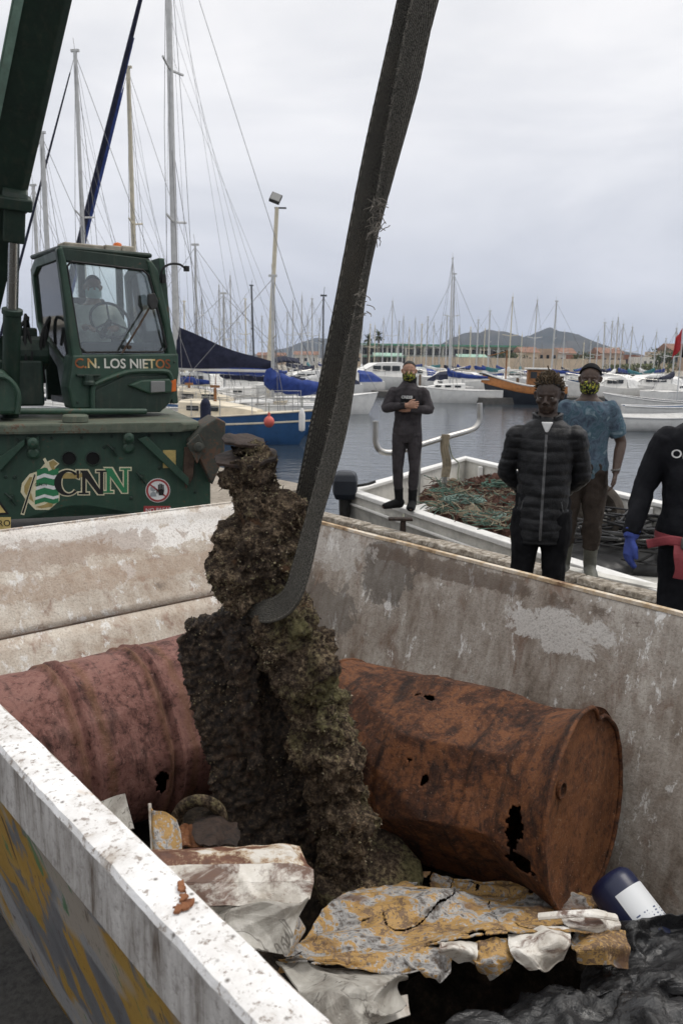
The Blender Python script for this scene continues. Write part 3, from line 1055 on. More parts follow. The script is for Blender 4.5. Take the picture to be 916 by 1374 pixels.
# raw top edge of the far side
b = B()
rings = []
for i in range(n_ + 1):
    y = -0.75 + 4.25 * i / n_
    e = 0.004 * nz((y, 0, 0), 5)
    z1 = ZR + 0.003 * nz((y, 4, 1), 3)
    rings.append([(2.332 + e, y, z1 - 0.012), (2.332 + e, y, z1), (2.350 + e, y, z1 + 0.001), (2.350 + e, y, z1 - 0.012)])
b.loft(rings)
nt = NT('rim_edge', 0.7, 0, 0.3)
nt.base(nt.ramp(nt.noise(7, 8, 0.7), [(0.36, (0.16, 0.09, 0.05)), (0.46, (0.42, 0.31, 0.19)), (0.58, (0.62, 0.56, 0.47)), (0.7, (0.50, 0.33, 0.17))]))
MAT['rim_edge'] = nt.m
b.build('rim_cap', 'rim_edge', skip)
# sloping far end, folded once
fq, fz = 3.27, 0.70
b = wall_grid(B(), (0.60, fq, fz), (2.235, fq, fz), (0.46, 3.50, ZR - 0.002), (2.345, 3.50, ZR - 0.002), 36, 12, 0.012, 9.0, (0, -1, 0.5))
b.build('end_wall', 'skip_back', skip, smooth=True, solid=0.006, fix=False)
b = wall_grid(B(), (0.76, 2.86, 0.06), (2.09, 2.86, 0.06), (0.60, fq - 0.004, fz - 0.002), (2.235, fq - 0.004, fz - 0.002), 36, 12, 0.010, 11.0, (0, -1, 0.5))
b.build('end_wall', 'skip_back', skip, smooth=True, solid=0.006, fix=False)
b = B()
b.tube([(0.62, fq - 0.004, fz - 0.001), (2.23, fq - 0.004, fz - 0.001)], 0.005, 6)
b.build('fold_seam', 'grease_rust', skip)
b = B()
b.box((1.40, 3.503, ZR - 0.006), (1.87, 0.016, 0.018))
b.build('rim_cap', 'skip_back', skip, bevel=0.003)
# near end (out of frame) and floor
b = B()
b.add([(0.76, -0.35, 0.06), (2.09, -0.35, 0.06), (2.34, -0.75, ZR - 0.01), (0.522, -0.75, ZR - 0.01)], [(0, 1, 2, 3)])
b.build('end_wall', 'skip_back', skip, solid=0.006)
b = B()
b.box((1.425, 1.25, 0.045), (1.32, 3.24, 0.02))
b.build('floor_plate', 'rust_dark', skip)

# ================================================================== SCRAP IN THE SKIP
# heap underneath
b = B()


def heap(u, v):
    p, q = 0.70 + 1.42 * u, -0.32 + 3.3 * v
    z = 0.17 + 0.16 * fbm((p, q, 0.3), 3.0, 4) + 0.05 * nz((p, q, 1), 14)
    z += 0.10 * math.exp(-((p - 1.3) ** 2 + (q - 1.5) ** 2) / 0.18)
    return (p, q, max(0.08, z))


b.grid(heap, 90, 160)
o = b.build('rubble', 'rubble', None, smooth=True)
o.matrix_world = SKM
o['kind'] = 'stuff'
o['label'] = 'dark muddy rubble and debris covering the bottom of the skip'
o['category'] = 'rubble'


def drum(name, label, M, mats, dents, holes, L=0.88, Rr=0.29, seed=0.0, crumple=0.0, end_dents=(), hoop=0.006):
    t = thing(name, label, 'drum', M=M, group='rusted oil drums in the skip')
    nth, nl = 260, 170

    def rad(th, z):
        r = Rr
        hp_ = 0.0
        for zr in (L * 0.345, L * 0.655):
            hp_ += hoop * (math.exp(-((z - zr) / 0.011) ** 2) + 0.85 * math.exp(-((z - zr + 0.040) / 0.011) ** 2) - 0.4 * math.exp(-((z - zr + 0.02) / 0.010) ** 2))
        e = min(z, L - z)
        k = min(1.0, e / 0.20) ** 1.3
        for (t0, z0, off, tilt, sharp) in dents:          # dent = cylinder flattened by a tilted plane
            c = math.cos(th - t0)
            if c > 0.15:
                lim = (off + tilt * (z - z0)) / c
                if lim < r:
                    lim2 = r - (r - lim) * (0.05 + 0.95 * k)
                    r = lim2
        if crumple:
                    r += crumple * 0.7 * fbm((math.cos(th) * 0.29, math.sin(th) * 0.29, z), 4.0, 3, seed + 3) * k
        r += hp_ * min(1.0, e / 0.07)
        r += 0.0012 * fbm((math.cos(th) * 0.3, math.sin(th) * 0.3, z), 18, 3, seed)
        return r
    vs = []
    for i in range(nl + 1):
        z = L * i / nl
        for j in range(nth):
            th = 2 * math.pi * j / nth
            r = rad(th, z)
            vs.append((r * math.cos(th), r * math.sin(th), z))
    fs = []
    for i in range(nl):
        for j in range(nth):
            th = 2 * math.pi * (j + 0.5) / nth
            z = L * (i + 0.5) / nl
            inside = False
            for (t0, z0, wt, wz, hs) in holes:
                dt = (th - t0 + math.pi) % (2 * math.pi) - math.pi
                d = math.hypot(dt * Rr / wt, (z - z0) / wz)
                if d < 1.9 and d + 0.75 * nz((th * Rr, z, 0), 26, hs) + 0.4 * nz((th * Rr, z, 0), 70, hs) < 1.0:
                    inside = True
            if not inside:
                k = (j + 1) % nth
                fs.append((i * nth + j, i * nth + k, (i + 1) * nth + k, (i + 1) * nth + j))
    b = B()
    b.add(vs, fs)
    b.build('shell', mats[0], t, smooth=True, angle=50, solid=0.0025, fix=False)
    for z0, sg in ((0.0, 1), (L, -1)):
        b = B()                                          # recessed end plate
        rr, tt = 14, 72
        pv = [(0, 0, z0 + sg * 0.014)]
        for i in range(1, rr + 1):
            for j in range(tt):
                th = 2 * math.pi * j / tt
                r = (rad(th, z0) - 0.001) * i / rr
                zz = z0 + sg * (0.014 - (0.004 if 0.80 < i / rr < 0.92 else 0) - (0.012 if i == rr else 0))
                zz += sg * 0.010 * fbm((r * math.cos(th), r * math.sin(th), z0), 5, 3, seed) * min(1, 3 * (1 - i / rr))
                pv.append((r * math.cos(th), r * math.sin(th), zz))
        pf = [(0, 1 + j, 1 + (j + 1) % tt) for j in range(tt)]
        for i in range(1, rr):
            for j in range(tt):
                a, c = 1 + (i - 1) * tt, 1 + i * tt
                k = (j + 1) % tt
                pf.append((a + j, c + j, c + k, a + k))
        b.add(pv, pf)
        end = b.build('end_plate', mats[1], t, smooth=True, angle=60, fix=False)
        b = B()                                          # rolled chime
        ring = []
        for j in range(nth):
            th = 2 * math.pi * j / nth
            r = rad(th, z0) + 0.0015 * nz((th * 2, z0, 1), 4, seed)
            for e in end_dents:
                if z0 == 0.0:
                    r -= e[1] * math.exp(-(((th - e[0] + math.pi) % (2 * math.pi) - math.pi) / e[2]) ** 2)
            ring.append(Vector((r * math.cos(th), r * math.sin(th), z0 + 0.002 * nz((th * 3, 1, z0), 2, seed))))
        rings = []
        for k in range(8):
            a = 2 * math.pi * k / 8
            rings.append([p + Vector((p.x, p.y, 0)).normalized() * (0.0065 * math.cos(a)) + Vector((0, 0, 0.0075 * math.sin(a) - 0.0005)) for p in ring])
        rings.append(rings[0])
        b.loft(rings, cap=False)
        b.build('chime', mats[0], t, smooth=True, angle=180)
        if z0 == 0.0:
            b = B()
            for cx, cy, r in ((0.105, -0.135, 0.026),):
                b.lathe([(r, 0.013), (r, 0.004), (r * 0.75, 0.003), (r * 0.72, 0.011), (0.001, 0.012)], 20, Matrix.Translation((cx, cy, 0)))
            b.build('bung_rim', mats[0], end, smooth=True)
    return t


def frame(origin, zdir, up):
    z = Vector(zdir).normalized()
    x = (Vector(up) - z * z.dot(Vector(up))).normalized()
    y = z.cross(x)
    M = Matrix((x, y, z)).transposed().to_4x4()
    M.translation = Vector(origin)
    return M


# right drum: its visible end faces the camera's right; theta 0 is its top, -90 degrees faces the camera
M1 = frame(sk(784, 1082, 2.27), (-0.790, 0.613, -0.10), (0, 0, 1))
_rd = random.Random(17)
DENTS = [(_rd.uniform(-2.3, 0.7), _rd.uniform(0.12, 0.8), 0.29 - _rd.uniform(0.006, 0.030), _rd.uniform(-0.16, 0.16), 0.0) for _ in range(20)]
drum('oil_drum', 'orange rusted, dented oil drum with torn holes lying along the grey side wall', M1, ('rust_orange', 'rust_end'),
     DENTS + [(-0.30, 0.66, 0.232, 0.10, 0), (-0.15, 0.36, 0.262, -0.06, 0), (-1.0, 0.52, 0.240, 0.16, 0), (-0.95, 0.16, 0.270, 0.02, 0), (-1.35, 0.42, 0.258, -0.05, 0), (-0.55, 0.60, 0.246, 0.10, 0), (-0.72, 0.34, 0.258, -0.10, 0)],
     [(-1.32, 0.10, 0.022, 0.012, 1.0), (-1.45, 0.105, 0.065, 0.024, 2.0), (-1.86, 0.085, 0.032, 0.045, 3.0), (-1.24, 0.395, 0.022, 0.010, 4.0), (-1.05, 0.455, 0.009, 0.008, 5.0), (0.02, 0.50, 0.012, 0.022, 6.0), (0.0, 0.545, 0.007, 0.011, 9.0), (-1.15, 0.68, 0.035, 0.018, 7.0)],
     seed=1.0, crumple=0.008, end_dents=((0.5, 0.03, 0.13), (0.75, 0.014, 0.2)))
# left drum: runs across the skip behind the machine
oL = SKM @ Vector((0.63, 2.45, 0.56))
M2 = frame(oL, SKM.to_3x3() @ Vector((1, -0.04, 0.01)), (0, 0, 1))
drum('oil_drum', 'purplish brown rusted oil drum with raised hoops lying below the sloping end wall', M2, ('rust_purple', 'rust_end'),
     [(1.1, 0.75, 0.268, -0.03, 0.03), (0.7, 0.45, 0.281, 0.0, 0.03), (-0.3, 0.2, 0.284, 0, 0.03)],
     [(1.78, 0.50, 0.030, 0.024, 11.0)], seed=6.0, crumple=0.007, hoop=0.015)

# ------------------------------------------------------------------ overgrown machine
mach = thing('sunken_machine', 'barnacle covered rusted pump housing hanging upright from the lifting sling', 'machine', loc=tuple(sk(440, 1215, 2.25)))
mb = B()


def S(px, py, D=2.3):
    return sk(px, py, D)


mb.tube([S(328, 598), S(330, 610)], [0.036, 0.05], 14)
mb.tube([S(330, 618), S(332, 630), S(336, 645), S(341, 664), S(346, 690)], [0.062, 0.076, 0.076, 0.066, 0.085], 16)
mb.ball(S(348, 742), (0.122, 0.112, 0.140), 20, 14)
mb.ball(S(328, 745), (0.085, 0.09, 0.10), 16, 10)
mb.ball(S(372, 700), (0.07, 0.08, 0.08), 16, 10)
mb.tube([S(354, 770), S(376, 818), S(390, 850)], [0.10, 0.070, 0.085], 16)
mb.tube([S(378, 838), S(402, 880), S(414, 930), S(430, 985), S(448, 1050), S(460, 1110), S(466, 1160), S(468, 1205)],
        [0.075, 0.098, 0.078, 0.090, 0.080, 0.086, 0.070, 0.074], 18)
mb.ball(S(412, 905, 2.24), (0.085, 0.07, 0.075), 14, 9)
mb.ball(S(452, 1030, 2.26), (0.075, 0.07, 0.085), 14, 9)
# slab-like casing on the left
mb.prism([(0, 0)], 0, 0) if False else None
sl = [(236, 858), (262, 836), (330, 822), (392, 818), (410, 900), (425, 1000), (430, 1100), (418, 1165), (360, 1160), (318, 1142), (300, 1120), (266, 980)]
f0 = [S(x, y, 2.30 + 0.0006 * (x - 236)) for x, y in sl]
f1 = [S(x + 8, y - 4, 2.46) for x, y in sl]
cas = B()
cas.loft([f0, f1])
cas.tube([S(322, 842, 2.33), S(324, 880, 2.33), S(330, 940, 2.34), S(348, 1040, 2.34)], [0.055, 0.05, 0.035, 0.02], 12)
cas.tube([S(250, 848, 2.36), S(320, 830, 2.36), S(380, 826, 2.36)], [0.030, 0.038, 0.04], 10)
mb.ball(S(318, 770, 2.24), (0.07, 0.07, 0.08), 14, 9)
mb.ball(S(322, 806, 2.22), (0.035, 0.04, 0.03), 12, 8)
mb.ball(S(385, 835, 2.24), (0.085, 0.07, 0.06), 14, 9)
mb.ball(S(438, 975, 2.24), (0.06, 0.055, 0.06), 14, 9)
mb.ball(S(470, 1120, 2.24), (0.055, 0.055, 0.07), 14, 9)
mc = fuse(cas, 0.0066, 2)
def arrays(m_):
    N_ = np.zeros(len(m_.vertices) * 3)
    m_.vertices.foreach_get('normal', N_)
    P_ = np.zeros(len(m_.vertices) * 3)
    m_.vertices.foreach_get('co', P_)
    return P_.reshape(-1, 3), N_.reshape(-1, 3)


CP, CN = arrays(mc)
for i in range(len(CP)):
    p = CP[i]
    CP[i] = p + CN[i] * (0.012 * fbm(p, 9, 3, 1.0) + 0.016 * fbm(p, 26, 3, 2.0) + 0.010 * (0.4 - abs(nz(p, 44, 4.0)) * 2) + 0.006 * nz(p, 100, 3.0))
mc.vertices.foreach_set('co', CP.ravel())
mc.update()
mc.transform(Matrix.Translation(-WM[mach.name].translation))
link('casing', mc, 'growth_shaded', mach, smooth=True, angle=180)['label'] = 'flat casing slab on the left side, shade painted into its colour'
casb = B()
weedb = B()
CP, CN = arrays(mc)
rc = random.Random(31)
for k in range(3000):
    i = rc.randrange(len(CP))
    p, n = Vector(CP[i]), Vector(CN[i])
    if n.y > 0.5 or nz(p, 9, 3.0) + 0.5 * nz(p, 28, 5.0) + 0.6 * max(0, n.z) < rc.uniform(0.15, 0.5):
        continue
    s = rc.uniform(0.0012, 0.0036)
    a = n.orthogonal().normalized()
    c = n.cross(a)
    casb.add([p + a * s, p + c * s, p - a * s, p - c * s, p + n * s * 1.3], [(0, 1, 4), (1, 2, 4), (2, 3, 4), (3, 0, 4)])
for k in range(3400):
    i = rc.randrange(len(CP))
    p, n = Vector(CP[i]), Vector(CN[i])
    if n.y > 0.6:
        continue
    L_ = rc.uniform(0.006, 0.022)
    d = (n * rc.uniform(0.2, 0.9) + Vector((rc.uniform(-0.7, 0.7), rc.uniform(-0.7, 0.7), rc.uniform(-1.5, 0.2)))).normalized()
    sd = d.cross(Vector((rc.uniform(-1, 1), rc.uniform(-1, 1), rc.uniform(-1, 1)))).normalized() * rc.uniform(0.0006, 0.0016)
    p = p - n * 0.002
    weedb.add([p - sd, p + sd, p + d * L_], [(0, 1, 2)])
o = weedb.build('weed', 'weed', mach, fix=False)
o['kind'] = 'stuff'
o = casb.build('barnacles', 'shells', mach, fix=False)
o['kind'] = 'stuff'
me = fuse(mb, 0.0056, 2)
vn = np.zeros(len(me.vertices) * 3)
me.vertices.foreach_get('normal', vn)
vc = np.zeros(len(me.vertices) * 3)
me.vertices.foreach_get('co', vc)
vn, vc = vn.reshape(-1, 3), vc.reshape(-1, 3)
for i in range(len(vc)):
    p = vc[i]
    d = 0.016 * fbm(p, 8, 3) + 0.030 * fbm(p, 15, 2, 4.0) + 0.016 * (0.45 - abs(nz(p, 30, 2.0)) * 2) + 0.008 * nz(p, 70, 5.0) + 0.004 * nz(p, 140, 6.0)
    vc[i] = p + vn[i] * d
vc -= np.array(WM[mach.name].translation)
me.vertices.foreach_set('co', vc.ravel())
me.update()
body = link('body', me, 'growth', mach, smooth=True, angle=180)
vn2 = np.zeros(len(me.vertices) * 3)
me.vertices.foreach_get('normal', vn2)
vn2 = vn2.reshape(-1, 3)
rs = random.Random(5)
b = B()
nvt = len(vc)
for k in range(9000):
    i = rs.randrange(nvt)
    p, n = Vector(vc[i]), Vector(vn2[i])
    g = nz(p, 5.0, 7.0) + 0.25 * nz(p, 16, 3.0)
    if g < rs.uniform(-0.35, 0.45) or n.y > 0.6:
        continue
    s = rs.uniform(0.0018, 0.0048) * (1.5 if rs.random() < 0.08 else 1)
    a = n.orthogonal().normalized()
    c = n.cross(a)
    ph = rs.uniform(0, 6.28)
    tip = p + n * s * rs.uniform(0.7, 1.6) + a * rs.uniform(-s, s) * 0.5
    m = 5
    ring = [p - n * 0.002 + (a * math.cos(ph + 6.283 * j / m) + c * math.sin(ph + 6.283 * j / m) * rs.uniform(0.5, 1)) * s for j in range(m)]
    b.add(ring + [tip], [(j, (j + 1) % m, m) for j in range(m)])
o = b.build('barnacles', 'shells', mach, fix=False)
o['kind'] = 'stuff'
b = B()
for k in range(3200):
    i = rs.randrange(nvt)
    p, n = Vector(vc[i]), Vector(vn2[i])
    if n.y > 0.6:
        continue
    L = rs.uniform(0.006, 0.020)
    w = rs.uniform(0.0006, 0.0015)
    d = (n * rs.uniform(0.2, 1.0) + Vector((rs.uniform(-0.7, 0.7), rs.uniform(-0.7, 0.7), rs.uniform(-1.3, 0.3)))).normalized()
    sd = d.cross(Vector((rs.uniform(-1, 1), rs.uniform(-1, 1), rs.uniform(-1, 1)))).normalized() * w
    e = p + d * L * 0.55
    e2 = e + (d + Vector((0, 0, -0.6))).normalized() * L * 0.45
    p = p - n * 0.002
    b.add([p - sd, p + sd, e + sd * 0.8, e - sd * 0.8, e2], [(0, 1, 2, 3), (3, 2, 4)])
o = b.build('weed', 'weed', mach, fix=False)
o['kind'] = 'stuff'
# flanges at the top and the round foot
up = Vector((-0.10, -0.20, 1)).normalized()


def disc(c, r, th, nrm, name, mat, seed):
    bb = B()
    Mx = Vector(nrm).to_track_quat('Z', 'Y').to_matrix().to_4x4()
    Mx.translation = c
    rings = []
    for rr, z in ((r * 0.3, th * 0.5), (r * 0.93, th * 0.5), (r, th * 0.3), (r, -th * 0.4), (r * 0.9, -th * 0.5), (r * 0.3, -th * 0.5)):
        ring = []
        for k in range(56):
            a = 2 * math.pi * k / 56
            q = rr * (1 + 0.07 * fbm((math.cos(a), math.sin(a), z), 2.2, 3, seed))
            ring.append(Mx @ Vector((q * math.cos(a), q * math.sin(a), z + 0.006 * fbm((q * math.cos(a), q * math.sin(a), 0), 14, 3, seed))))
        rings.append(ring)
    bb.loft(rings)
    return bb.build(name, mat, mach, smooth=True, world=True, angle=60)


disc(S(327, 591, 2.3), 0.060, 0.010, (0.12, -0.20, 1), 'flange_plate', 'rust_dark', 1.0)
mb2 = None
disc(S(331, 613, 2.3), 0.090, 0.011, (-0.08, -0.16, 1), 'flange_plate', 'rust_dark', 2.0)
disc(S(494, 1176, 2.30), 0.155, 0.045, (0.16, -0.42, 1), 'foot_flange', 'growth', 3.0)

# ------------------------------------------------------------------ lifting sling
sling = thing('lifting_sling', 'wide dark grey webbing lifting sling slanting up across the sky', 'sling', loc=tuple(sk(365, 835, 2.2)))


def ribbon(left, right, name, sub=16, seed=0.0, mat='webbing'):
    L = smooth_path([sk(*p) for p in left], 8)
    Rr = smooth_path([sk(*p) for p in right], 8)
    n_ = 220

    def samp(P, t):
        f = t * (len(P) - 1)
        i = min(int(f), len(P) - 2)
        return P[i].lerp(P[i + 1], f - i)
    bb = B()

    def fn(u, v):
        a, c = samp(L, u), samp(Rr, u)
        p = a.lerp(c, v)
        toc = (Vector((0, 0, CAMH)) - p).normalized()
        p += toc * (0.010 * math.sin(math.pi * v) + 0.004 * nz((u * 6, v, seed), 2))
        e = 0.0016 * nz((u * 60, 0, seed), 3) * (abs(v - 0.5) * 2) ** 4
        return p + (c - a).normalized() * e
    bb.grid(fn, n_, sub)
    o_ = bb.build(name, mat, sling, smooth=True, world=True, solid=0.007, angle=180, fix=False)
    uv = o_.data.uv_layers.new(name='band')
    for lp_ in o_.data.loops:
        i_, j_ = divmod(lp_.vertex_index, sub + 1)
        uv.data[lp_.index].uv = (i_ / n_, j_ / sub)
    return o_


ribbon([(585, -260, 2.12), (533, 0, 2.16), (487, 210, 2.22), (441, 450, 2.30), (415, 575, 2.36), (391, 690, 2.42), (365, 775, 2.46)],
       [(640, -260, 2.12), (562, 0, 2.15), (516, 230, 2.20), (482, 440, 2.27), (462, 560, 2.34), (430, 680, 2.41), (392, 775, 2.46)], 'band', seed=1.0, mat='webbing_shaded')
ribbon([(615, -260, 1.98), (551, 0, 2.03), (524, 140, 2.06), (507, 250, 2.09), (494, 330, 2.11), (481, 395, 2.12), (464, 470, 2.13), (441, 580, 2.15), (412, 690, 2.16), (394, 755, 2.17), (382, 790, 2.18), (364, 803, 2.21), (345, 805, 2.24), (330, 798, 2.28), (316, 782, 2.34)],
       [(668, -260, 1.98), (588, 0, 2.03), (561, 115, 2.06), (529, 230, 2.09), (505, 318, 2.12), (490, 392, 2.13), (481, 470, 2.13), (464, 580, 2.14), (434, 690, 2.13), (418, 760, 2.12), (405, 800, 2.12), (386, 826, 2.14), (356, 836, 2.17), (332, 824, 2.24), (312, 796, 2.34)], 'band', seed=2.0)
b = B()
rs = random.Random(11)
for (x, y, D) in [(505 + rs.uniform(-5, 5), 275 + rs.uniform(-12, 45), 2.07) for _ in range(46)] + [(489 + rs.uniform(-3, 3), rs.uniform(385, 425), 2.10) for _ in range(16)] + \
        [(0, yy, 0) for yy in [rs.uniform(5, 640) for _ in range(150)]]:
    if D == 0:
        ed = [(0, 551), (140, 524), (250, 507), (330, 494), (395, 481), (470, 464), (580, 441), (650, 421)]
        for (y0, x0), (y1, x1) in zip(ed, ed[1:]):
            if y0 <= y <= y1:
                x = x0 + (x1 - x0) * (y - y0) / (y1 - y0)
        D = 2.035 + 0.12 * y / 650
        sz, rd = 0.004, 0.0007
        D -= 0.012
    else:
        sz, rd = 0.014, 0.0011
    p = sk(x, y, D)
    q = [p]
    d = Vector((rs.uniform(-1, 1), rs.uniform(-0.6, 0.1), rs.uniform(-1, 1)))
    for j in range(4):
        d = d + Vector((rs.uniform(-1, 1), rs.uniform(-0.6, 0.4), rs.uniform(-1.2, 0.8)))
        q.append(q[-1] + d.normalized() * sz * rs.uniform(0.3, 0.8))
    b.tube(q, rd, 4)
o = b.build('frayed_thread', 'thread', sling, world=True)
o['kind'] = 'stuff'


# ------------------------------------------------------------------ torn sheet metal and other scrap
def ctrl(rows, nu, nv, amp=0.006, freq=9.0, seed=0.0, lin=False, rag=0.0, fine=0.0, crease=0.0, nc=16, tear=0.0):
    rq = random.Random(int(seed * 10) + 5)
    lines = []
    for _ in range(nc):
        an = rq.uniform(0, math.pi)
        lines.append((math.cos(an), math.sin(an), rq.uniform(-0.7, 1.3), rq.choice((-1, 1)) * rq.uniform(0.4, 1.0), rq.uniform(0.10, 0.30)))
    W = [[sk(*p) for p in r] for r in rows]

    def cr1(P, t):
        f = t * (len(P) - 1)
        i = min(int(f), len(P) - 2)
        t = f - i
        if lin:
            return P[i].lerp(P[i + 1], t)
        p0, p1, p2, p3 = P[max(i - 1, 0)], P[i], P[i + 1], P[min(i + 2, len(P) - 1)]
        return 0.5 * ((2 * p1) + (p2 - p0) * t + (2 * p0 - 5 * p1 + 4 * p2 - p3) * t * t + (3 * p1 - p0 - 3 * p2 + p3) * t ** 3)
    bb = B()

    def fn(u, v):
        col = [cr1(r, u) for r in W]
        p = cr1(col, v)
        k = fbm(p, freq, 4, seed)
        c = abs(nz(p, freq * 1.7, seed + 2))
        d = Vector((0.2, -0.5, 0.85)) * (amp * k + amp * 1.2 * (0.5 - min(1, c * 2.5)))
        if crease:
            hh_ = 0.0
            for (cx_, cy_, of_, am_, rg_) in lines:             # folds: straight creases that die out away from their line
                e_ = abs(cx_ * u + cy_ * v - of_)
                if e_ < rg_:
                    hh_ += am_ * (1 - e_ / rg_)
            d += Vector((0.15, -0.45, 0.88)) * crease * hh_
        if fine:
            d += Vector((nz(p, 40, 1), nz(p, 40, 2), nz(p, 40, 3))) * fine
        if rag and v > 0.9:
            d += Vector((0, -0.2, 1)) * rag * nz(p, 30, seed + 5) * (v - 0.9) * 10
        return p + d
    bb.grid(fn, nu, nv)
    if tear:                                              # ragged front edge and a few rips
        keep = []
        for i_, f_ in enumerate(bb.f):
            u_, v_ = (i_ // nv) / nu, (i_ % nv) / nv
            e_ = max(0.0, (v_ - 0.80) / 0.20)
            w_ = nz((u_ * 9, v_ * 4, seed), 1.0) + 0.5 * nz((u_ * 30, v_ * 16, seed), 1.0)
            rip = abs(nz((u_ * 5, v_ * 2.2, seed + 3), 1.0)) < 0.018 and nz((u_ * 3, v_ * 3, seed + 6), 1.0) > 0.05
            if w_ + 0.62 * e_ < 0.62 and not rip:
                keep.append(f_)
        bb.f = keep
    return bb


t = thing('folded_door', 'dented white sheet steel door panel with three folded ribs beside the near rim', 'scrap panel', loc=tuple(sk(320, 1230, 1.66)))
rows = [[(190, 1142, 1.86), (300, 1137, 1.87), (385, 1133, 1.88), (402, 1136, 1.88)],
        [(190, 1147, 1.82), (300, 1142, 1.83), (390, 1141, 1.84), (412, 1160, 1.84)],
        [(190, 1163, 1.79), (300, 1160, 1.80), (392, 1158, 1.81), (420, 1167, 1.82)]]
ctrl(rows, 50, 12, 0.004, 9, 1.0, True).build('rib', 'rusty_sheet', t, world=True, solid=0.003, fix=False)
rows = [[(190, 1163, 1.79), (300, 1160, 1.80), (392, 1158, 1.81), (420, 1167, 1.82)],
        [(190, 1186, 1.745), (300, 1184, 1.755), (400, 1183, 1.77), (421, 1184, 1.775)]]
ctrl(rows, 50, 12, 0.004, 9, 1.0, True).build('rib', 'white_sheet', t, world=True, solid=0.003, fix=False)
rows = [[(190, 1186, 1.745), (300, 1184, 1.755), (400, 1183, 1.77), (421, 1184, 1.775)],
        [(190, 1219, 1.71), (300, 1216, 1.72), (400, 1213, 1.74), (416, 1206, 1.75)]]
ctrl(rows, 50, 12, 0.004, 9, 1.0, True).build('rib', 'white_sheet', t, world=True, solid=0.003, fix=False)
rows = [[(190, 1219, 1.712), (300, 1216, 1.722), (390, 1213, 1.742), (414, 1207, 1.752)],
        [(220, 1250, 1.70), (300, 1245, 1.70), (370, 1240, 1.72), (398, 1236, 1.74)],
        [(260, 1290, 1.66), (320, 1275, 1.66), (360, 1278, 1.68), (388, 1282, 1.70)]]
ctrl(rows, 60, 50, 0.004, 9, 4.0, fine=0.001, crease=0.018, nc=14).build('lower_sheet', 'grey_sheet', t, world=True, solid=0.003, fix=False)
rows = [[(388, 1232, 1.735), (397, 1228, 1.74), (404, 1238, 1.76)], [(380, 1275, 1.70), (396, 1262, 1.72), (409, 1248, 1.76)], [(384, 1284, 1.70), (392, 1278, 1.72), (400, 1262, 1.76)]]
ctrl(rows, 10, 10, 0.006, 12, 5.0).build('torn_lip', 'yellow_sheet', t, world=True, solid=0.003, fix=False)

t = thing('torn_sheet', 'torn yellow sheet metal with curled ragged white lip under the orange drum', 'sheet metal', loc=tuple(sk(600, 1230, 1.95)))
rows = [[(500, 1185, 2.30), (570, 1168, 2.32), (640, 1176, 2.34), (720, 1190, 2.34), (800, 1208, 2.28)],
        [(440, 1215, 2.08), (550, 1195, 2.12), (630, 1198, 2.14), (720, 1212, 2.14), (800, 1222, 2.12)],
        [(410, 1252, 1.90), (520, 1240, 1.93), (610, 1243, 1.96), (700, 1246, 1.98), (790, 1246, 2.00)],
        [(378, 1284, 1.74), (480, 1272, 1.77), (600, 1268, 1.82), (700, 1262, 1.88), (792, 1260, 1.92)]]
ctrl(rows, 170, 120, 0.006, 9, 6.0, fine=0.003, crease=0.027, nc=34, tear=0.30).build('sheet', 'yellow_sheet', t, world=True, solid=0.003, fix=False)
lips = [
    ([[(374, 1288, 1.735), (430, 1278, 1.745), (490, 1275, 1.77), (545, 1272, 1.79)], [(392, 1286, 1.70), (440, 1288, 1.70), (500, 1292, 1.73), (560, 1286, 1.76)], [(405, 1284, 1.70), (450, 1296, 1.69), (510, 1304, 1.71), (570, 1302, 1.74)]], 'yellow_sheet'),
    ([[(540, 1272, 1.79), (570, 1270, 1.80), (600, 1268, 1.82)], [(545, 1290, 1.75), (580, 1292, 1.76), (606, 1284, 1.78)], [(575, 1306, 1.73), (592, 1315, 1.73), (604, 1304, 1.75)]], 'yellow_sheet'),
    ([[(588, 1268, 1.80), (615, 1263, 1.81), (640, 1266, 1.83)], [(588, 1276, 1.76), (615, 1272, 1.76), (640, 1282, 1.78)], [(592, 1282, 1.78), (618, 1284, 1.78), (638, 1290, 1.79)]], 'white_sheet'),
    ([[(632, 1266, 1.83), (660, 1262, 1.85), (686, 1260, 1.86)], [(634, 1290, 1.78), (660, 1285, 1.78), (690, 1278, 1.81)], [(646, 1304, 1.79), (664, 1309, 1.78), (684, 1296, 1.80)]], 'yellow_sheet'),
    ([[(680, 1256, 1.87), (725, 1246, 1.90), (768, 1244, 1.92)], [(684, 1276, 1.79), (725, 1272, 1.79), (765, 1262, 1.83)], [(694, 1296, 1.79), (728, 1302, 1.78), (754, 1288, 1.82)]], 'white_sheet'),
    ([[(768, 1254, 1.92), (805, 1245, 1.94), (838, 1250, 1.96)], [(768, 1276, 1.84), (805, 1270, 1.85), (842, 1274, 1.88)], [(776, 1290, 1.83), (812, 1296, 1.83), (841, 1301, 1.86)]], 'yellow_sheet'),
    ([[(752, 1226, 1.98), (790, 1222, 1.99), (828, 1226, 2.0)], [(756, 1240, 1.92), (795, 1238, 1.92), (832, 1240, 1.94)], [(770, 1252, 1.93), (800, 1254, 1.92), (830, 1250, 1.95)]], 'white_sheet'),
]
for i, (rows, m) in enumerate(lips):
    ctrl(rows, 36, 26, 0.004, 13, 7.0 + i, fine=0.003, crease=0.012, nc=9).build('curled_lip', m, t, world=True, solid=0.003, fix=False)
b = B()
b.tube(smooth_path([sk(722, 1230, 1.94), sk(755, 1227, 1.92), sk(790, 1226, 1.91), sk(826, 1231, 1.92)], 6), [(0.011, 0.006)] * 19, 8)
b.build('rolled_edge', 'white_sheet', t, world=True, smooth=True)

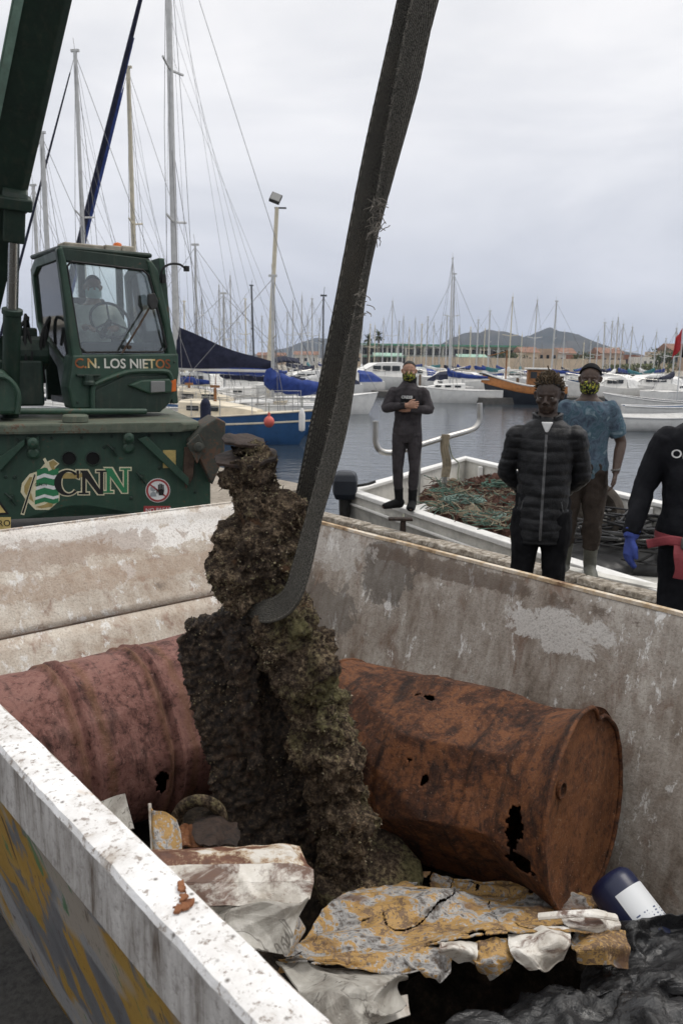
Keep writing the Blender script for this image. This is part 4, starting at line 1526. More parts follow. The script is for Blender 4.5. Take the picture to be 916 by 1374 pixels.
t = thing('crumpled_sheet', 'crumpled grey white sheet hanging below the yellow scrap at the front', 'sheet metal', loc=tuple(sk(450, 1340, 1.6)))
rows = [[(370, 1292, 1.72), (420, 1296, 1.715), (480, 1304, 1.73), (545, 1308, 1.76)],
        [(400, 1330, 1.62), (450, 1325, 1.63), (500, 1325, 1.66), (545, 1316, 1.72)],
        [(430, 1372, 1.52), (465, 1356, 1.56), (500, 1345, 1.62), (530, 1325, 1.70)],
        [(450, 1420, 1.45), (490, 1385, 1.52), (520, 1368, 1.58), (545, 1350, 1.66)]]
ctrl(rows, 70, 60, 0.004, 9, 12.0, fine=0.0015, crease=0.022, nc=18).build('sheet', 'grey_sheet', t, world=True, solid=0.003, fix=False)
rows = [[(440, 1366, 1.62), (480, 1350, 1.66), (545, 1336, 1.72)], [(455, 1400, 1.58), (500, 1380, 1.62), (550, 1362, 1.68)]]
ctrl(rows, 30, 10, 0.006, 9, 14.0).build('folded_edge', 'white_sheet', t, world=True, solid=0.003, fix=False)

t = thing('scrap_plate', 'small pale grey plate leaning between the purple drum and the near rim', 'scrap plate', loc=tuple(sk(165, 1110, 1.95)))
ctrl([[(130, 1078, 2.0), (150, 1070, 2.0), (168, 1066, 2.0)], [(140, 1120, 1.93), (165, 1115, 1.93), (180, 1112, 1.93)]], 10, 10, 0.003, 9, 15.0).build('plate', 'grey_sheet', t, world=True, solid=0.004, fix=False)
t = thing('scrap_bracket', 'bent rusty yellow bracket standing behind the white folded panel', 'scrap bracket', loc=tuple(sk(220, 1135, 1.95)))
ctrl([[(201, 1080, 1.97), (207, 1088, 1.95), (222, 1090, 1.96), (236, 1100, 1.99)], [(202, 1110, 1.95), (208, 1112, 1.93), (225, 1112, 1.94), (242, 1116, 1.97)], [(204, 1142, 1.92), (210, 1142, 1.90), (226, 1142, 1.91), (244, 1142, 1.94)]], 24, 16, 0.004, 12, 16.0).build('plate', 'yellow_sheet', t, world=True, solid=0.004, fix=False)
b = B()
b.tube([sk(201, 1078, 1.965), sk(203, 1110, 1.945), sk(205, 1142, 1.915)], [(0.004, 0.010)] * 3, 8)
b.build('flange', 'white_sheet', t, world=True)
b = B()
pts = [sk(240 + 30 * math.cos(a) + 28, 1100 + 26 * math.sin(a), 2.12 + 0.05 * math.sin(a)) for a in [math.pi * (0.85 + 1.15 * i / 14) for i in range(15)]]
b.tube(smooth_path(pts, 3), 0.016, 10)
o = b.build('scrap_hose', 'growth', None, smooth=True)
tag(o, 'mud caked hose loop lying below the purple drum', 'hose')
for i, (x, y, D, s, lab) in enumerate([]):
    bb = B()
    bb.ball(sk(x, y, D), (s * 1.3, s, s * 0.8), 14, 9)
    bb.v = [tuple(Vector(v) * 1.0 + Vector((nz(v, 20, i), nz(v, 20, i + 3), nz(v, 20, i + 7))) * 0.03) for v in bb.v]
    tag(bb.build('stone', ['rubble', 'rust_dark'][i], None, smooth=True), lab, 'stone')

for i, (rows, lab) in enumerate([
        ([[(262, 1098, 2.06), (290, 1092, 2.08), (318, 1104, 2.06)], [(258, 1118, 1.98), (288, 1112, 1.98), (322, 1124, 1.98)], [(268, 1136, 1.92), (292, 1134, 1.92), (316, 1138, 1.92)]], 'dark bent scrap strip at the foot of the overgrown machine'),
        ([[(236, 1112, 2.02), (254, 1104, 2.04), (270, 1112, 2.02)], [(240, 1138, 1.94), (256, 1132, 1.94), (274, 1140, 1.93)]], 'small rusty scrap plate beside the yellow bracket')]):
    tag(ctrl(rows, 24, 20, 0.004, 12, 31.0 + i, fine=0.004, crease=0.016, nc=8).build('scrap_strip', ('rust_dark', 'rust_end')[i], None, solid=0.004, fix=False), lab, 'scrap metal')

# rust flakes lying on the white rim
for i, (pts, lab) in enumerate([([(240, 1184), (246, 1183), (250, 1192), (248, 1200), (241, 1196), (238, 1190)], 'small upright rust flake on the white rim, farthest of three'),
                                ([(241, 1202), (249, 1199), (254, 1204), (250, 1211), (242, 1211)], 'round rust flake on the white rim, middle of three'),
                                ([(230, 1219), (243, 1214), (258, 1206), (263, 1208), (254, 1218), (240, 1226), (233, 1224)], 'long jagged rust flake on the white rim, nearest of three')]):
    bb = B()
    W0 = [atz(x, y, ZR + 0.0035) for x, y in pts]
    W = []
    for a_, c_ in zip(W0, W0[1:] + W0[:1]):
        for q_ in range(4):
            w_ = a_.lerp(c_, q_ / 4)
            W.append(w_ + Vector((nz(w_, 260, i), nz(w_, 260, i + 4), 0)) * 0.006)
    c = sum(W, Vector()) / len(W)
    top = [w.lerp(c, 0.08) + Vector((0, 0, 0.003 + 0.003 * abs(nz(w, 60, i)))) for w in W]
    bb.loft([W, top])
    tag(bb.build('rust_flake', 'rust_flake', None), lab, 'rust flake', 'rust flakes on the rim')


# black rubbish bags
def bag(name, label, balls, seed, amp=0.03):
    bb = B()
    for c, r in balls:
        bb.ball(c, r, 18, 12)
    me = fuse(bb, 0.0085, 3)
    n_ = len(me.vertices)
    N = np.zeros(n_ * 3)
    me.vertices.foreach_get('normal', N)
    C_ = np.zeros(n_ * 3)
    me.vertices.foreach_get('co', C_)
    N, C_ = N.reshape(-1, 3), C_.reshape(-1, 3)
    for i in range(n_):
        p = C_[i]
        w = (p[0] * 0.8 + p[1] * 0.35, p[1] * 0.9 - p[0] * 0.4, p[2] * 1.6)
        q = (w[0] + 0.05 * nz(p, 6, seed), w[1] + 0.05 * nz(p, 6, seed + 2), w[2])
        d = amp * (0.6 * fbm(q, 5, 3, seed) + 0.75 * (0.4 - min(1.0, abs(nz(q, 9, seed + 1)) * 2.6)) + 0.3 * (0.4 - min(1.0, abs(nz(q, 24, seed + 4)) * 2.6)))
        C_[i] = p + N[i] * d
    me.vertices.foreach_set('co', C_.ravel())
    me.update()
    o = link(name, me, 'black_plastic', None, smooth=True, angle=180)
    return tag(o, label, 'rubbish bag', 'black rubbish bags in the skip')


bag('rubbish_bag', 'torn black plastic rubbish bag in the bottom corner, in front of the yellow sheet',
    [(sk(760, 1410, 1.72), (0.17, 0.15, 0.09)), (sk(860, 1400, 1.76), (0.15, 0.15, 0.09)), (sk(650, 1440, 1.64), (0.14, 0.13, 0.08)), (sk(900, 1430, 1.62), (0.16, 0.15, 0.1))], 1.0)
bag('rubbish_bag', 'black plastic bag against the side wall beside the blue can',
    [(sk(905, 1330, 1.98), (0.12, 0.12, 0.09)), (sk(965, 1330, 1.95), (0.15, 0.15, 0.12)), (sk(850, 1320, 1.98), (0.08, 0.08, 0.06))], 5.0, 0.022)
b = B()
rows = [[(826, 1226, 2.0), (880, 1222, 1.98), (970, 1226, 2.0)], [(790, 1290, 1.92), (860, 1268, 1.92), (970, 1264, 1.93)], [(780, 1340, 1.78), (860, 1322, 1.78), (970, 1322, 1.78)]]
o = ctrl(rows, 110, 90, 0.010, 11, 22.0, fine=0.003, crease=0.016, nc=46).build('plastic_sheet', 'black_plastic', None, smooth=True, solid=0.002, fix=False)
tag(o, 'wrinkled black plastic sheet spread below the blue can', 'plastic sheet')

# blue can with a white label
c0, c1 = sk(818, 1184, 2.14), sk(866, 1248, 2.06)
ax = (c1 - c0).normalized()
Mc = frame(c0, ax, (0, -0.3, 1))
can = thing('blue_can', 'dark blue can with white label wedged under the drum end', 'can', M=Mc)
simple('can_blue', (0.009, 0.014, 0.048), 0.35, 0, 0.15, 9, 0.1)
b = B()
b.lathe([(0.028, -0.018), (0.048, -0.014), (0.060, -0.002), (0.064, 0.012), (0.064, 0.20), (0.05, 0.206)], 40)
b.build('body', 'can_blue', can, smooth=True)
nt = NT('can_label', 0.5, 0, 0.4)
s_ = nt.sep()
rowsn = nt.ramp(nt.wave(40, None, 0.0, 'Z'), [(0.55, 0.0), (0.62, 1.0)])
blk = nt.ramp(nt.noise(60, 2, 0.5, 0, nt.co((1, 1, 0.25))), [(0.52, 0.0), (0.56, 1.0)])
zone = nt.ramp(s_[2], [(0.095, 0.0), (0.10, 1.0)], 'CONSTANT')
nt.base(nt.mix(nt.math('MULTIPLY', nt.math('MULTIPLY', rowsn, blk), zone), (0.62, 0.64, 0.66), (0.03, 0.05, 0.13)))
MAT['can_label'] = nt.m
b = B()
rings = [[(0.0652 * math.cos(a), 0.0652 * math.sin(a), z) for a in [R(-165 + 210 * k / 40) for k in range(41)]] for z in (0.040, 0.135)]
b.loft(rings, cap=False, close=False)
lab = b.build('paper_label', 'can_label', can, smooth=True, fix=False)
b = B()
rings = [[(0.0660 * math.cos(a), 0.0660 * math.sin(a), z) for a in [R(-88 + 24 * k / 8) for k in range(9)]] for z in (0.066, 0.088)]
b.loft(rings, cap=False, close=False)
b.build('printed_block', 'can_blue', lab, smooth=True, fix=False)

# ================================================================== CRANE
CHA, CBA = R(20), R(35)
ch0 = atz(104, 700, 0.62)
ch0 = Vector((-2.28, 7.1, 0.0))
crane = thing('mobile_crane', 'dark green mobile crane with glazed cab parked beside the skip', 'crane', loc=tuple(ch0), rotz=CHA)
CHM = WM[crane.name]
cab0 = atY(99, 545, 7.55)
CABM = Matrix.Translation((cab0.x, cab0.y, 0)) @ Matrix.Rotation(CBA, 4, 'Z')


def onplane(M, px, py, yl):
    """(x, z) in frame M of a pixel on the frame's plane y = yl"""
    inv = M.inverted()
    o = inv @ Vector((0, 0, CAMH))
    d = inv.to_3x3() @ ray(px, py)
    t = (yl - o.y) / d.y
    p = o + d * t
    return (p.x, p.z)


def cp_(px, py, yl=0.0):
    return onplane(CHM, px, py, yl)


def kp(px, py, yl=0.0):
    return onplane(CABM, px, py, yl)


def cbuild(bb, name, mat, M=None, parent=None, **k):
    bb.v = [tuple((M or CHM) @ Vector(v)) for v in bb.v]
    return bb.build(name, mat, parent or crane, world=True, **k)


# ---- chassis
ox, oz = cp_(108, 745)
rr = cp_(108, 677)[1] - oz
poly = [cp_(-130, 575), cp_(278, 578), cp_(282, 600)]
rx = cp_(282, 650)[0]
poly += [(rx, 0.42), (ox + rr, 0.42)]
for k in range(15):
    a = math.pi * k / 14
    poly.append((ox + rr * 1.05 * math.cos(a), max(0.42, oz + rr * math.sin(a))))
poly += [(ox - rr, 0.42), (cp_(-130, 600)[0], 0.42)]
b = B()
b.prism(poly, 0.0, 0.05)
front = cbuild(b, 'front_plate', 'crane_green', bevel=0.008)
xl = cp_(-130, 600)[0]
ztop = cp_(120, 580)[1]
b = B()
b.box(((xl + rx) / 2 - 0.03, 1.05, (ztop + 0.49) / 2), (rx - xl - 0.12, 1.9, ztop - 0.51))
b.box(((xl + rx) / 2, 1.2, 0.55), (0.9, 1.6, 0.3))
cbuild(b, 'chassis_body', 'crane_dark', bevel=0.01)
for sx in (xl + 0.45, rx - 0.2):
    b = B()
    b.lathe([(0.2, -0.14), (0.46, -0.15), (0.5, -0.1), (0.5, 0.1), (0.46, 0.15), (0.2, 0.14)], 28, Matrix.Translation((sx, 1.5, 0.5)) @ Matrix.Rotation(math.pi / 2, 4, 'Y'))
    w_ = cbuild(b, 'wheel', 'black_rubber', smooth=True)
# deck with rounded right corner
zd = cp_(120, 580)[1]
dk = [(xl, -0.10), (rx - 0.28, -0.10)]
for k in range(9):
    a = -math.pi / 2 + math.pi / 2 * k / 8
    dk.append((rx - 0.28 + 0.20 * math.cos(a), 0.10 + 0.20 * math.sin(a)))
dk += [(rx - 0.08, 1.9), (xl, 1.9)]
b = B()
b.prism(dk, zd, zd + 0.085, 'xy')
deck = cbuild(b, 'deck', 'crane_deck', bevel=0.03)
cx, cz = cp_(102, 572, 0.05)
b = B()
b.lathe([(0.10, zd + 0.086), (0.112, zd + 0.092), (0.112, zd + 0.14), (0.10, zd + 0.152), (0.02, zd + 0.154)], 28, Matrix.Translation((cx, 0.06, 0)))
cbuild(b, 'filler_cap', 'crane_deck', parent=deck, smooth=True)


def plate(px0, py0, px1, py1, y0, y1, name, mat, parent=None, bevel=0.004, M=None):
    f = (lambda x, y: onplane(M or CHM, x, y, y0))
    b = B()
    b.prism([f(px0, py0), f(px1, py0), f(px1, py1), f(px0, py1)], y0, y1)
    return cbuild(b, name, mat, M=M, parent=parent, bevel=bevel)


# two round openings, their inner darkness painted as black discs
for px in (93, 125):
    x, z = cp_(px, 615)
    b = B()
    Mx = Matrix.Translation((x, 0, z)) @ Matrix.Rotation(math.pi / 2, 4, 'X')
    b.lathe([(0.064, 0.001), (0.070, 0.010), (0.058, 0.012), (0.056, 0.003), (0.056, 0.0015)], 28, Mx, cap=False)
    ho = cbuild(b, 'port_rim', 'crane_dark', parent=front, smooth=True)
    b = B()
    b.lathe([(0.057, 0.0035), (0.001, 0.0038)], 28, Mx)
    cbuild(b, 'port_dark_disc', 'port_dark', parent=front)
# lugs with bolts
for px, py in ((45, 596), (172, 589)):
    x, z = cp_(px, py)
    b = B()
    b.box((x, -0.025, z + 0.015), (0.10, 0.05, 0.11))
    b.lathe([(0.046, 0.0), (0.046, 0.05), (0.02, 0.062)], 16, Matrix.Translation((x, -0.05, z + 0.02)) @ Matrix.Rotation(math.pi / 2, 4, 'X'))
    b.lathe([(0.052, 0.0), (0.052, 0.04), (0.03, 0.055)], 16, Matrix.Translation((x, 0.0, z - 0.075)) @ Matrix.Rotation(math.pi / 2, 4, 'X'))
    cbuild(b, 'lug', 'crane_green', parent=front, bevel=0.006)
# diagonal gussets, uprights
for pts in ([(184, 588), (252, 652), (252, 640), (196, 584)], [(0, 612), (34, 588), (34, 596), (0, 632)]):
    b = B()
    b.prism([cp_(*p) for p in pts], -0.07, -0.001)
    cbuild(b, 'gusset', 'crane_green', bevel=0.006)
b = B()
b.prism([cp_(*p) for p in ((247, 600), (262, 596), (258, 640), (249, 655), (245, 640))], -0.05, -0.001)
cbuild(b, 'upright', 'grease_rust', bevel=0.005)
plate(219, 604, 236, 628, -0.006, -0.001, 'data_plate', 'sign_yellow', front, 0.001)
for px, py in ((16, 668), (190, 640), (152, 603)):
    x, z = cp_(px, py)
    b = B()
    b.box((x, -0.02, z), (0.035, 0.04, 0.05))
    b.tube([(x - 0.05, -0.03, z + 0.05), (x, -0.045, z), (x + 0.03, -0.03, z - 0.06)], 0.011, 8)
    cbuild(b, 'cleat', 'crane_dark', parent=front, bevel=0.003)
# outrigger housing on the right corner
b = B()
b.prism([cp_(*p, -0.12) for p in ((252, 592), (272, 572), (291, 560), (302, 566), (300, 612), (284, 650), (268, 618))], -0.16, 0.30)
cbuild(b, 'outrigger_box', 'crane_steel', bevel=0.012)
b = B()
b.prism([cp_(*p, -0.17) for p in ((250, 596), (266, 582), (275, 600), (264, 622))], -0.20, -0.162)
b.lathe([(0.045, 0), (0.045, 0.04), (0.02, 0.05)], 14, Matrix.Translation((cp_(261, 600)[0], -0.2, cp_(261, 600, -0.2)[1])) @ Matrix.Rotation(math.pi / 2, 4, 'X'))
cbuild(b, 'hinge_plate', 'crane_steel', bevel=0.006)


# ---- decals on the chassis
def decal_text(body, px, py, hpx, mat, M, yl, parent, name='lettering', offset=0.0, dy=0.004, shear=0.0, sx=1.0, serif=False, spacing=1.0):
    x, z = onplane(M, px, py, yl)
    h = abs(onplane(M, px, py - hpx, yl)[1] - z)
    me = text_mesh(body, h / 0.70, 0.0008, offset * h, 'LEFT', shear, spacing)
    T = M @ Matrix.Translation((x, yl - dy, z)) @ Matrix.Rotation(math.pi / 2, 4, 'X') @ Matrix.Diagonal((sx, 1, 1, 1))
    me.transform(WM[parent.name].inverted() @ T)
    return link(name, me, mat, parent)


def serif_letter(kind, px, py, w, h, mat, grow, dy, parent):
    """C and N with serifs as outlines, in pixels"""
    bb = B()
    g = grow

    def Q(pts):
        c = [sum(p[0] for p in pts) / len(pts), sum(p[1] for p in pts) / len(pts)]
        bb.prism([cp_(p[0], p[1]) for p in pts], -dy - 0.0012, -dy)
    if kind == 'N':
        sw, th = w * 0.13, w * 0.30
        Q([(px + w * 0.10 - g, py - h - g), (px + w * 0.10 + sw + g, py - h - g), (px + w * 0.10 + sw + g, py + g), (px + w * 0.10 - g, py + g)])
        bb2 = dy
        dy2 = dy + 0.0006
        dy = dy2
        Q([(px - g, py - h - g), (px + th + g, py - h - g), (px + w * 0.90 + g, py + g), (px + w * 0.72 - g, py + g)])
        dy = dy2 + 0.0006
        Q([(px + w * 0.78 - g, py - h - g), (px + w * 0.78 + sw + g, py - h - g), (px + w * 0.78 + sw + g, py + g), (px + w * 0.78 - g, py + g)])
        dy = dy2 + 0.0012
        for x0, yy in ((-0.04, 0), (0.64, -h)):
            Q([(px + w * x0 - g, py + yy - (h * 0.07 if yy == 0 else 0) - g), (px + w * (x0 + 0.40) + g, py + yy - (h * 0.07 if yy == 0 else 0) - g), (px + w * (x0 + 0.40) + g, py + yy + (h * 0.07 if yy else 0) + g), (px + w * x0 - g, py + yy + (h * 0.07 if yy else 0) + g)])
    else:
        cx, cy = px + w * 0.52, py - h / 2
        out, inn = [], []
        for k in range(25):
            a = R(42 + 276 * k / 24)
            out.append((cx + (w * 0.52 + g) * math.cos(a), cy - (h * 0.52 + g) * math.sin(a)))
            inn.append((cx + w * 0.06 + (w * 0.30 - g) * math.cos(a), cy - (h * 0.44 - g) * math.sin(a)))
        vs = [(*p, 0) for p in out] + [(*p, 0) for p in inn]
        n_ = len(out)
        for i in range(n_ - 1):
            Q([out[i], out[i + 1], inn[i + 1], inn[i]])
        Q([(cx + w * 0.36 - g, py - h - g), (cx + w * 0.46 + g, py - h - g), (cx + w * 0.46 + g, py - h * 0.64 + g), (cx + w * 0.38 - g, py - h * 0.70 + g)])
    return cbuild(bb, 'logo_letter', mat, parent=front)


for kind, px, py, w, h, m in (('C', 73, 664, 34, 33, 'letter_black'), ('N', 107, 663, 35, 32, 'letter_black'), ('N', 140, 661, 34, 33, 'letter_green')):
    serif_letter(kind, px, py, w, h, 'cream', 1.6, 0.0015, front)
    serif_letter(kind, px, py, w, h, m, 0.0, 0.006, front)


def flat(pts, mat, dy, name='logo_flag'):
    bb = B()
    bb.prism([cp_(*p) for p in pts], -dy - 0.001, -dy)
    return cbuild(bb, name, mat, parent=front)


# pennant: gold scroll, green and white bands, black staff
flat([(30, 648), (40, 636), (52, 632), (62, 620), (72, 616), (80, 622), (74, 628), (82, 640), (80, 672), (66, 684), (48, 684), (36, 672), (28, 660)], 'cream', 0.0015)
flat([(33, 652), (40, 640), (46, 640), (40, 655), (46, 674), (38, 668), (33, 660)], 'gold', 0.004)
flat([(66, 620), (72, 617), (78, 622), (73, 626), (78, 638), (70, 636)], 'gold', 0.004)
flat([(48, 680), (60, 677), (76, 668), (70, 680), (56, 682)], 'gold', 0.004)
for i, (y0, y1) in enumerate(((628, 636), (641, 650), (655, 664), (668, 674))):
    flat([(50 - i, y0 + 3), (60, y0 - 1), (72, y0 + 2), (79, y0), (79, y1), (72, y1 + 2), (60, y1 - 1), (50 - i, y1 + 3)], 'letter_green', 0.0045)
for i, (y0, y1) in enumerate(((636, 641), (650, 655), (664, 668))):
    flat([(50 - i, y0 + 3), (60, y0 - 1), (72, y0 + 2), (79, y0), (79, y1), (72, y1 + 2), (60, y1 - 1), (50 - i, y1 + 3)], 'white_paint', 0.004)
flat([(82, 634), (122, 636), (104, 642), (84, 642)], 'gold', 0.0035)
flat([(58, 616), (61, 614), (70, 630), (66, 632)], 'cream', 0.006, 'logo_staff')
flat([(28, 690), (46, 634), (49, 635), (33, 691)], 'cream', 0.0055, 'logo_staff')
flat([(29.5, 688), (46.5, 636), (48, 637), (32, 689)], 'letter_black', 0.007, 'logo_staff')
decal_text('C.N.N', 47, 652, 4, 'letter_black', CHM, 0.0, front, dy=0.0075)
# no-entry sign with raised hand
sx, sz = cp_(212, 658)
Mx = Matrix.Translation((sx, 0, sz)) @ Matrix.Rotation(math.pi / 2, 4, 'X')
b = B()
b.lathe([(0.112, 0.0), (0.112, 0.004), (0.001, 0.0042)], 40, Mx)
sg = cbuild(b, 'warning_sign', 'white_paint', parent=front)
b = B()
b.lathe([(0.106, 0.0045), (0.106, 0.0065), (0.088, 0.0065), (0.088, 0.0045)], 40, Mx, cap=False)
cbuild(b, 'sign_ring', 'sign_red', parent=front)
b = B()
b.box((0, 0, 0.007), (0.19, 0.013, 0.002), Mx @ Matrix.Rotation(R(-40), 4, 'Z'))
cbuild(b, 'sign_slash', 'sign_red', parent=front)
b = B()
hx = 0.028
b.prism([(hx - 0.02, -0.045), (hx + 0.02, -0.045), (hx + 0.028, 0.0), (hx + 0.026, 0.01), (hx - 0.026, 0.01), (hx - 0.028, -0.01)], 0.0075, 0.0085, 'xy', Mx)
for k, (dx, L) in enumerate(((-0.021, 0.045), (-0.007, 0.055), (0.007, 0.052), (0.021, 0.042))):
    b.box((hx + dx, 0.01 + L / 2, 0.008), (0.010, L, 0.001), Mx)
b.box((hx - 0.036, -0.005, 0.008), (0.010, 0.04, 0.001), Mx @ Matrix.Translation((0, 0, 0)))
cbuild(b, 'sign_hand', 'letter_black', parent=front)
b = B()
b.lathe([(0.026, 0.0046), (0.026, 0.006), (0.001, 0.006)], 20, Mx @ Matrix.Translation((-0.042, 0.018, 0)))
b.prism([(-0.075, -0.055), (-0.015, -0.055), (-0.018, -0.02), (-0.04, -0.008), (-0.066, -0.02)], 0.0046, 0.006, 'xy', Mx)
simple('sign_grey', (0.30, 0.32, 0.33), 0.6, 0, 0.1, 9, 0)
cbuild(b, 'sign_figure', 'sign_grey', parent=front)
plate(193, 679, 229, 694, -0.004, -0.001, 'sign_plate', 'sign_red', front, 0.001)
decal_text('NO PASAR', 195.5, 687, 5, 'white_paint', CHM, 0.0, front, dy=0.006)
# warning triangle and plate, half out of frame
b = B()
b.prism([cp_(-25, 692), cp_(13, 690), cp_(-8, 660)], -0.004, -0.001)
cbuild(b, 'warning_sign', 'letter_black', parent=front)
b = B()
b.prism([cp_(-19, 689), cp_(8, 687.5), cp_(-8, 666)], -0.007, -0.0045)
cbuild(b, 'sign_face', 'sign_yellow', parent=front)
plate(-42, 694, 15, 716, -0.004, -0.001, 'sign_plate', 'sign_yellow', front, 0.001)
decal_text('PELIGRO', -33, 708, 8.5, 'letter_black', CHM, 0.0, front, dy=0.006, sx=0.92)

# ---- slewing superstructure: cab
cabb = B()


def kpoly(pts, y0, y1, name, mat, bevel=0.012, parent=None, yl=None, smooth=False):
    bb = B()
    bb.prism([kp(*p, y0 if yl is None else yl) for p in pts], y0, y1)
    return cbuild(bb, name, mat, M=CABM, parent=parent, bevel=bevel, smooth=smooth)


header = kpoly([(80, 331), (202, 347), (201, 364), (84, 350)], 0.0, 0.10, 'cab_header', 'crane_dark')
roof_pts = [kp(76, 329), kp(206, 346)]
kpoly([(77, 333), (84, 329), (90, 350), (112, 478), (98, 482), (92, 440)], -0.012, 0.09, 'cab_pillar', 'crane_green', 0.02)
kpoly([(196, 348), (204, 349), (213, 362), (240, 480), (240, 500), (226, 480), (222, 440)], -0.012, 0.09, 'cab_pillar', 'crane_green', 0.02)
cabf = kpoly([(98, 476), (240, 474), (241, 500), (236, 530), (222, 549), (98, 549), (92, 520), (96, 498)], -0.02, 0.25, 'cab_front', 'crane_green', 0.02)
# windscreen, a real pane between the pillars
ws = kpoly([(86, 345), (200, 360), (227, 478), (104, 478)], 0.045, 0.052, 'windscreen', 'cab_glass', 0.0)
# rubber seal round the pane
b = B()
P4 = [kp(*p, 0.0) for p in ((89, 350), (198, 363), (225, 472), (108, 473))]
pth = []
for i in range(4):
    a, c = Vector(P4[i]), Vector(P4[(i + 1) % 4])
    for t in (0.06, 0.5, 0.94):
        p = a.lerp(c, t)
        pth.append((p.x, -0.002, p.y))
pth.append(pth[0])
b.tube(pth, 0.011, 6)
cbuild(b, 'window_seal', 'black_rubber', M=CABM)
# left side wall with its window, running back from the front-left pillar
xL = lambda z: kp(98, 480)[0] + (kp(80, 335)[0] - kp(98, 480)[0]) * (z - kp(98, 480)[1]) / (kp(80, 335)[1] - kp(98, 480)[1])
zT, zB = kp(80, 333)[1], kp(97, 545)[1]
outer = [(0.06, zT), (0.85, zT - 0.02), (1.05, zT - 0.10), (1.10, zT - 0.65), (0.95, zT - 0.82), (0.55, zT - 1.06), (0.50, zB), (0.06, zB)]
inner = [(0.13, zT - 0.09), (0.80, zT - 0.10), (0.97, zT - 0.17), (1.02, zT - 0.62), (0.88, zT - 0.74), (0.50, zT - 0.94), (0.30, zT - 1.0), (0.13, zT - 0.92)]
b = B()
m_ = len(outer)
for th in (0.0, 0.05):
    pass


def sidewall(xoff, name):
    bb = B()
    vs = []
    for dx in (0.0, 0.06):
        vs += [(xL(z) + dx + xoff, y, z) for y, z in outer]
        vs += [(xL(z) + dx + xoff, y, z) for y, z in inner]
    fs = []
    n8 = 8
    for base in (0, 16):
        for i in range(8):
            k = (i + 1) % 8
            fs.append((base + i, base + k, base + 8 + k, base + 8 + i))
    for i in range(8):
        k = (i + 1) % 8
        fs.append((i, k, 16 + k, 16 + i))
        fs.append((8 + i, 8 + k, 24 + k, 24 + i))
    bb.add(vs, fs)
    cbuild(bb, name, 'crane_green', M=CABM, bevel=0.012)
    bb = B()
    bb.loft([[(xL(z) + 0.028 + xoff, y, z) for y, z in inner], [(xL(z) + 0.034 + xoff, y, z) for y, z in inner]])
    cbuild(bb, 'side_window', 'cab_glass', M=CABM)


sidewall(0.0, 'cab_side')
wid = kp(238, 490)[0] - kp(98, 490)[0]
sidewall(wid - 0.07, 'cab_side')
# roof and back
b = B()
x0, x1 = kp(80, 335)[0], kp(204, 349)[0]
b.prism([(x0 - 0.01, 0.0), (x1 + 0.01, 0.0), (x1 + 0.01, 0.98), (x0 - 0.01, 0.98)], zT - 0.015, zT + 0.03, 'xy')
cbuild(b, 'cab_roof', 'crane_dark', M=CABM, bevel=0.02)
b = B()
for sx in (x0 + 0.05, (x0 + x1) / 2, x1 - 0.03):
    b.box((sx + 0.08, 1.04, zT - 0.45), (0.07, 0.05, 0.95))
b.box(((x0 + x1) / 2 + 0.1, 1.04, zT - 1.05), (x1 - x0, 0.06, 0.7))
cbuild(b, 'cab_back', 'crane_dark', M=CABM, bevel=0.01)
b = B()
b.box(((x0 + x1) / 2 + 0.12, 0.5, zB + 0.03), (x1 - x0, 0.9, 0.06))
b.box(((x0 + x1) / 2 + 0.15, 0.28, zB + 0.22), (x1 - x0 - 0.2, 0.22, 0.44))
cbuild(b, 'cab_floor', 'dark_metal', M=CABM)
# lettering
decal_text('C.N. LOS NIETOS', 100.5, 493.5, 13, 'cab_letters', CABM, -0.02, cabf, dy=0.004, offset=0.024, sx=0.975)
# blocks and beacon on the roof
for (a, c, h0, h1) in ((86, 140, 322, 337), (141, 163, 326, 339), (164, 181, 327, 343)):
    bb = B()
    bb.prism([kp(a, h0 + 2, 0.1), kp(c, h0 + 2 + (c - a) * 0.1, 0.1), kp(c, h1 + 3, 0.1), kp(a, h1, 0.1)], 0.10, 0.32)
    cbuild(bb, 'roof_block', 'roof_block', M=CABM, bevel=0.012)
b = B()
bx, bz = kp(162, 334, 0.3)
b.lathe([(0.05, 0.0), (0.05, 0.05), (0.035, 0.08), (0.005, 0.09)], 16, Matrix.Translation((bx, 0.38, bz - 0.02)))
cbuild(b, 'beacon', 'amber', M=CABM, smooth=True)
# mirror arm, wiper, mirror paddle
b = B()
b.tube(smooth_path([(kp(215, 380, 0.0)[0], 0.0, kp(215, 380)[1]), (kp(217, 362)[0], -0.02, kp(217, 362)[1]), (kp(226, 355)[0], -0.03, kp(226, 355)[1]), (kp(238, 355)[0], -0.04, kp(238, 355)[1]), (kp(246, 360)[0], -0.04, kp(246, 360)[1])], 5), 0.011, 8)
b.box((kp(248, 361)[0], -0.04, kp(248, 361)[1]), (0.04, 0.05, 0.05))
b.box((kp(219, 374)[0], 0.0, kp(219, 374)[1]), (0.04, 0.05, 0.08))
cbuild(b, 'mirror_arm', 'black_rubber', M=CABM, smooth=True)
b = B()
a, c = kp(164, 474, -0.03), kp(206, 404, -0.03)
b.tube([(a[0], -0.03, a[1]), ((a[0] + c[0]) / 2, -0.045, (a[1] + c[1]) / 2), (c[0], -0.025, c[1])], 0.010, 6)
b.lathe([(0.02, 0), (0.02, 0.03)], 10, Matrix.Translation((kp(172, 466)[0], -0.02, kp(172, 466)[1])) @ Matrix.Rotation(math.pi / 2, 4, 'X'))
cbuild(b, 'wiper', 'grease_rust', M=CABM)
b = B()
b.prism([kp(*p, -0.05) for p in ((197, 395), (206, 393), (211, 404), (209, 414), (201, 416), (197, 408))], -0.09, -0.05)
cbuild(b, 'mirror', 'dark_metal', M=CABM, bevel=0.01)
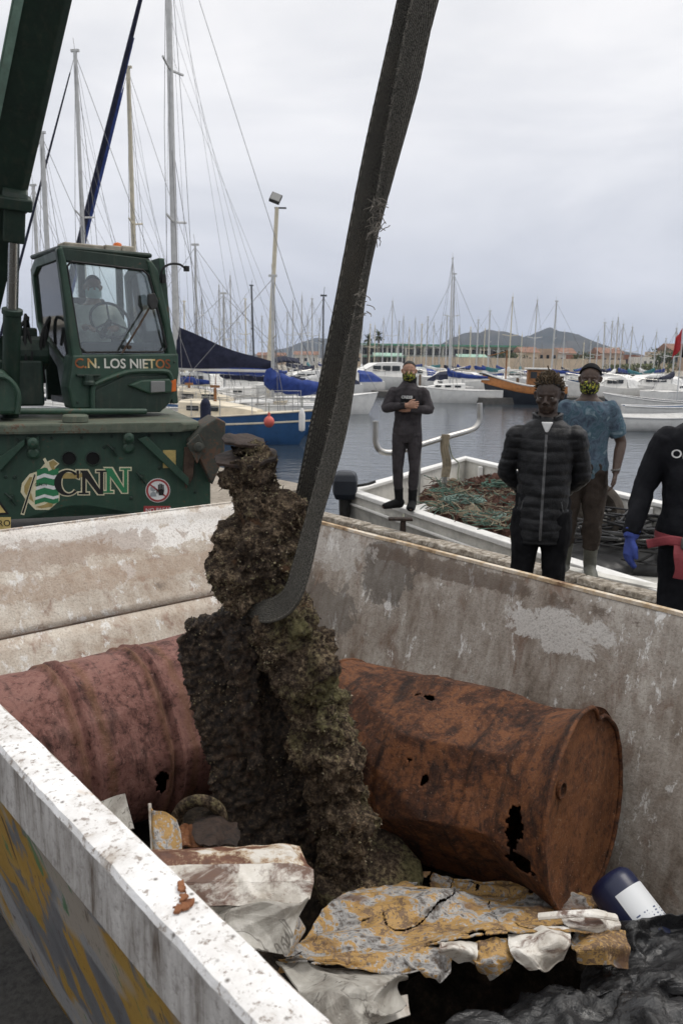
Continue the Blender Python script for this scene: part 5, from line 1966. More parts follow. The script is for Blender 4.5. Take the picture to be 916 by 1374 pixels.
# guard tube, lamp cluster
b = B()
gp = [(125, 551), (125, 522), (131, 514), (165, 501), (185, 498), (220, 498), (228, 502), (231, 510)]
b.tube(smooth_path([(kp(*p, -0.05)[0], -0.05, kp(*p, -0.05)[1]) for p in gp], 4), 0.024, 8)
cbuild(b, 'guard_tube', 'crane_green', M=CABM, smooth=True)
kpoly([(127, 553), (127, 524), (166, 505), (224, 503), (231, 515), (228, 540), (216, 553)], -0.045, -0.021, 'lamp_panel', 'crane_dark', 0.012)
pod = kpoly([(173, 517), (190, 510), (228, 508), (232, 514), (231, 527), (202, 529)], -0.085, -0.03, 'lamp_pod', 'crane_green', 0.015)
kpoly([(203, 511.5), (222, 511), (222, 526), (203, 527)], -0.10, -0.08, 'headlamp', 'lamp_lens', 0.008)
kpoly([(230, 510), (237, 509), (237, 525), (230, 526)], -0.07, 0.0, 'indicator_lamp', 'amber', 0.008)
b = B()
bx, bz = kp(112, 508, -0.05)
b.lathe([(0.06, 0.0), (0.06, 0.03), (0.045, 0.04), (0.045, 0.09)], 18, Matrix.Translation((bx + 0.05, -0.05, bz - 0.06)))
b.box((bx + 0.05, -0.03, bz + 0.03), (0.22, 0.08, 0.02))
cbuild(b, 'tow_lug', 'crane_dark', M=CABM, bevel=0.004)
b = B()
a, c = kp(-60, 552, -0.10), kp(196, 552, -0.10)
b.tube([(a[0], -0.10, a[1]), (c[0], -0.10, c[1])], 0.030, 10)
cbuild(b, 'rail_tube', 'crane_green', M=CABM, smooth=True)
# steering wheel, dashboard, seat
b = B()
wc = kp(148, 430, 0.28)
Mw = Matrix.Translation((wc[0], 0.28, wc[1])) @ Matrix.Rotation(R(62), 4, 'X')
pts = [(0.19 * math.cos(R(12 * k)), 0.19 * math.sin(R(12 * k)), 0) for k in range(31)]
b.tube([tuple(Mw @ Vector(p)) for p in pts], 0.014, 8)
for a in (90, 210, 330):
    b.tube([tuple(Mw @ Vector((0, 0, -0.02))), tuple(Mw @ Vector((0.19 * math.cos(R(a)), 0.19 * math.sin(R(a)), 0)))], 0.010, 6)
b.tube([tuple(Mw @ Vector((0, 0, -0.02))), tuple(Mw @ Vector((0, 0.0, -0.45)))], 0.03, 8)
cbuild(b, 'steering_wheel', 'black_rubber', M=CABM, smooth=True)
b = B()
b.prism([(0.08, zB + 0.4), (0.30, zB + 0.4), (0.28, zB + 0.56), (0.10, zB + 0.60)], wc[0] - 0.34, wc[0] + 0.42, 'yz')
cbuild(b, 'dashboard', 'seat_grey', M=CABM, bevel=0.02)
b = B()
b.box((wc[0] - 0.03, 0.78, zB + 0.40), (0.46, 0.44, 0.14))
b.box((wc[0] - 0.03, 0.98, zB + 0.75), (0.44, 0.10, 0.60))
cbuild(b, 'driver_seat', 'seat_grey', M=CABM, bevel=0.03)

# ---- boom and its ram, left of the cab
bt, bb0 = atY(127, -330, 5.9), atY(-49, 500, 8.0)
axis = (bt - bb0).normalized()
MB = frame(bb0, axis, (0.45, -0.9, 0))
Lb = (bt - bb0).length
b = B()
hw, hh = 0.185, 0.20
sec = [(-hh, -hw), (hh * 0.8, -hw), (hh, -hw + 0.05), (hh, hw - 0.05), (hh * 0.8, hw), (-hh, hw)]
b.loft([[(x, y, z) for x, y in sec] for z in (0.0, Lb)])
b.v = [tuple(MB @ Vector(v)) for v in b.v]
boom = b.build('boom', 'crane_dark', crane, world=True, bevel=0.01)
b = B()
b.box((hh + 0.006, -hw + 0.032, Lb * 0.64), (0.012, 0.06, Lb * 0.68))  # paler strip imitates the boom's left face catching light
b.box((hh - 0.03, -hw - 0.006, Lb * 0.64), (0.06, 0.012, Lb * 0.68))
b.v = [tuple(MB @ Vector(v)) for v in b.v]
b.build('lit_edge', 'boom_lit_edge', boom, world=True)
# ram: bracket, rod, barrel
kb, ke = atY(20, 268, 7.05), atY(14, 560, 7.55)
b = B()
Mk = frame(kb, (ke - kb), (0.4, -0.9, 0))
b.box((0, 0, 0.02), (0.24, 0.27, 0.10), Mk)
b.lathe([(0.10, -0.10), (0.10, 0.10)], 18, Mk @ Matrix.Rotation(math.pi / 2, 4, 'X') @ Matrix.Translation((0, 0, 0)))
b.box((0, 0.0, 0.17), (0.16, 0.17, 0.34), Mk)
b.build('ram_bracket', 'crane_dark', crane, world=True, bevel=0.015)
b = B()
Lr = (ke - kb).length
b.tube([Mk @ Vector((0, 0, 0.25)), Mk @ Vector((0, 0, 1.05))], 0.048, 16)
b.build('ram_rod', 'chrome', crane, world=True, smooth=True)
b = B()
b.tube([Mk @ Vector((0, 0, 0.92)), Mk @ Vector((0, 0, 0.96)), Mk @ Vector((0, 0, 0.97)), Mk @ Vector((0, 0, Lr + 0.3))], [0.088, 0.088, 0.076, 0.076], 18)
b.build('ram_barrel', 'crane_dark', crane, world=True, smooth=True)
# machinery behind: winch housing, hoses, engine cover
b = B()
b.box((-0.55, 0.55, zB + 0.20), (0.75, 0.5, 0.42))
b.box((-0.25, 0.75, zB + 0.52), (0.24, 0.3, 0.4))
b.lathe([(0.16, -0.2), (0.16, 0.2)], 18, Matrix.Translation((-0.28, 0.55, zB + 0.48)) @ Matrix.Rotation(math.pi / 2, 4, 'Y'))
cbuild(b, 'winch_housing', 'crane_dark', M=CABM, bevel=0.02)
b = B()
rs = random.Random(4)
for i in range(6):
    x = -0.42 + 0.06 * i
    b.tube(smooth_path([(x, 0.5, zB + 0.2), (x + rs.uniform(-0.1, 0.1), 0.4, zB + 0.5 + rs.uniform(-0.1, 0.2)), (x + rs.uniform(-0.05, 0.15), 0.55, zB + 0.75 + rs.uniform(-0.1, 0.1)), (x + 0.1, 0.8, zB + 0.55)], 5), 0.016, 6)
cbuild(b, 'hydraulic_hose', 'black_rubber', M=CABM, smooth=True)
b = B()
b.prism([cp_(-110, 556, 0.2), cp_(-110, 500, 0.2), cp_(2, 496, 0.2), cp_(20, 515, 0.2), cp_(25, 530, 0.2), cp_(25, 556, 0.2)], 0.2, 0.7)
cbuild(b, 'engine_cover', 'crane_green', bevel=0.03)
b = B()
b.tube(smooth_path([(cp_(-60, 520, 0.16)[0], 0.16, cp_(-60, 520, 0.16)[1]), (cp_(0, 505, 0.16)[0], 0.16, cp_(0, 505, 0.16)[1]), (cp_(24, 524, 0.16)[0], 0.16, cp_(24, 524, 0.16)[1]), (cp_(24, 555, 0.16)[0], 0.16, cp_(24, 555, 0.16)[1])], 5), 0.022, 8)
cbuild(b, 'hand_rail', 'crane_green', smooth=True)
# bolt heads and welded seams on the plates
for (px, py) in [(24, 590), (70, 588), (110, 587), (150, 585), (200, 584), (230, 583), (262, 660), (262, 680), (180, 690), (176, 668), (20, 640), (8, 640), (140, 600), (214, 628)]:
    x, z = cp_(px, py)
    bb = B()
    bb.lathe([(0.016, 0.0), (0.016, 0.010), (0.009, 0.013)], 6, Matrix.Translation((x, 0, z)) @ Matrix.Rotation(math.pi / 2, 4, 'X'))
    cbuild(bb, 'bolt', 'crane_dark', parent=front)
for (px, py) in [(104, 487), (104, 540), (140, 541), (234, 486), (160, 546), (210, 545)]:
    x, z = kp(px, py, -0.02)
    bb = B()
    bb.lathe([(0.012, 0.0), (0.012, 0.008), (0.006, 0.011)], 6, Matrix.Translation((x, -0.02, z)) @ Matrix.Rotation(math.pi / 2, 4, 'X'))
    cbuild(bb, 'bolt', 'crane_dark', M=CABM, parent=cabf)
b = B()
a_, c_ = cp_(-60, 634), cp_(278, 622)
b.tube([(a_[0], -0.001, a_[1] + 0.36), (c_[0], -0.001, a_[1] + 0.36)], 0.006, 6)
cbuild(b, 'weld_seam', 'crane_dark', parent=front)
# boom carries a hook block out of frame, from which the sling hangs

# ================================================================== PEOPLE


def interp(pts, rads, n=4):
    P = smooth_path(pts, n)
    rr = []
    m = len(pts)
    for i in range(len(P)):
        f = i / n
        k = min(int(f), m - 2)
        t = f - k
        a, c = rads[k], rads[k + 1]
        if isinstance(a, (tuple, list)):
            rr.append((a[0] + (c[0] - a[0]) * t, a[1] + (c[1] - a[1]) * t))
        else:
            rr.append(a + (c - a) * t)
    return P, rr


class Fig:
    """figure in its own frame: feet at the origin, facing -y, x to the viewer's right"""

    def __init__(s, arms, legs, k=1.0, yaw=0.0, lean=0.0, headtilt=0.0, belly=0.0, seated=False):
        s.zo = 0.0
        s.arms, s.legs, s.k, s.yaw, s.tilt, s.belly, s.lean = arms, legs, k, yaw, headtilt, belly, lean

    def T(s, p):
        return Vector(p) * s.k

    def torso(s, b, g=0.0, z0=0.80, z1=1.52, wid=1.0):
        ch = [(0.80, 0.120, 0.095), (0.88, 0.163, 0.112), (0.96, 0.166, 0.114), (1.06, 0.146, 0.102), (1.16, 0.150, 0.108), (1.27, 0.170, 0.118), (1.36, 0.186, 0.116), (1.415, 0.172, 0.098), (1.455, 0.115, 0.080), (1.485, 0.078, 0.070), (1.515, 0.064, 0.062)]
        ch = [c for c in ch if z0 - 1e-6 <= c[0] <= z1 + 1e-6]
        pts = [(0, s.lean * (z - 0.8) + (-s.belly * 0.35 if 0.9 < z < 1.25 else 0), z) for z, _, _ in ch]
        rd = [(a * wid + g, d + g + (s.belly if 0.9 < z < 1.25 else 0)) for z, a, d in ch]
        P, rr = interp(pts, rd, 3)
        b.tube([p * s.k for p in P], [(a * s.k, c * s.k) for a, c in rr], 24, ref=(1, 0, 0))

    def arm(s, b, i, g=0.0, t1=1.0, g1=None):
        sh, el, wr = [Vector(p) for p in s.arms[i][:3]]
        sh = Vector((sh.x * 0.87, sh.y, sh.z - 0.022))
        pts = [sh, sh.lerp(el, 0.35), sh.lerp(el, 0.8), el, el.lerp(wr, 0.3), el.lerp(wr, 0.75), wr]
        rd = [0.060, 0.054, 0.045, 0.043, 0.044, 0.034, 0.028]
        P, rr = interp(pts, rd, 3)
        n = max(3, int(round(len(P) * t1)))
        P, rr = P[:n], rr[:n]
        m = len(rr)
        gg = [g + ((g1 if g1 is not None else g) - g) * j / (m - 1) for j in range(m)]
        b.tube([p * s.k for p in P], [(r + q) * s.k for r, q in zip(rr, gg)], 14)
        b.ball(P[0] * s.k, (0.055 + g) * s.k, 14, 9)

    def leg(s, b, i, g=0.0, t0=0.0, t1=1.0, g1=None):
        hp, kn, an = [Vector(p) for p in s.legs[i][:3]]
        pts = [hp, hp.lerp(kn, 0.3), hp.lerp(kn, 0.75), kn, kn.lerp(an, 0.3), kn.lerp(an, 0.75), an]
        rd = [0.088, 0.086, 0.065, 0.056, 0.057, 0.042, 0.038]
        P, rr = interp(pts, rd, 3)
        n0, n1 = int(round((len(P) - 1) * t0)), int(round((len(P) - 1) * t1)) + 1
        P, rr = P[n0:n1], rr[n0:n1]
        m = len(rr)
        gg = [g + ((g1 if g1 is not None else g) - g) * j / (m - 1) for j in range(m)]
        b.tube([p * s.k for p in P], [(r + q) * s.k for r, q in zip(rr, gg)], 14)

    def foot(s, b, i, g=0.0):
        an, toe = Vector(s.legs[i][2]), Vector(s.legs[i][3])
        d = (toe - an)
        d.z = 0
        d.normalize()
        h = an - d * 0.05
        pts = [Vector((h.x, h.y, 0.045)), Vector((an.x, an.y, 0.05)), an.lerp(toe, 0.45) * 1.0, an.lerp(toe, 0.8), toe]
        zz = [0.040, 0.052, 0.040, 0.028, 0.022]
        base = an.z - 0.085
        pts = [Vector((p.x, p.y, base + z + g * 0.3)) for p, z in zip(pts, zz)]
        sd = Vector((-d.y, d.x, 0))
        P, rr = interp(pts, [(0.030, 0.038), (0.036, 0.05), (0.042, 0.038), (0.044, 0.026), (0.026, 0.016)], 3)
        b.tube([p * s.k for p in P], [((a + g) * s.k, (c + g) * s.k) for a, c in rr], 12, ref=tuple(sd))
        b.tube([an * s.k, Vector((an.x, an.y, base + 0.05)) * s.k], [(0.038 + g) * s.k, (0.040 + g) * s.k], 12)

    def hand(s, b, i, g=0.0):
        wr, d, nrm, thumb = [Vector(v) for v in (s.arms[i][2], s.arms[i][3], s.arms[i][4], s.arms[i][5])]
        curl = s.arms[i][6]
        d.normalize()
        nrm = (nrm - d * nrm.dot(d)).normalized()
        sd = d.cross(nrm).normalized()
        if sd.dot(thumb) < 0:
            sd = -sd
        K = s.k
        pal = [wr - d * 0.01, wr + d * 0.03, wr + d * 0.065, wr + d * 0.09]
        b.tube([p * K for p in pal], [((0.028 + g) * K, (0.020 + g) * K), ((0.038 + g) * K, (0.017 + g) * K), ((0.043 + g) * K, (0.015 + g) * K), ((0.040 + g) * K, (0.013 + g) * K)], 12, ref=tuple(sd))
        for f, (off, L) in enumerate(((0.032, 0.070), (0.011, 0.080), (-0.011, 0.074), (-0.031, 0.058))):
            p = wr + d * 0.085 + sd * off
            q = [p]
            a = 0.15 + 0.04 * f
            for j, fr in enumerate((0.45, 0.32, 0.23)):
                a += curl * (0.5 + 0.25 * j)
                q.append(q[-1] + (d * math.cos(a) + nrm * math.sin(a) + sd * off * 1.5).normalized() * L * fr)
            b.tube([v * K for v in q], [(0.0095 + g) * K, (0.009 + g) * K, (0.0085 + g) * K, (0.007 + g) * K], 8)
        p = wr + d * 0.025 + sd * 0.028
        q = [p, p + (sd * 0.75 + d * 0.7 + nrm * 0.2).normalized() * 0.035, p + (sd * 0.75 + d * 0.7 + nrm * 0.2).normalized() * 0.035 + (d + nrm * 0.5 * curl + sd * 0.15).normalized() * 0.032,
             p + (sd * 0.75 + d * 0.7 + nrm * 0.2).normalized() * 0.035 + (d + nrm * 0.7 * curl + sd * 0.1).normalized() * 0.055]
        b.tube([v * K for v in q], [(0.014 + g) * K, (0.0115 + g) * K, (0.010 + g) * K, (0.008 + g) * K], 8)

    def HM(s):
        y = s.lean * 0.75
        return Matrix.Scale(s.k, 4) @ Matrix.Translation((0, y - 0.012, 1.528)) @ Matrix.Rotation(s.yaw, 4, 'Z') @ Matrix.Rotation(s.tilt, 4, 'X')

    def head(s, b):
        M = s.HM()
        b.tube([tuple(Vector((0, s.lean * 0.7, 1.44 + s.zo)) * s.k), tuple(Vector((0, s.lean * 0.72 - 0.002, 1.52 + s.zo)) * s.k), tuple(M @ Vector((0, 0.012, 0.06)))], [0.066 * s.k, 0.058 * s.k, 0.060 * s.k], 16)
        b.ball((0, 0.008, 0.125), (0.076, 0.096, 0.094), 20, 14, M)                   # skull
        b.tube([(0, 0.005, 0.14), (0, -0.028, 0.075), (0, -0.050, 0.022), (0, -0.062, 0.010)], [(0.072, 0.085), (0.066, 0.060), (0.046, 0.038), (0.026, 0.020)], 18, ref=(1, 0, 0), M=M)   # face and jaw
        b.ball((0, -0.062, 0.018), (0.026, 0.020, 0.018), 12, 8, M)                    # chin
        b.tube([(-0.044, -0.068, 0.120), (0, -0.084, 0.124), (0.044, -0.068, 0.120)], [0.009, 0.0105, 0.009], 8, M=M)    # brow
        b.tube([(0, -0.084, 0.112), (0, -0.098, 0.090), (0, -0.108, 0.072)], [0.0085, 0.010, 0.0125], 10, M=M)       # nose
        for sx in (-1, 1):
            b.ball((0.014 * sx, -0.094, 0.068), (0.0115, 0.012, 0.009), 8, 6, M)
            b.ball((0.046 * sx, -0.056, 0.078), (0.022, 0.022, 0.020), 10, 7, M)       # cheekbone
            b.tube([(0.076 * sx, 0.018, 0.125), (0.088 * sx, 0.026, 0.115), (0.084 * sx, 0.022, 0.092), (0.076 * sx, 0.012, 0.078)], [0.009, 0.011, 0.010, 0.008], 8, M=M)   # ear
        b.tube([(-0.024, -0.078, 0.046), (0, -0.090, 0.050), (0.024, -0.078, 0.046)], [0.006, 0.009, 0.006], 8, M=M)    # lips
        b.tube([(-0.020, -0.076, 0.035), (0, -0.087, 0.034), (0.020, -0.076, 0.035)], [0.006, 0.009, 0.006], 8, M=M)

    def eyes(s, parent, mat='eye_white'):
        M = s.HM()
        for sx in (-1, 1):
            b = B()
            b.ball((0.031 * sx, -0.0712, 0.102), (0.0120, 0.012, 0.0038), 12, 8, M)
            e = b.build('eye', mat, parent, smooth=True)
            b = B()
            b.ball((0.031 * sx, -0.0795, 0.102), (0.0040, 0.0040, 0.0036), 10, 6, M)
            b.build('iris', 'hair_black', e, smooth=True)

    def skin(s, parent, mat, hands=True, vox=0.0052):
        b = B()
        s.torso(b, -0.004)
        for i in (0, 1):
            s.arm(b, i)
            s.leg(b, i)
            s.foot(b, i, -0.010)
            if hands:
                s.hand(b, i)
        s.head(b)
        return link('body', fuse(b, vox, 2), mat, parent, smooth=True, angle=180)

    def scalp(s, parent, g, mat, z0=0.135, yf=-0.045, name='hair', ramp=1.1):
        """close-cropped hair: a shell over the top and back of the skull"""
        M = s.HM()
        b = B()
        rings = []
        for i in range(12):
            f = i / 11
            ring = []
            for k in range(28):
                t = 2 * math.pi * k / 28
                sn = math.sin(t)
                lim = 78 - 32 * max(0.0, -sn) ** 1.1 + 30 * max(0.0, sn) ** 1.5
                a = aa = R(89.5) - R(lim) * f
                r = 1 + 0.03 * nz((math.cos(t), math.sin(t), a), 6)
                ring.append((((0.078 + g) * math.cos(aa) * math.cos(t)) * r, 0.010 + (0.098 + g) * math.cos(aa) * math.sin(t) * r, 0.126 + (0.095 + g) * math.sin(aa)))
            rings.append(ring)
        b.loft(rings, M=M)
        return b.build(name, mat, parent, smooth=True, angle=180)

    def mask(s, parent, mat):
        M = s.HM()
        b = B()

        def fn(u, v):
            a = R(-82) + R(164) * u
            z = 0.088 - 0.098 * v
            w = math.sin(math.pi * v)
            bul = 0.016 * math.exp(-(a / 0.55) ** 2) * (0.5 + w)
            rx_, ry_ = 0.077 - 0.016 * max(0, v - 0.45), 0.094 + bul - 0.022 * max(0, v - 0.55) * 2
            zz = z + 0.010 * math.exp(-(a / 0.35) ** 2) * (1 - v) - 0.018 * (abs(a) / R(82)) ** 2 * (0.5 - v) * 1.8
            return (rx_ * math.sin(a), 0.006 - ry_ * math.cos(a), zz)
        b.grid(fn, 26, 14, M)
        return b.build('face_mask', mat, parent, smooth=True, solid=0.004, angle=180, fix=False)


def garment(name, mat, parent, build, vox=0.0075, sm=3, disp=None):
    b = B()
    build(b)
    me = fuse(b, vox, sm)
    if disp:
        n_ = len(me.vertices)
        N = np.zeros(n_ * 3)
        C_ = np.zeros(n_ * 3)
        me.vertices.foreach_get('normal', N)
        me.vertices.foreach_get('co', C_)
        N, C_ = N.reshape(-1, 3), C_.reshape(-1, 3)
        for i in range(n_):
            C_[i] += N[i] * disp(C_[i])
        me.vertices.foreach_set('co', C_.ravel())
        me.update()
    return link(name, me, mat, parent, smooth=True, angle=180)


def folds(amp, fr=9, seed=0.0):
    return lambda p: amp * (fbm((p[0], p[1], p[2] * 0.6), fr, 3, seed) + 0.6 * (0.3 - abs(nz((p[0] * 0.7, p[1] * 0.7, p[2]), fr * 1.6, seed + 3))))


def wrap_text(body, size, x, z, target, parent, mat, name='lettering', up=0.004, offset=0.02):
    """lettering laid on the chest of a garment"""
    me = text_mesh(body, size, 0.0, offset * size)
    bm = bmesh.new()
    bm.from_mesh(me)
    bmesh.ops.subdivide_edges(bm, edges=[e for e in bm.edges if e.calc_length() > 0.02], cuts=2)
    bv = BVHTree.FromPolygons([v.co[:] for v in target.data.vertices], [p.vertices[:] for p in target.data.polygons])
    for v in bm.verts:
        X, Z = x + v.co.x, z + v.co.y
        hit = bv.ray_cast(Vector((X, -1.0, Z)), Vector((0, 1, 0)))
        y = hit[0].y if hit[0] is not None else 0.0
        v.co = (X, y - up, Z)
    bm.to_mesh(me)
    bm.free()
    return link(name, me, mat, parent)


def front_y(target):
    bv = BVHTree.FromPolygons([v.co[:] for v in target.data.vertices], [p.vertices[:] for p in target.data.polygons])

    def f(x, z, d=-0.1):
        h = bv.ray_cast(Vector((x, -1.0, z)), Vector((0, 1, 0)))
        return h[0].y if h[0] is not None else d
    return f


STAND = [[(-0.085, 0, 0.90), (-0.10, -0.015, 0.49), (-0.105, 0.02, 0.085), (-0.125, -0.17, 0.02)],
         [(0.085, 0, 0.90), (0.10, -0.015, 0.49), (0.105, 0.02, 0.085), (0.125, -0.17, 0.02)]]

# ---- man in the black quilted jacket, hands behind his back
p0 = atY(729, 640, 5.1)
J = thing('person', 'person in black quilted jacket standing with hands behind the back', 'person', (p0.x, p0.y, 0), R(-14))
fj = Fig([[(-0.20, 0.0, 1.40), (-0.235, 0.07, 1.13), (-0.08, 0.18, 0.96), (1, 0.1, -0.2), (0, -1, 0), (0, 0, 1), 0.5],
          [(0.20, 0.0, 1.40), (0.235, 0.07, 1.13), (0.08, 0.18, 0.96), (-1, 0.1, -0.2), (0, -1, 0), (0, 0, 1), 0.5]], STAND, 1.005, R(-10), 0.0, R(8))
fj.skin(J, 'skin_dark')
fj.eyes(J)


def baf(p):
    z = p[2]
    q = abs(math.sin(math.pi * (z + 0.010 * nz(p, 5)) / 0.072))
    return 0.007 * (q ** 0.5 - 0.6) + 0.008 * fbm(p, 8, 3) + 0.004 * nz((p[0] * 0.4, p[1] * 0.4, p[2]), 34, 2)


def jk(b):
    ch = [(0.70, 0.190, 0.150), (0.78, 0.205, 0.158), (0.90, 0.206, 0.155), (1.02, 0.200, 0.148), (1.16, 0.204, 0.150), (1.28, 0.216, 0.150), (1.37, 0.220, 0.140), (1.435, 0.185, 0.115), (1.475, 0.115, 0.095), (1.50, 0.090, 0.085)]
    P, rr = interp([(0, 0.0, z) for z, _, _ in ch], [(a, d) for _, a, d in ch], 3)
    b.tube([p * fj.k for p in P], [(a * 0.82, c * 0.90) for a, c in rr], 28, ref=(1, 0, 0))
    fj.arm(b, 0, 0.016)
    fj.arm(b, 1, 0.016)


jacket = garment('jacket', 'puffer', J, jk, 0.007, 2, baf)
fy = front_y(jacket)
b = B()                                                     # stand-up collar, open at the throat
rings = []
for z, rx_, ry_ in ((1.440, 0.100, 0.095), (1.485, 0.092, 0.088), (1.525, 0.094, 0.092), (1.53, 0.082, 0.080), (1.49, 0.080, 0.076)):
    rings.append([(rx_ * math.sin(a), -ry_ * math.cos(a) + 0.006, z - 0.03 * max(0, math.cos(a)) ** 2) for a in [R(28 + 304 * k / 28) for k in range(29)]])
b.loft(rings, cap=False, close=False)
b.build('collar', 'puffer', J, smooth=True, solid=0.006, fix=False)
b = B()
b.tube([(0, fy(0, 0.70 + 0.74 * k / 20) - 0.002, 0.70 + 0.74 * k / 20) for k in range(20)], [(0.008, 0.004)] * 20, 6, ref=(1, 0, 0))
b.build('zip', 'zip', J)
b = B()
b.prism([(-0.036, 1.478), (0.036, 1.478), (0.008, 1.415), (-0.008, 1.415)], -0.118, -0.07)
b.build('tee_shirt', 'white_cloth', J, bevel=0.006)
for sx in (-1, 1):
    b = B()
    b.tube([(0.115 * sx, fy(0.115 * sx, 0.98) - 0.001, 0.98), (0.145 * sx, fy(0.145 * sx, 0.84) - 0.001, 0.84)], [(0.005, 0.003)] * 2, 6)
    b.build('pocket_seam', 'zip', J)
garment('trousers', 'trousers_black', J, lambda b: (fj.torso(b, 0.01, 0.80, 1.06), fj.leg(b, 0, 0.016, 0, 0.98), fj.leg(b, 1, 0.016, 0, 0.98)), 0.008, 3, folds(0.010))
for i in (0, 1):
    b = B()
    fj.foot(b, i, 0.010)
    b.build('shoe', 'black_rubber', J, smooth=True)
fj.scalp(J, 0.002, 'hair_black')
M = fj.HM()
rs = random.Random(2)
b = B()
for k in range(520):
    a = rs.uniform(0, 2 * math.pi)
    el = rs.uniform(R(-6), R(90))
    if (math.sin(a) < -0.3 and el < R(36)) or (math.sin(a) < 0.15 and el < R(8)):
        continue
    n = Vector((math.cos(el) * math.cos(a), math.cos(el) * math.sin(a), math.sin(el)))
    p = Vector((0.078 * n.x, 0.010 + 0.098 * n.y, 0.126 + 0.095 * n.z))
    d = (n + Vector((rs.uniform(-0.6, 0.6), rs.uniform(-0.6, 0.6), rs.uniform(-0.2, 0.7)))).normalized()
    L = rs.uniform(0.018, 0.042) * (0.55 + 0.6 * n.z)
    q = [p]
    for j in range(3):
        d = (d + Vector((rs.uniform(-0.5, 0.5), rs.uniform(-0.5, 0.5), rs.uniform(-0.3, 0.3)))).normalized()
        q.append(q[-1] + d * L / 3)
    b.tube([M @ v for v in q], [0.0055, 0.006, 0.005, 0.0025], 5)
b.build('hair_twists', 'hair_tips', J, smooth=True)
b = B()
b.tube([M @ Vector(v) for v in ((0.01, 0.0, 0.21), (0.005, 0.0, 0.245), (-0.008, 0.0, 0.275), (-0.012, 0, 0.288))], [0.006, 0.0055, 0.0045, 0.005], 6)
b.build('hair_twist', 'hair_tips', J, smooth=True)

# ---- man in the blue T-shirt and black cap, partly hidden behind him
pt = atz(772, 772, 0.0)
Tm = thing('person', 'person in blue patterned tee shirt, black cap and printed mask', 'person', (pt.x, pt.y, 0), R(-16))
ft = Fig([[(-0.20, 0.0, 1.42), (-0.27, 0.02, 1.13), (-0.26, -0.06, 0.88), (0, -0.15, -1), (1, 0, 0), (0, -1, 0), 0.35],
          [(0.20, 0.0, 1.42), (0.275, 0.02, 1.13), (0.245, -0.10, 0.895), (-0.05, -0.12, -1), (-1, 0.1, 0), (0, -1, 0), 0.3]], STAND, 1.045, R(-4))
ft.skin(Tm, 'skin_brown')
ft.eyes(Tm)
ft.mask(Tm, 'mask_print')
garment('tee_shirt', 'tee_blue', Tm, lambda b: (ft.torso(b, 0.018, 0.80, 1.47, 1.04), ft.arm(b, 0, 0.012, 0.36, 0.020), ft.arm(b, 1, 0.012, 0.36, 0.020)), 0.0075, 3, folds(0.012, 8, 2.0))
garment('trousers', 'trousers_brown', Tm, lambda b: (ft.torso(b, 0.010, 0.80, 0.97), ft.leg(b, 0, 0.022, 0, 0.80), ft.leg(b, 1, 0.022, 0, 0.80)), 0.008, 3, folds(0.016, 9, 3.0))
for i in (0, 1):
    garment('boot', 'boot_grey', Tm, lambda b: (ft.leg(b, i, 0.016, 0.58, 1.0, 0.014), ft.foot(b, i, 0.012)), 0.007, 3, folds(0.006, 12, 4.0))
ft.scalp(Tm, 0.012, 'cap_black', name='cap')
M = ft.HM()
b = B()                                                     # low peak turned to the back
b.prism([(0.066 * math.cos(R(a)), 0.090 + 0.06 * math.sin(R(a))) for a in range(0, 181, 15)], 0.118, 0.124, 'xy', M @ Matrix.Rotation(R(-14), 4, 'X'))
b.build('cap_peak', 'cap_black', Tm, bevel=0.002)
b = B()
ring = [Vector(ft.arms[1][2]) * ft.k + Vector((0.034 * math.cos(R(a)), 0.034 * math.sin(R(a)), 0.03 + 0.006 * math.cos(R(a)))) for a in range(0, 361, 20)]
b.tube(ring, 0.007, 6)
b.build('bracelet', 'lead', Tm, smooth=True)

# ---- diver with folded arms on the white boat's gunwale
pw = atz(543, 683, 0.0)
Wd = thing('person', 'person in grey wetsuit with folded arms standing on the boat edge', 'person', (pw.x, pw.y, 0.012), R(-8))
fw = Fig([[(-0.20, 0.0, 1.41), (-0.26, -0.07, 1.195), (0.00, -0.215, 1.245), (1, 0.15, 0.05), (0, 1, 0), (0, 0, 1), 0.5],
          [(0.20, 0.0, 1.41), (0.26, -0.07, 1.195), (0.02, -0.180, 1.195), (-1, 0.20, 0.12), (0, 1, 0), (0, 0, 1), 0.5]],
         [[(-0.085, 0, 0.90), (-0.10, -0.03, 0.49), (-0.075, 0.02, 0.085), (-0.255, -0.10, 0.02)],
          [(0.085, 0, 0.90), (0.095, -0.04, 0.49), (0.085, 0.0, 0.085), (0.075, -0.20, 0.02)]], 1.037, R(2))
fw.skin(Wd, 'skin_tan')
fw.eyes(Wd)
fw.mask(Wd, 'mask_print')
top = garment('wetsuit_top', 'neoprene', Wd, lambda b: (fw.torso(b, 0.010, 0.88, 1.52), fw.arm(b, 0, 0.010, 0.97), fw.arm(b, 1, 0.010, 0.97)), 0.0072, 3, folds(0.009, 10, 5.0))
garment('wetsuit_trousers', 'neoprene', Wd, lambda b: (fw.torso(b, 0.006, 0.80, 0.97), fw.leg(b, 0, 0.006), fw.leg(b, 1, 0.006)), 0.0075, 3, folds(0.006, 10, 6.0))
for i in (0, 1):
    garment('wetsuit_sock', 'neoprene_dark', Wd, lambda b: (fw.leg(b, i, 0.012, 0.78, 1.0), fw.foot(b, i, 0.013)), 0.007, 2)
fw.scalp(Wd, 0.003, 'hair_black')
b = B()
rings = [[(rx_ * math.cos(R(15 * k)), 0.008 + ry_ * math.sin(R(15 * k)), z + 0.012 * math.sin(R(15 * k))) for k in range(24)] for rx_, ry_, z in ((0.085, 0.08, 1.465), (0.076, 0.075, 1.50), (0.082, 0.088, 1.555), (0.074, 0.078, 1.553), (0.066, 0.066, 1.50))]
b.loft(rings, cap=False)
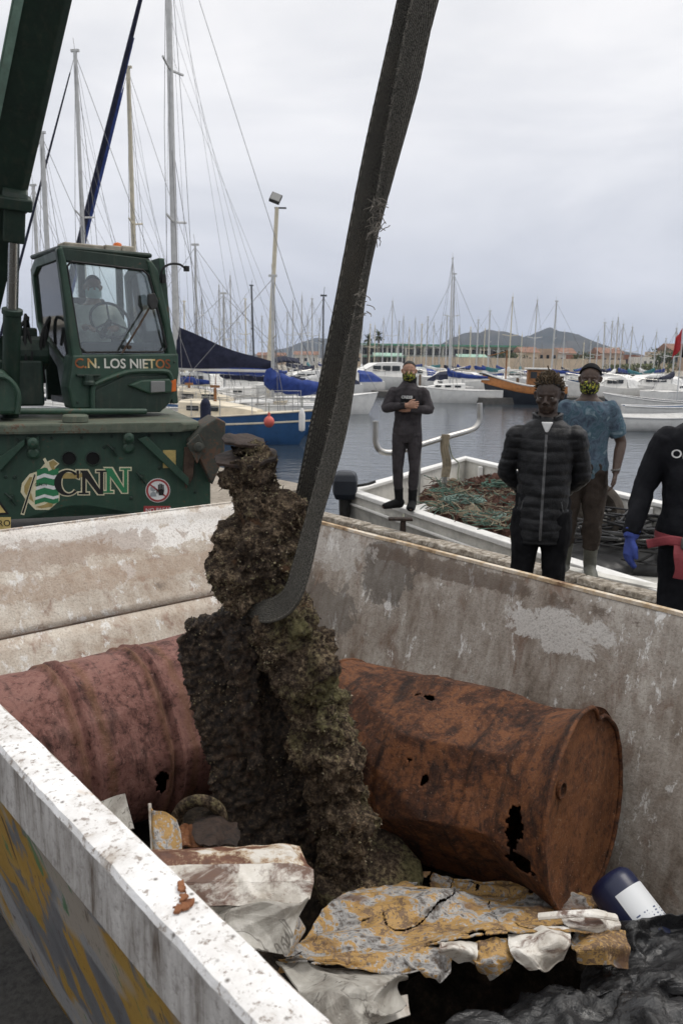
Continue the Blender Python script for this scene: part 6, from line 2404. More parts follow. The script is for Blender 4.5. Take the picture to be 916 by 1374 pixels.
b.v = [tuple(Vector(v) * fw.k + Vector((0.01, 0, 0))) for v in b.v]
b.build('neck_flap', 'neoprene_dark', Wd, smooth=True, solid=0.005, fix=False)
fyw = front_y(top)
b = B()


def chest(u, v):
    x, z = -0.085 + 0.17 * u, 1.300 + 0.095 * v
    return (x, fyw(x, z) - 0.0025, z)


b.grid(chest, 14, 8)
b.build('chest_panel', 'neoprene_dark', Wd, smooth=True, fix=False)
wrap_text('CRESSI', 0.046, -0.078, 1.368, top, Wd, 'white_paint', up=0.006, offset=0.03)
b = B()
wv = Vector(fw.arms[0][2]) * fw.k
b.tube([wv + Vector((-0.035, 0.036 * math.cos(R(a)), 0.036 * math.sin(R(a)))) for a in range(0, 361, 20)], [(0.008, 0.006)] * 19, 6)
b.build('dive_watch', 'black_rubber', Wd, smooth=True)

# ---- diver at the right edge with a red weight belt and a blue glove
pr = atY(938, 700, 4.15)
Rm = thing('person', 'person in black wetsuit with red belt and blue glove, cut by the frame', 'person', (pr.x, pr.y, 0), R(-12))
fr = Fig([[(-0.215, 0.0, 1.415), (-0.285, 0.00, 1.13), (-0.335, -0.10, 0.905), (-0.10, -0.12, -1), (0.9, 0.3, 0), (0.2, -1, 0), 0.35],
          [(0.215, 0.0, 1.415), (0.29, 0.02, 1.13), (0.30, -0.05, 0.88), (0, -0.1, -1), (-1, 0, 0), (0, -1, 0), 0.35]], STAND, 1.05, R(-10), 0.0, 0.0, 0.03)
fr.skin(Rm, 'skin_tan')
fr.eyes(Rm)
fr.scalp(Rm, 0.003, 'hair_black')
topr = garment('wetsuit_top', 'neoprene_black', Rm, lambda b: (fr.torso(b, 0.018, 0.80, 1.52, 1.14), fr.arm(b, 0, 0.012, 0.96), fr.arm(b, 1, 0.012, 0.96)), 0.0072, 3, folds(0.009, 9, 7.0))
garment('wetsuit_trousers', 'neoprene_black', Rm, lambda b: (fr.torso(b, 0.012, 0.80, 1.06), fr.leg(b, 0, 0.010), fr.leg(b, 1, 0.010)), 0.008, 3, folds(0.008, 9, 8.0))
for i in (0, 1):
    garment('wetsuit_sock', 'neoprene_dark', Rm, lambda b: (fr.leg(b, i, 0.013, 0.8, 1.0), fr.foot(b, i, 0.008)), 0.008, 2)
garment('glove', 'glove_blue', Rm, lambda b: (fr.hand(b, 0, 0.0025), b.tube([Vector(fr.arms[0][1]).lerp(Vector(fr.arms[0][2]), t) * fr.k for t in (0.84, 0.92, 1.02)], [0.046, 0.042, 0.036], 12)), 0.0048, 2)
b = B()
zb = 0.925
K = fr.k
rings = [[((0.212 + e) * math.cos(R(10 * k)), -0.012 + (0.172 + e) * math.sin(R(10 * k)), z) for k in range(36)] for z, e in ((zb, 0.0), (zb, 0.007), (zb + 0.052, 0.007), (zb + 0.052, 0.0))]
b.loft(rings, cap=False)
belt = b.build('weight_belt', 'belt_red', Rm, smooth=True)
for a in (250, 285):
    b = B()
    b.box(((0.223) * math.cos(R(a)), -0.012 + 0.186 * math.sin(R(a)), zb + 0.026), (0.085, 0.03, 0.066), None)
    b.build('belt_weight', 'lead', belt, bevel=0.012)
b = B()
b.tube(smooth_path([(-0.12, -0.165, zb + 0.03), (-0.125, -0.19, zb - 0.03), (-0.11, -0.185, zb - 0.11), (-0.115, -0.17, zb - 0.165)], 4), [(0.026, 0.003)] * 13, 8, ref=(1, 0, 0))
b.build('belt_tail', 'belt_red', belt)
b = B()
b.tube(smooth_path([(-0.10, -0.18, zb + 0.03), (-0.17, -0.17, zb + 0.035), (-0.24, -0.12, zb + 0.005), (-0.27, -0.11, zb - 0.005)], 4), [(0.004, 0.024)] * 13, 8, ref=(0, 1, 0))
b.build('belt_tail', 'belt_red', belt)
wrap_text('OMER', 0.062, -0.190, 1.375, topr, Rm, 'white_paint', up=0.004, offset=0.012)

# ---- crane driver behind the windscreen
dv = CABM @ Vector((wc[0] - 0.03, 0.66, zB - 0.06))
hp = 0.50
Dm = thing('person', 'person in grey shirt and pale blue mask at the wheel inside the cab', 'person', tuple(dv), CBA + R(-8))
fd = Fig([[(-0.20, 0.02, 0.98), (-0.27, -0.10, 0.74), (-0.13, -0.34, 0.80), (0.3, -1, 0), (0, 0, -1), (1, 0, 0), 0.7],
          [(0.20, 0.02, 0.98), (0.27, -0.10, 0.74), (0.13, -0.34, 0.80), (-0.3, -1, 0), (0, 0, -1), (-1, 0, 0), 0.7]],
         [[(-0.09, 0.02, 0.47), (-0.12, -0.40, 0.50), (-0.12, -0.42, 0.12), (-0.12, -0.62, 0.06)], [(0.09, 0.02, 0.47), (0.12, -0.40, 0.50), (0.12, -0.42, 0.12), (0.12, -0.62, 0.06)]], 1.0, R(-3))
# sitting: the trunk is moved down on to the seat
zoff = -0.435
_t, _h = fd.torso, fd.HM


def low(fn):
    def g(b, *a, **k):
        n0 = len(b.v)
        fn(b, *a, **k)
        b.v[n0:] = [(x, y, z + zoff) for x, y, z in b.v[n0:]]
    return g


fd.zo = zoff
fd.torso = low(fd.torso)
b = B()
fd.torso(b)
for i in (0, 1):
    fd.arm(b, i)
    fd.leg(b, i)
    fd.foot(b, i)
    fd.hand(b, i)
fd.HM = lambda: Matrix.Translation((0, 0, zoff)) @ _h()
n0 = len(b.v)
_M = fd.HM()
b.tube([(0, 0, 1.44 + zoff), (0, 0, 1.52 + zoff)], [0.064, 0.058], 12)
n0 = len(b.v)
fd.head(b)
link('body', fuse(b, 0.0075, 2), 'skin_cab', Dm, smooth=True, angle=180)
fd.eyes(Dm)
fd.mask(Dm, 'mask_blue')
fd.scalp(Dm, 0.004, 'hair_black')
garment('shirt', 'shirt_grey', Dm, lambda b: (fd.torso(b, 0.014, 0.80, 1.47), fd.arm(b, 0, 0.018, 0.9), fd.arm(b, 1, 0.018, 0.9)), 0.009, 3, folds(0.010, 9, 9.0))
garment('trousers', 'trousers_black', Dm, lambda b: (fd.torso(b, 0.018, 0.80, 0.97), fd.leg(b, 0, 0.014), fd.leg(b, 1, 0.014)), 0.010, 2)

# ================================================================== WORK BOAT AT THE QUAY
gA, gC = atz(465, 656, 0.0), atz(668, 724, 0.0)
gD1, gD2 = atz(624, 612, 0.20), atz(853, 659, 0.20)
nd = (gC - gA).normalized()
fdir = (gD2 - gD1).normalized()
Lw = 7.2
near = [gA + nd * (Lw * k / 12) + Vector((0, 0, 0.05 * (k / 12) ** 2)) for k in range(13)]
far = [gD1 + fdir * (Lw * 1.02 * k / 12) + Vector((0, 0, -0.10 * (k / 12))) for k in range(13)]
perp = Vector((-nd.y, nd.x, 0))
if perp.dot(gD1 - gA) < 0:
    perp = -perp
bowp = near[-1].lerp(far[-1], 0.5) + nd * 1.6 + Vector((0, 0, 0.25))
wb = thing('work_boat', 'open white fishing work boat moored along the quay, loaded with nets and hoses', 'boat', loc=tuple(gA.lerp(gD2, 0.5) * 1.0 - Vector((0, 0, 0.9))))
loop = near + [near[-1].lerp(bowp, 0.6) - perp * 0.1, bowp, far[-1].lerp(bowp, 0.6) + perp * 0.1] + far[::-1]
cen = sum(loop, Vector()) / len(loop)


def inset(lp, d):
    out = []
    n = len(lp)
    for i in range(n):
        a, p, c = lp[i - 1], lp[i], lp[(i + 1) % n]
        t1, t2 = (p - a).normalized(), (c - p).normalized()
        n1, n2 = Vector((-t1.y, t1.x, 0)), Vector((-t2.y, t2.x, 0))
        if n1.dot(cen - p) < 0:
            n1 = -n1
        if n2.dot(cen - p) < 0:
            n2 = -n2
        m = (n1 + n2)
        m = m.normalized() * min(1.6, 1.0 / max(0.4, m.normalized().dot(n1))) if m.length > 1e-3 else n1
        out.append(p + m * d)
    return out


def loopring(lp, dz):
    return [p + Vector((0, 0, dz)) for p in lp]


b = B()
rings = [loopring(inset(loop, -0.03), -0.055), loopring(inset(loop, -0.03), 0.0), loopring(inset(loop, 0.14), 0.0), loopring(inset(loop, 0.14), -0.055), loopring(inset(loop, -0.03), -0.055)]
b.loft(rings, cap=False)
b.build('gunwale', 'boat_white', wb, world=True, bevel=0.012)
b = B()
rings = [loopring(inset(loop, 0.004), -0.058), loopring(inset(loop, 0.02), -0.25), loopring(inset(loop, 0.10), -0.70), loopring(inset(loop, 0.25), -1.15)]
b.loft(rings, cap=False)
b.build('hull', 'boat_offwhite', wb, world=True)
b = B()
rings = [loopring(inset(loop, 0.10), -0.06), loopring(inset(loop, 0.13), -0.5), loopring(inset(loop, 0.16), -0.56)]
b.loft(rings, cap=False)
b.build('inner_lining', 'boat_offwhite', wb, world=True)
b = B()
fl = inset(loop, 0.15)
b.add([(p.x, p.y, -0.54) for p in fl], [tuple(range(len(fl)))])
b.build('sole', 'boat_offwhite', wb, world=True)
b = B()
rr_ = inset(near + far[::-1], 0.0)
for seg, nm in ((near, 1), (far, 1)):
    pth = [p + Vector((0, 0, -0.19)) + (p - cen).normalized() * 0.02 for p in seg]
    b.tube(pth, [(0.02, 0.03)] * len(pth), 6, ref=(0, 0, 1))
b.build('rub_strake', 'boat_white', wb, world=True)
for k in range(1, 11):                                       # frames along the far side
    p = far[k] + (near[k] - far[k]).normalized() * 0.17
    bb = B()
    bb.box((p.x, p.y, p.z - 0.33), (0.07, 0.10, 0.52))
    bb.build('frame_rib', 'boat_white', wb, world=True, bevel=0.01)
for t in (0.12,):
    bb = B()
    a, c = near[2].lerp(far[2], 0.06), near[2].lerp(far[2], 0.94)
    d = (c - a)
    bb.box((0, 0, 0), (d.length, 0.28, 0.05), Matrix.Translation(a.lerp(c, 0.5) - Vector((0, 0, 0.28))) @ Matrix.Rotation(math.atan2(d.y, d.x), 4, 'Z'))
    bb.build('thwart', 'boat_white', wb, world=True, bevel=0.01)
# net guide: bent tube on a post
b = B()
gp = [(503.5, 565, 10.9), (503.5, 580, 10.9), (504, 592, 10.9), (508, 603, 10.9), (520, 607.5, 10.95), (540, 604, 11.1), (570, 595, 11.35), (600, 586, 11.6), (625, 579, 11.8), (637, 574, 11.9), (642.5, 565, 11.95), (643, 552, 11.95), (643, 541, 11.95)]
b.tube(smooth_path([atY(*p) for p in gp], 3), 0.042, 14)
ng = b.build('net_guide', 'steel', wb, world=True, smooth=True)
b = B()
pp = atY(598, 588, 11.58)
b.tube([pp, pp - Vector((0, 0, 0.75))], 0.04, 10)
pp2 = atY(562, 598, 11.28)
b.tube([pp2, pp2 - Vector((0, 0, 0.9))], 0.035, 10)
b.build('guide_post', 'steel', ng, world=True, smooth=True)
b = B()
rs = random.Random(6)
for k in range(5):
    x = 599 + rs.uniform(-4, 4)
    b.tube(smooth_path([atY(x, 583, 11.5), atY(x - 2, 600, 11.5), atY(x + rs.uniform(-3, 3), 622, 11.52), atY(x + rs.uniform(-4, 2), 640, 11.5)], 5), rs.uniform(0.018, 0.035), 8)
o = b.build('hanging_rag', 'net_tan', None, smooth=True)
tag(o, 'pale ragged cloth hanging from the bent steel tube on the boat', 'rag')
b = B()
b.tube(smooth_path([atY(601, 590, 11.5), atY(606, 612, 11.5), atY(615, 622, 11.4), atY(614, 640, 11.3), atY(622, 652, 11.2)], 6), 0.010, 6)
tag(b.build('mooring_rope', 'rope', None), 'thin greenish rope dangling from the bent steel tube', 'rope')

# nets, ropes and hoses lying in the boat
FLZ = -0.50


def inboat(px, py, z=FLZ):
    return atz(px, py, z)


bb = B()
for (x, y, z, r) in ((640, 664, -0.1, 0.45), (665, 656, -0.08, 0.5), (612, 680, -0.2, 0.42), (640, 694, -0.18, 0.42), (672, 690, -0.12, 0.45), (700, 700, -0.15, 0.4), (595, 668, -0.25, 0.4)):
    p = inboat(x, y, z)
    bb.ball((p.x, p.y, z - 0.08), (r, r, 0.26), 14, 9)
me = fuse(bb, 0.022, 1)
for v in me.vertices:
    p = v.co.copy()
    v.co += Vector((nz(p, 9, 1), nz(p, 9, 2), 1.3 * nz(p, 9, 3) + 0.7 * nz(p, 26, 4))) * 0.085
net = tag(link('net_pile', me, 'net_brown', None, smooth=True, angle=180), 'heap of reddish brown fishing net inside the white work boat', 'fishing net')
rs = random.Random(9)
for k in range(540):
    if k % 180 == 0:
        b = B()
    x = rs.uniform(585, 700)
    y = rs.uniform(646, 656 + (x - 465) * 0.335 - 16)
    p = inboat(x, y, rs.uniform(0.0, 0.10))
    q = [p]
    d = Vector((rs.uniform(-1, 1), rs.uniform(-1, 1), 0))
    for j in range(5):
        d = d + Vector((rs.uniform(-1, 1), rs.uniform(-1, 1), rs.uniform(-0.4, 0.4)))
        q.append(q[-1] + d.normalized() * 0.06)
    b.tube(q, rs.uniform(0.003, 0.007), 4)
    if k % 180 == 179:
        o = b.build('loose_twine', ('net_brown', 'net_tan', 'net_green')[k // 180], net)
        o['kind'] = 'stuff'


def coil(cx, cy, z, r, turns, rad, mat, label, seed, sq=0.6):
    rs = random.Random(seed)
    c = inboat(cx, cy, z)
    bb = B()
    pts = []
    for k in range(int(turns * 14)):
        a = 2 * math.pi * k / 14
        rr = r * (0.5 + 0.5 * rs.random())
        pts.append(c + Vector((rr * math.cos(a) * 1.2, rr * math.sin(a), sq * 0.12 * rs.random() + 0.02 * nz((k * 0.3, 0, 0), 1, seed))))
    bb.tube(smooth_path(pts, 3), rad, 6)
    return tag(bb.build('rope_coil', mat, None, smooth=True), label, 'rope', 'rope coils among the nets')


coil(622, 674, 0.06, 0.24, 12, 0.008, 'net_teal', 'bright teal rope tangle on the brown net', 1)
coil(600, 664, 0.0, 0.24, 9, 0.010, 'net_green', 'dark green net rope tangle left of the teal one', 2)
coil(650, 697, 0.0, 0.22, 7, 0.009, 'net_teal', 'pale teal rope coil at the near edge of the net heap', 3)
coil(668, 652, 0.06, 0.22, 5, 0.014, 'net_green', 'green rope tangle at the far side of the net heap', 4)
for i, (x, y, s, lab) in enumerate(((610, 652, 0.13, 'pale float lump at the far left of the nets'), (630, 690, 0.16, 'tan bundled net lump in the middle of the heap'), (585, 678, 0.12, 'tan bundled net lump near the standing diver'), (660, 676, 0.10, 'pale net lump beside the brown net'))):
    bb = B()
    p = inboat(x, y, 0.0)
    bb.ball(p, (s, s * 0.7, s * 0.55), 14, 9)
    bb.v = [tuple(Vector(v) + Vector((nz(v, 7, i), nz(v, 7, i + 3), nz(v, 7, i + 7))) * 0.07) for v in bb.v]
    tag(bb.build('net_bundle', 'net_tan', None, smooth=True), lab, 'net bundle', 'net bundles in the work boat')
# black hoses
b = B()
rs = random.Random(12)
hc = inboat(822, 705, -0.15)
for k in range(75):
    a = rs.uniform(0, 6.28)
    r1, r2 = rs.uniform(0.35, 0.85), rs.uniform(0.25, 0.55)
    c = hc + Vector((rs.uniform(-0.45, 0.75), rs.uniform(-0.7, 0.5), 0))
    n = rs.randint(7, 12)
    pts = []
    z = rs.uniform(-0.28, 0.22)
    tilt = rs.uniform(-0.3, 0.3)
    st = rs.uniform(0, 6.28)
    for j in range(n):
        t = st + rs.uniform(0.25, 0.45) * j
        ex, ey = r1 * math.cos(t), r2 * math.sin(t)
        pts.append(c + Vector((ex * math.cos(a) - ey * math.sin(a), ex * math.sin(a) + ey * math.cos(a), z + tilt * ex * 0.4 + 0.06 * nz((t, k, 0), 1.2))))
    b.tube(smooth_path(pts, 3), rs.uniform(0.012, 0.019), 6)
hs = b.build('hose_heap', 'hose_black', None, smooth=True)
tag(hs, 'tangled heap of thin black hoses in the work boat', 'hoses')
hs['kind'] = 'stuff'
bb = B()
for k in range(8):
    p = hc + Vector((rs.uniform(-0.5, 0.8), rs.uniform(-0.8, 0.5), -0.33))
    bb.ball(p, (0.45, 0.4, 0.16), 12, 8)
tag(link('tarpaulin', fuse(bb, 0.03, 3), 'hose_black', None, smooth=True, angle=180), 'black tarpaulin under the heap of hoses', 'tarpaulin')
tp = inboat(803, 684, 0.02)
b = B()
Mt = Matrix.Translation(tp) @ Matrix.Rotation(R(25), 4, 'Z') @ Matrix.Rotation(R(62), 4, 'X')
prof = [(0.20, -0.09), (0.27, -0.105), (0.33, -0.09), (0.35, 0.0), (0.33, 0.09), (0.27, 0.105), (0.20, 0.09), (0.185, 0.0), (0.20, -0.09)]
b.lathe(prof, 36, Mt, cap=False)
tag(b.build('old_tyre', 'tyre', None, smooth=True), 'muddy old tyre lying in the boat behind the tee shirt', 'tyre')
# things on the quay
b = B()
pq_ = atz(735, 776, 0.0)
d = (SKM.to_3x3() @ Vector((0, 1, 0)))
b.box((0, 0, 0.02), (1.15, 0.13, 0.035), Matrix.Translation(atz(772, 772, 0.0) + Vector((0.22, -0.13, 0))) @ Matrix.Rotation(SKA + R(90) + R(5), 4, 'Z'))
tag(b.build('plank', 'boat_offwhite', None, bevel=0.005), 'weathered pale plank on the quay by the rubber boots', 'plank')
b = B()
pb = atz(540, 718, 0.0)
b.lathe([(0.035, 0.0), (0.030, 0.15), (0.035, 0.16)], 14, Matrix.Translation(pb))
b.box((pb.x - 0.03, pb.y, 0.175), (0.26, 0.10, 0.03))
tag(b.build('mooring_cleat', 'rust_dark', None, bevel=0.012), 'small rusty T shaped mooring cleat on the quay', 'cleat')
b = B()
b.tube(smooth_path([atz(440, 690, 0.02), atz(455, 694, 0.015), atz(470, 703, 0.02), atz(483, 716, 0.02)], 5), 0.012, 6)
tag(b.build('stick', 'timber', None), 'thin dark cable lying on the quay beside the sling', 'cable')
b = B()
wp = atz(541, 690, 0.0)
b.tube(arc(wp + Vector((0, 0, 0.0)), atz(540, 708, 0.03), 0.02, 8), 0.010, 6)
tag(b.build('mooring_line', 'rope', None), 'short mooring line from the boat edge down to the quay', 'rope')
# outboard engine on the stern
om = thing('outboard_motor', 'black outboard motor at the left end of the work boat', 'outboard motor', loc=tuple(atz(463, 672, -0.3)))
b = B()
pm = atY(463, 648, 11.3)
b.loft([[(pm.x + x * s, pm.y + y * s, pm.z + z) for x, y in ((-0.16, -0.2), (0.16, -0.2), (0.18, 0.1), (0.12, 0.22), (-0.12, 0.22), (-0.18, 0.1))] for z, s in ((-0.22, 0.8), (-0.14, 1.0), (0.05, 1.0), (0.14, 0.85), (0.17, 0.5))])
b.build('cowl', 'boat_dark', om, world=True, bevel=0.02)
b = B()
b.tube([pm - Vector((0, 0, 0.2)), pm - Vector((0, 0, 0.9))], [(0.09, 0.12), (0.06, 0.10)], 10)
b.build('leg', 'dark_metal', om, world=True)
b = B()
b.tube(smooth_path([pm + Vector((0.1, 0, -0.05)), pm + Vector((0.3, -0.1, 0.0)), pm + Vector((0.42, -0.15, 0.05))], 4), 0.02, 8)
b.build('tiller', 'dark_metal', om, world=True)


# ================================================================== MOORED BOATS
def hull_rings(L, Bm, F, ns=14, stern=0.72, flare=1.0, sheer=0.22):
    rings = []
    for i in range(ns + 1):
        t = i / ns
        if t < 0.42:
            w = stern + (1 - stern) * math.sin(t / 0.42 * math.pi / 2)
        else:
            w = max(0.0, math.cos((t - 0.42) / 0.58 * math.pi / 2)) ** 0.78
        hb = max(0.015, Bm / 2 * w)
        sh = F * (1 + sheer * ((t - 0.35) / 0.65) ** 2 * (1.6 if t > 0.35 else 0.5))
        x = -L / 2 + L * t
        ov = 0.09 * L * max(0, (t - 0.72) / 0.28) ** 1.5
        rings.append([(x + ov, -hb, sh), (x + ov * 0.8, -hb * 0.985, sh * 0.72), (x + ov * 0.4, -hb * 0.93, sh * 0.3), (x, -hb * 0.78, -0.02), (x - 0.02 * L * t, -hb * 0.3, -0.22), (x - 0.02 * L * t, 0, -0.30),
                      (x - 0.02 * L * t, hb * 0.3, -0.22), (x, hb * 0.78, -0.02), (x + ov * 0.4, hb * 0.93, sh * 0.3), (x + ov * 0.8, hb * 0.985, sh * 0.72), (x + ov, hb, sh)])
    return rings


def wires(b, segs, r):
    for a, c in segs:
        b.tube([a, c], r, 3, cap=False)


def sailboat(loc, heading, L, label, group=None, hull='boat_white', deck='boat_white', mast_h=9.0, mast='mast_alloy', cover='cover_blue', name='sailboat', mr=0.06, spreaders=1, jib=None,
             near=False, cabin_h=0.42, stripe=None, mastx=0.06, boomlen=0.40, coverh=0.16, lean=0.0, F=None, wr=0.012, bimini=None, nwin=3, boomz=0.45, tent=0.0):
    t = thing(name, label, 'sailboat', (loc[0], loc[1], WATERZ), heading, group)
    Bm = L * 0.32
    F = F or (0.55 + 0.045 * L)
    rg = hull_rings(L, Bm, F)
    b = B()
    b.loft(rg, cap=True, close=False)
    b.build('hull', hull, t, smooth=True, angle=35)
    b = B()
    dk = [[(r[0][0], r[0][1] * 0.985, r[0][2] - 0.03), (r[0][0], 0, r[0][2] + 0.03), (r[-1][0], r[-1][1] * 0.985, r[-1][2] - 0.03)] for r in rg]
    b.loft(dk, cap=False, close=False)
    dko = b.build('deck', deck, t, smooth=True)
    b = B()
    for s in (0, -1):
        b.tube([(r[s][0], r[s][1], r[s][2]) for r in rg], 0.025, 5)
    b.build('toe_rail', stripe or deck, dko)
    if stripe:
        b = B()
        for s in (1, -2):
            b.tube([(r[s][0], r[s][1] * 1.004, r[s][2] * 0.98) for r in rg], [(0.012, 0.035)] * len(rg), 5, ref=(0, 1, 0))
        b.build('hull_stripe', stripe, t)
    # coachroof
    b = B()
    cr_ = []
    for i in range(9):
        u = i / 8
        x = -0.10 * L + 0.40 * L * u
        w = Bm * 0.30 * (1 - 0.45 * u ** 2)
        h = cabin_h * (1 - 0.55 * u ** 2)
        zz = F + 0.02
        cr_.append([(x, -w * 1.08, zz), (x, -w * 0.96, zz + h * 0.85), (x, -w * 0.6, zz + h), (x, w * 0.6, zz + h), (x, w * 0.96, zz + h * 0.85), (x, w * 1.08, zz)])
    b.loft(cr_, cap=True)
    cab = b.build('cabin', deck, t, smooth=True, angle=35)
    for sy in (-1, 1):
        for k in range(nwin):
            u = 0.12 + 0.26 * k * 3 / max(3, nwin)
            x = -0.10 * L + 0.40 * L * u
            w = Bm * 0.30 * (1 - 0.45 * u ** 2)
            b = B()
            b.box((x + 0.03 * L, sy * w * 1.015, F + 0.02 + cabin_h * 0.5), (0.065 * L, 0.03, cabin_h * 0.32))
            b.build('window', 'window_dark', cab, bevel=0.01)
    mx = mastx * L
    b = B()
    tx = lean * mast_h
    b.tube([(mx, 0, F), (mx + tx, 0, F + mast_h)], [(mr, mr * 0.8), (mr * 0.8, mr * 0.65)], 8)
    mo = b.build('mast', mast, t, smooth=True)
    b = B()
    for k in range(spreaders):
        if k == 1:
            b.build('spreader', mast, mo)
            b = B()
        f = (0.55 if spreaders == 1 else (0.38, 0.68)[k])
        zz = F + mast_h * f
        b.tube([(mx + tx * f - 0.12, -0.09 * L, zz + 0.12), (mx + tx * f, 0, zz), (mx + tx * f - 0.12, 0.09 * L, zz + 0.12)], mr * 0.35, 5)
    if spreaders:
        b.build('spreader', mast, mo)
        b = B()
    b.box((mx + tx, 0, F + mast_h + 0.05), (0.3, 0.08, 0.08))
    b.tube([(mx + tx, 0, F + mast_h), (mx + tx + 0.05, 0, F + mast_h + 0.45)], 0.012, 4)
    b.build('masthead', mast, mo)
    if cover and tent:                                   # sail stowed under a steep cover, high at the mast
        b = B()
        bl = boomlen * L
        zz = F + cabin_h + boomz
        rings = []
        for i in range(13):
            u = i / 12
            x = mx - 0.05 - bl * u
            tp_ = zz + tent * (1 - u) ** 1.25 + 0.16 + 0.03 * math.sin(9 * u)
            bt_ = zz - 0.10 - 0.03 * math.sin(7 * u)
            w = 0.14 * (1 - 0.5 * u) + 0.02
            rings.append([(x, 0, tp_), (x, w * 0.5, tp_ * 0.7 + bt_ * 0.3), (x, w * (1 + 0.15 * math.sin(14 * u)), tp_ * 0.3 + bt_ * 0.7), (x, w * 0.4, bt_), (x, -w * 0.4, bt_), (x, -w * (1 + 0.15 * math.cos(15 * u)), tp_ * 0.3 + bt_ * 0.7), (x, -w * 0.5, tp_ * 0.7 + bt_ * 0.3)])
        b.loft(rings)
        bc = b.build('sail_cover', cover, t, smooth=True, angle=60)
        b = B()
        b.tube([(mx, 0, zz - 0.16), (mx - bl * 1.04, 0, zz - 0.18)], 0.06, 6)
        b.build('boom', mast, bc)
    elif cover:
        b = B()
        bl = boomlen * L
        zz = F + cabin_h + boomz
        pts = [(mx + 0.12, 0, zz + coverh * 2.2), (mx + 0.0, 0, zz + coverh * 1.0), (mx - bl * 0.12, 0, zz + coverh * 0.55), (mx - bl * 0.4, 0, zz + 0.02), (mx - bl * 0.75, 0, zz - 0.04), (mx - bl, 0, zz - 0.06)]
        P, rr = interp(pts, [(0.10, 0.10), (coverh * 0.9, coverh * 1.35), (coverh * 0.85, coverh * 1.25), (coverh * 0.75, coverh * 1.0), (coverh * 0.6, coverh * 0.75), (0.06, 0.07)], 4)
        b.tube(P, rr, 10, ref=(0, 1, 0))
        b.v = [tuple(Vector(v) + Vector((0, nz(v, 3.5, L), nz(v, 3.5, L + 3))) * coverh * 0.35) for v in b.v]
        bc = b.build('sail_cover', cover, t, smooth=True, angle=180)
        b = B()
        b.tube([(mx, 0, zz - 0.12), (mx - bl * 1.04, 0, zz - 0.18)], 0.05, 6)
        b.build('boom', mast, bc)
    b = B()
    top = Vector((mx + tx, 0, F + mast_h - 0.05))
    bow = Vector((rg[-1][0][0], 0, rg[-1][0][2]))
    stn = Vector((rg[0][0][0], 0, rg[0][0][2]))
    sp = F + mast_h * 0.55
    segs = [(top, bow), (top, stn)]
    for sy in (-1, 1):
        c = Vector((mx - 0.03 * L, sy * Bm * 0.47, F))
        s_ = Vector((mx + tx * 0.55 - 0.12, sy * 0.09 * L, sp + 0.12))
        segs += [(top, s_), (s_, c), (Vector((mx + tx * 0.55, 0, sp)), c + Vector((-0.05 * L, 0, 0)))]
    if mr > 0.08 or near:                                # halyards and lazy lines
        fine_ = []
        for q in range(5):
            fine_.append((top - Vector((0, 0, 0.3 + 0.9 * q)), Vector((mx + 0.25 * (q - 2), 0.12 * (q % 3 - 1) * L * 0.3, F + 0.1))))
            fine_.append((top - Vector((0, 0, 1.2 * q)), Vector((stn.x * (0.35 + 0.12 * q), 0.1 * (q - 2), F + cabin_h + 0.4))))
        wires(b, fine_, 0.006)
    wires(b, segs, wr)
    b.build('rigging', 'wire', t)
    if jib:
        b = B()
        P = [bow.lerp(top, f) for f in (0.03, 0.06, 0.25, 0.5, 0.75, 0.92, 0.95)]
        b.tube(P, [0.03, jib[1], jib[1] * 1.05, jib[1] * 0.95, jib[1] * 0.75, jib[1] * 0.5, 0.02], 8)
        js = b.build('furled_jib', jib[0], t, smooth=True)
        if len(jib) > 2:
            b = B()
            P = [p + Vector((0.0, -jib[1] * 1.1, -0.1)) for p in P[:5]]
            b.tube(P, [0.02, jib[1] * 0.75, jib[1] * 0.75, jib[1] * 0.7, jib[1] * 0.3], 8)
            b.build('jib_strip', jib[2], js, smooth=True)
    if near:
        b = B()
        for s in (0, -1):
            prev = None
            for i in range(1, len(rg), 2):
                p = Vector(rg[i][s])
                b.tube([p, p + Vector((0, 0, 0.55))], 0.014, 5)
                if prev is not None:
                    wires(b, [(prev + Vector((0, 0, 0.53)), p + Vector((0, 0, 0.53))), (prev + Vector((0, 0, 0.28)), p + Vector((0, 0, 0.28)))], 0.008)
                prev = p
        b.build('guard_rail', 'steel', t)
    if bimini:
        b = B()
        rings = []
        for i in range(7):
            x = -0.42 * L + 0.24 * L * i / 6
            rings.append([(x, y, F + 1.75 + 0.22 * math.cos(y / (Bm * 0.42) * math.pi / 2) - 0.10 * abs(i - 3) / 3) for y in [Bm * 0.42 * (k / 5 - 1) for k in range(11)]])
        b.loft(rings, cap=False, close=False)
        b.build('bimini', bimini, t, smooth=True, solid=0.05, fix=False)
        b = B()
        for x in (-0.40 * L, -0.20 * L):
            for sy in (-1, 1):
                b.tube([(x, sy * Bm * 0.42, F), (x, sy * Bm * 0.42, F + 1.7)], 0.02, 5)
        b.build('bimini_frame', 'steel', t)
    return t


def yaw_to(px0, px1, Y0, Y1):
    a, c = atY(px0, 500, Y0), atY(px1, 500, Y1)
    return math.atan2(c.y - a.y, c.x - a.x)


def mast_boat(px, top, Y, L, heading, label, mx=0.06, lx=0.0, **k):
    """a sailboat whose masthead is seen at (px, top) from here"""
    tp_ = atY(px, top, Y)
    F = k.get('F') or (0.55 + 0.045 * L)
    h = tp_.z - WATERZ - F
    c = Vector((tp_.x, tp_.y, 0)) - Vector((math.cos(heading), math.sin(heading), 0)) * mx * L
    return sailboat(c, heading, L, label, mast_h=h, mastx=mx, **k)


GN = 'sailboats moored near the crane'
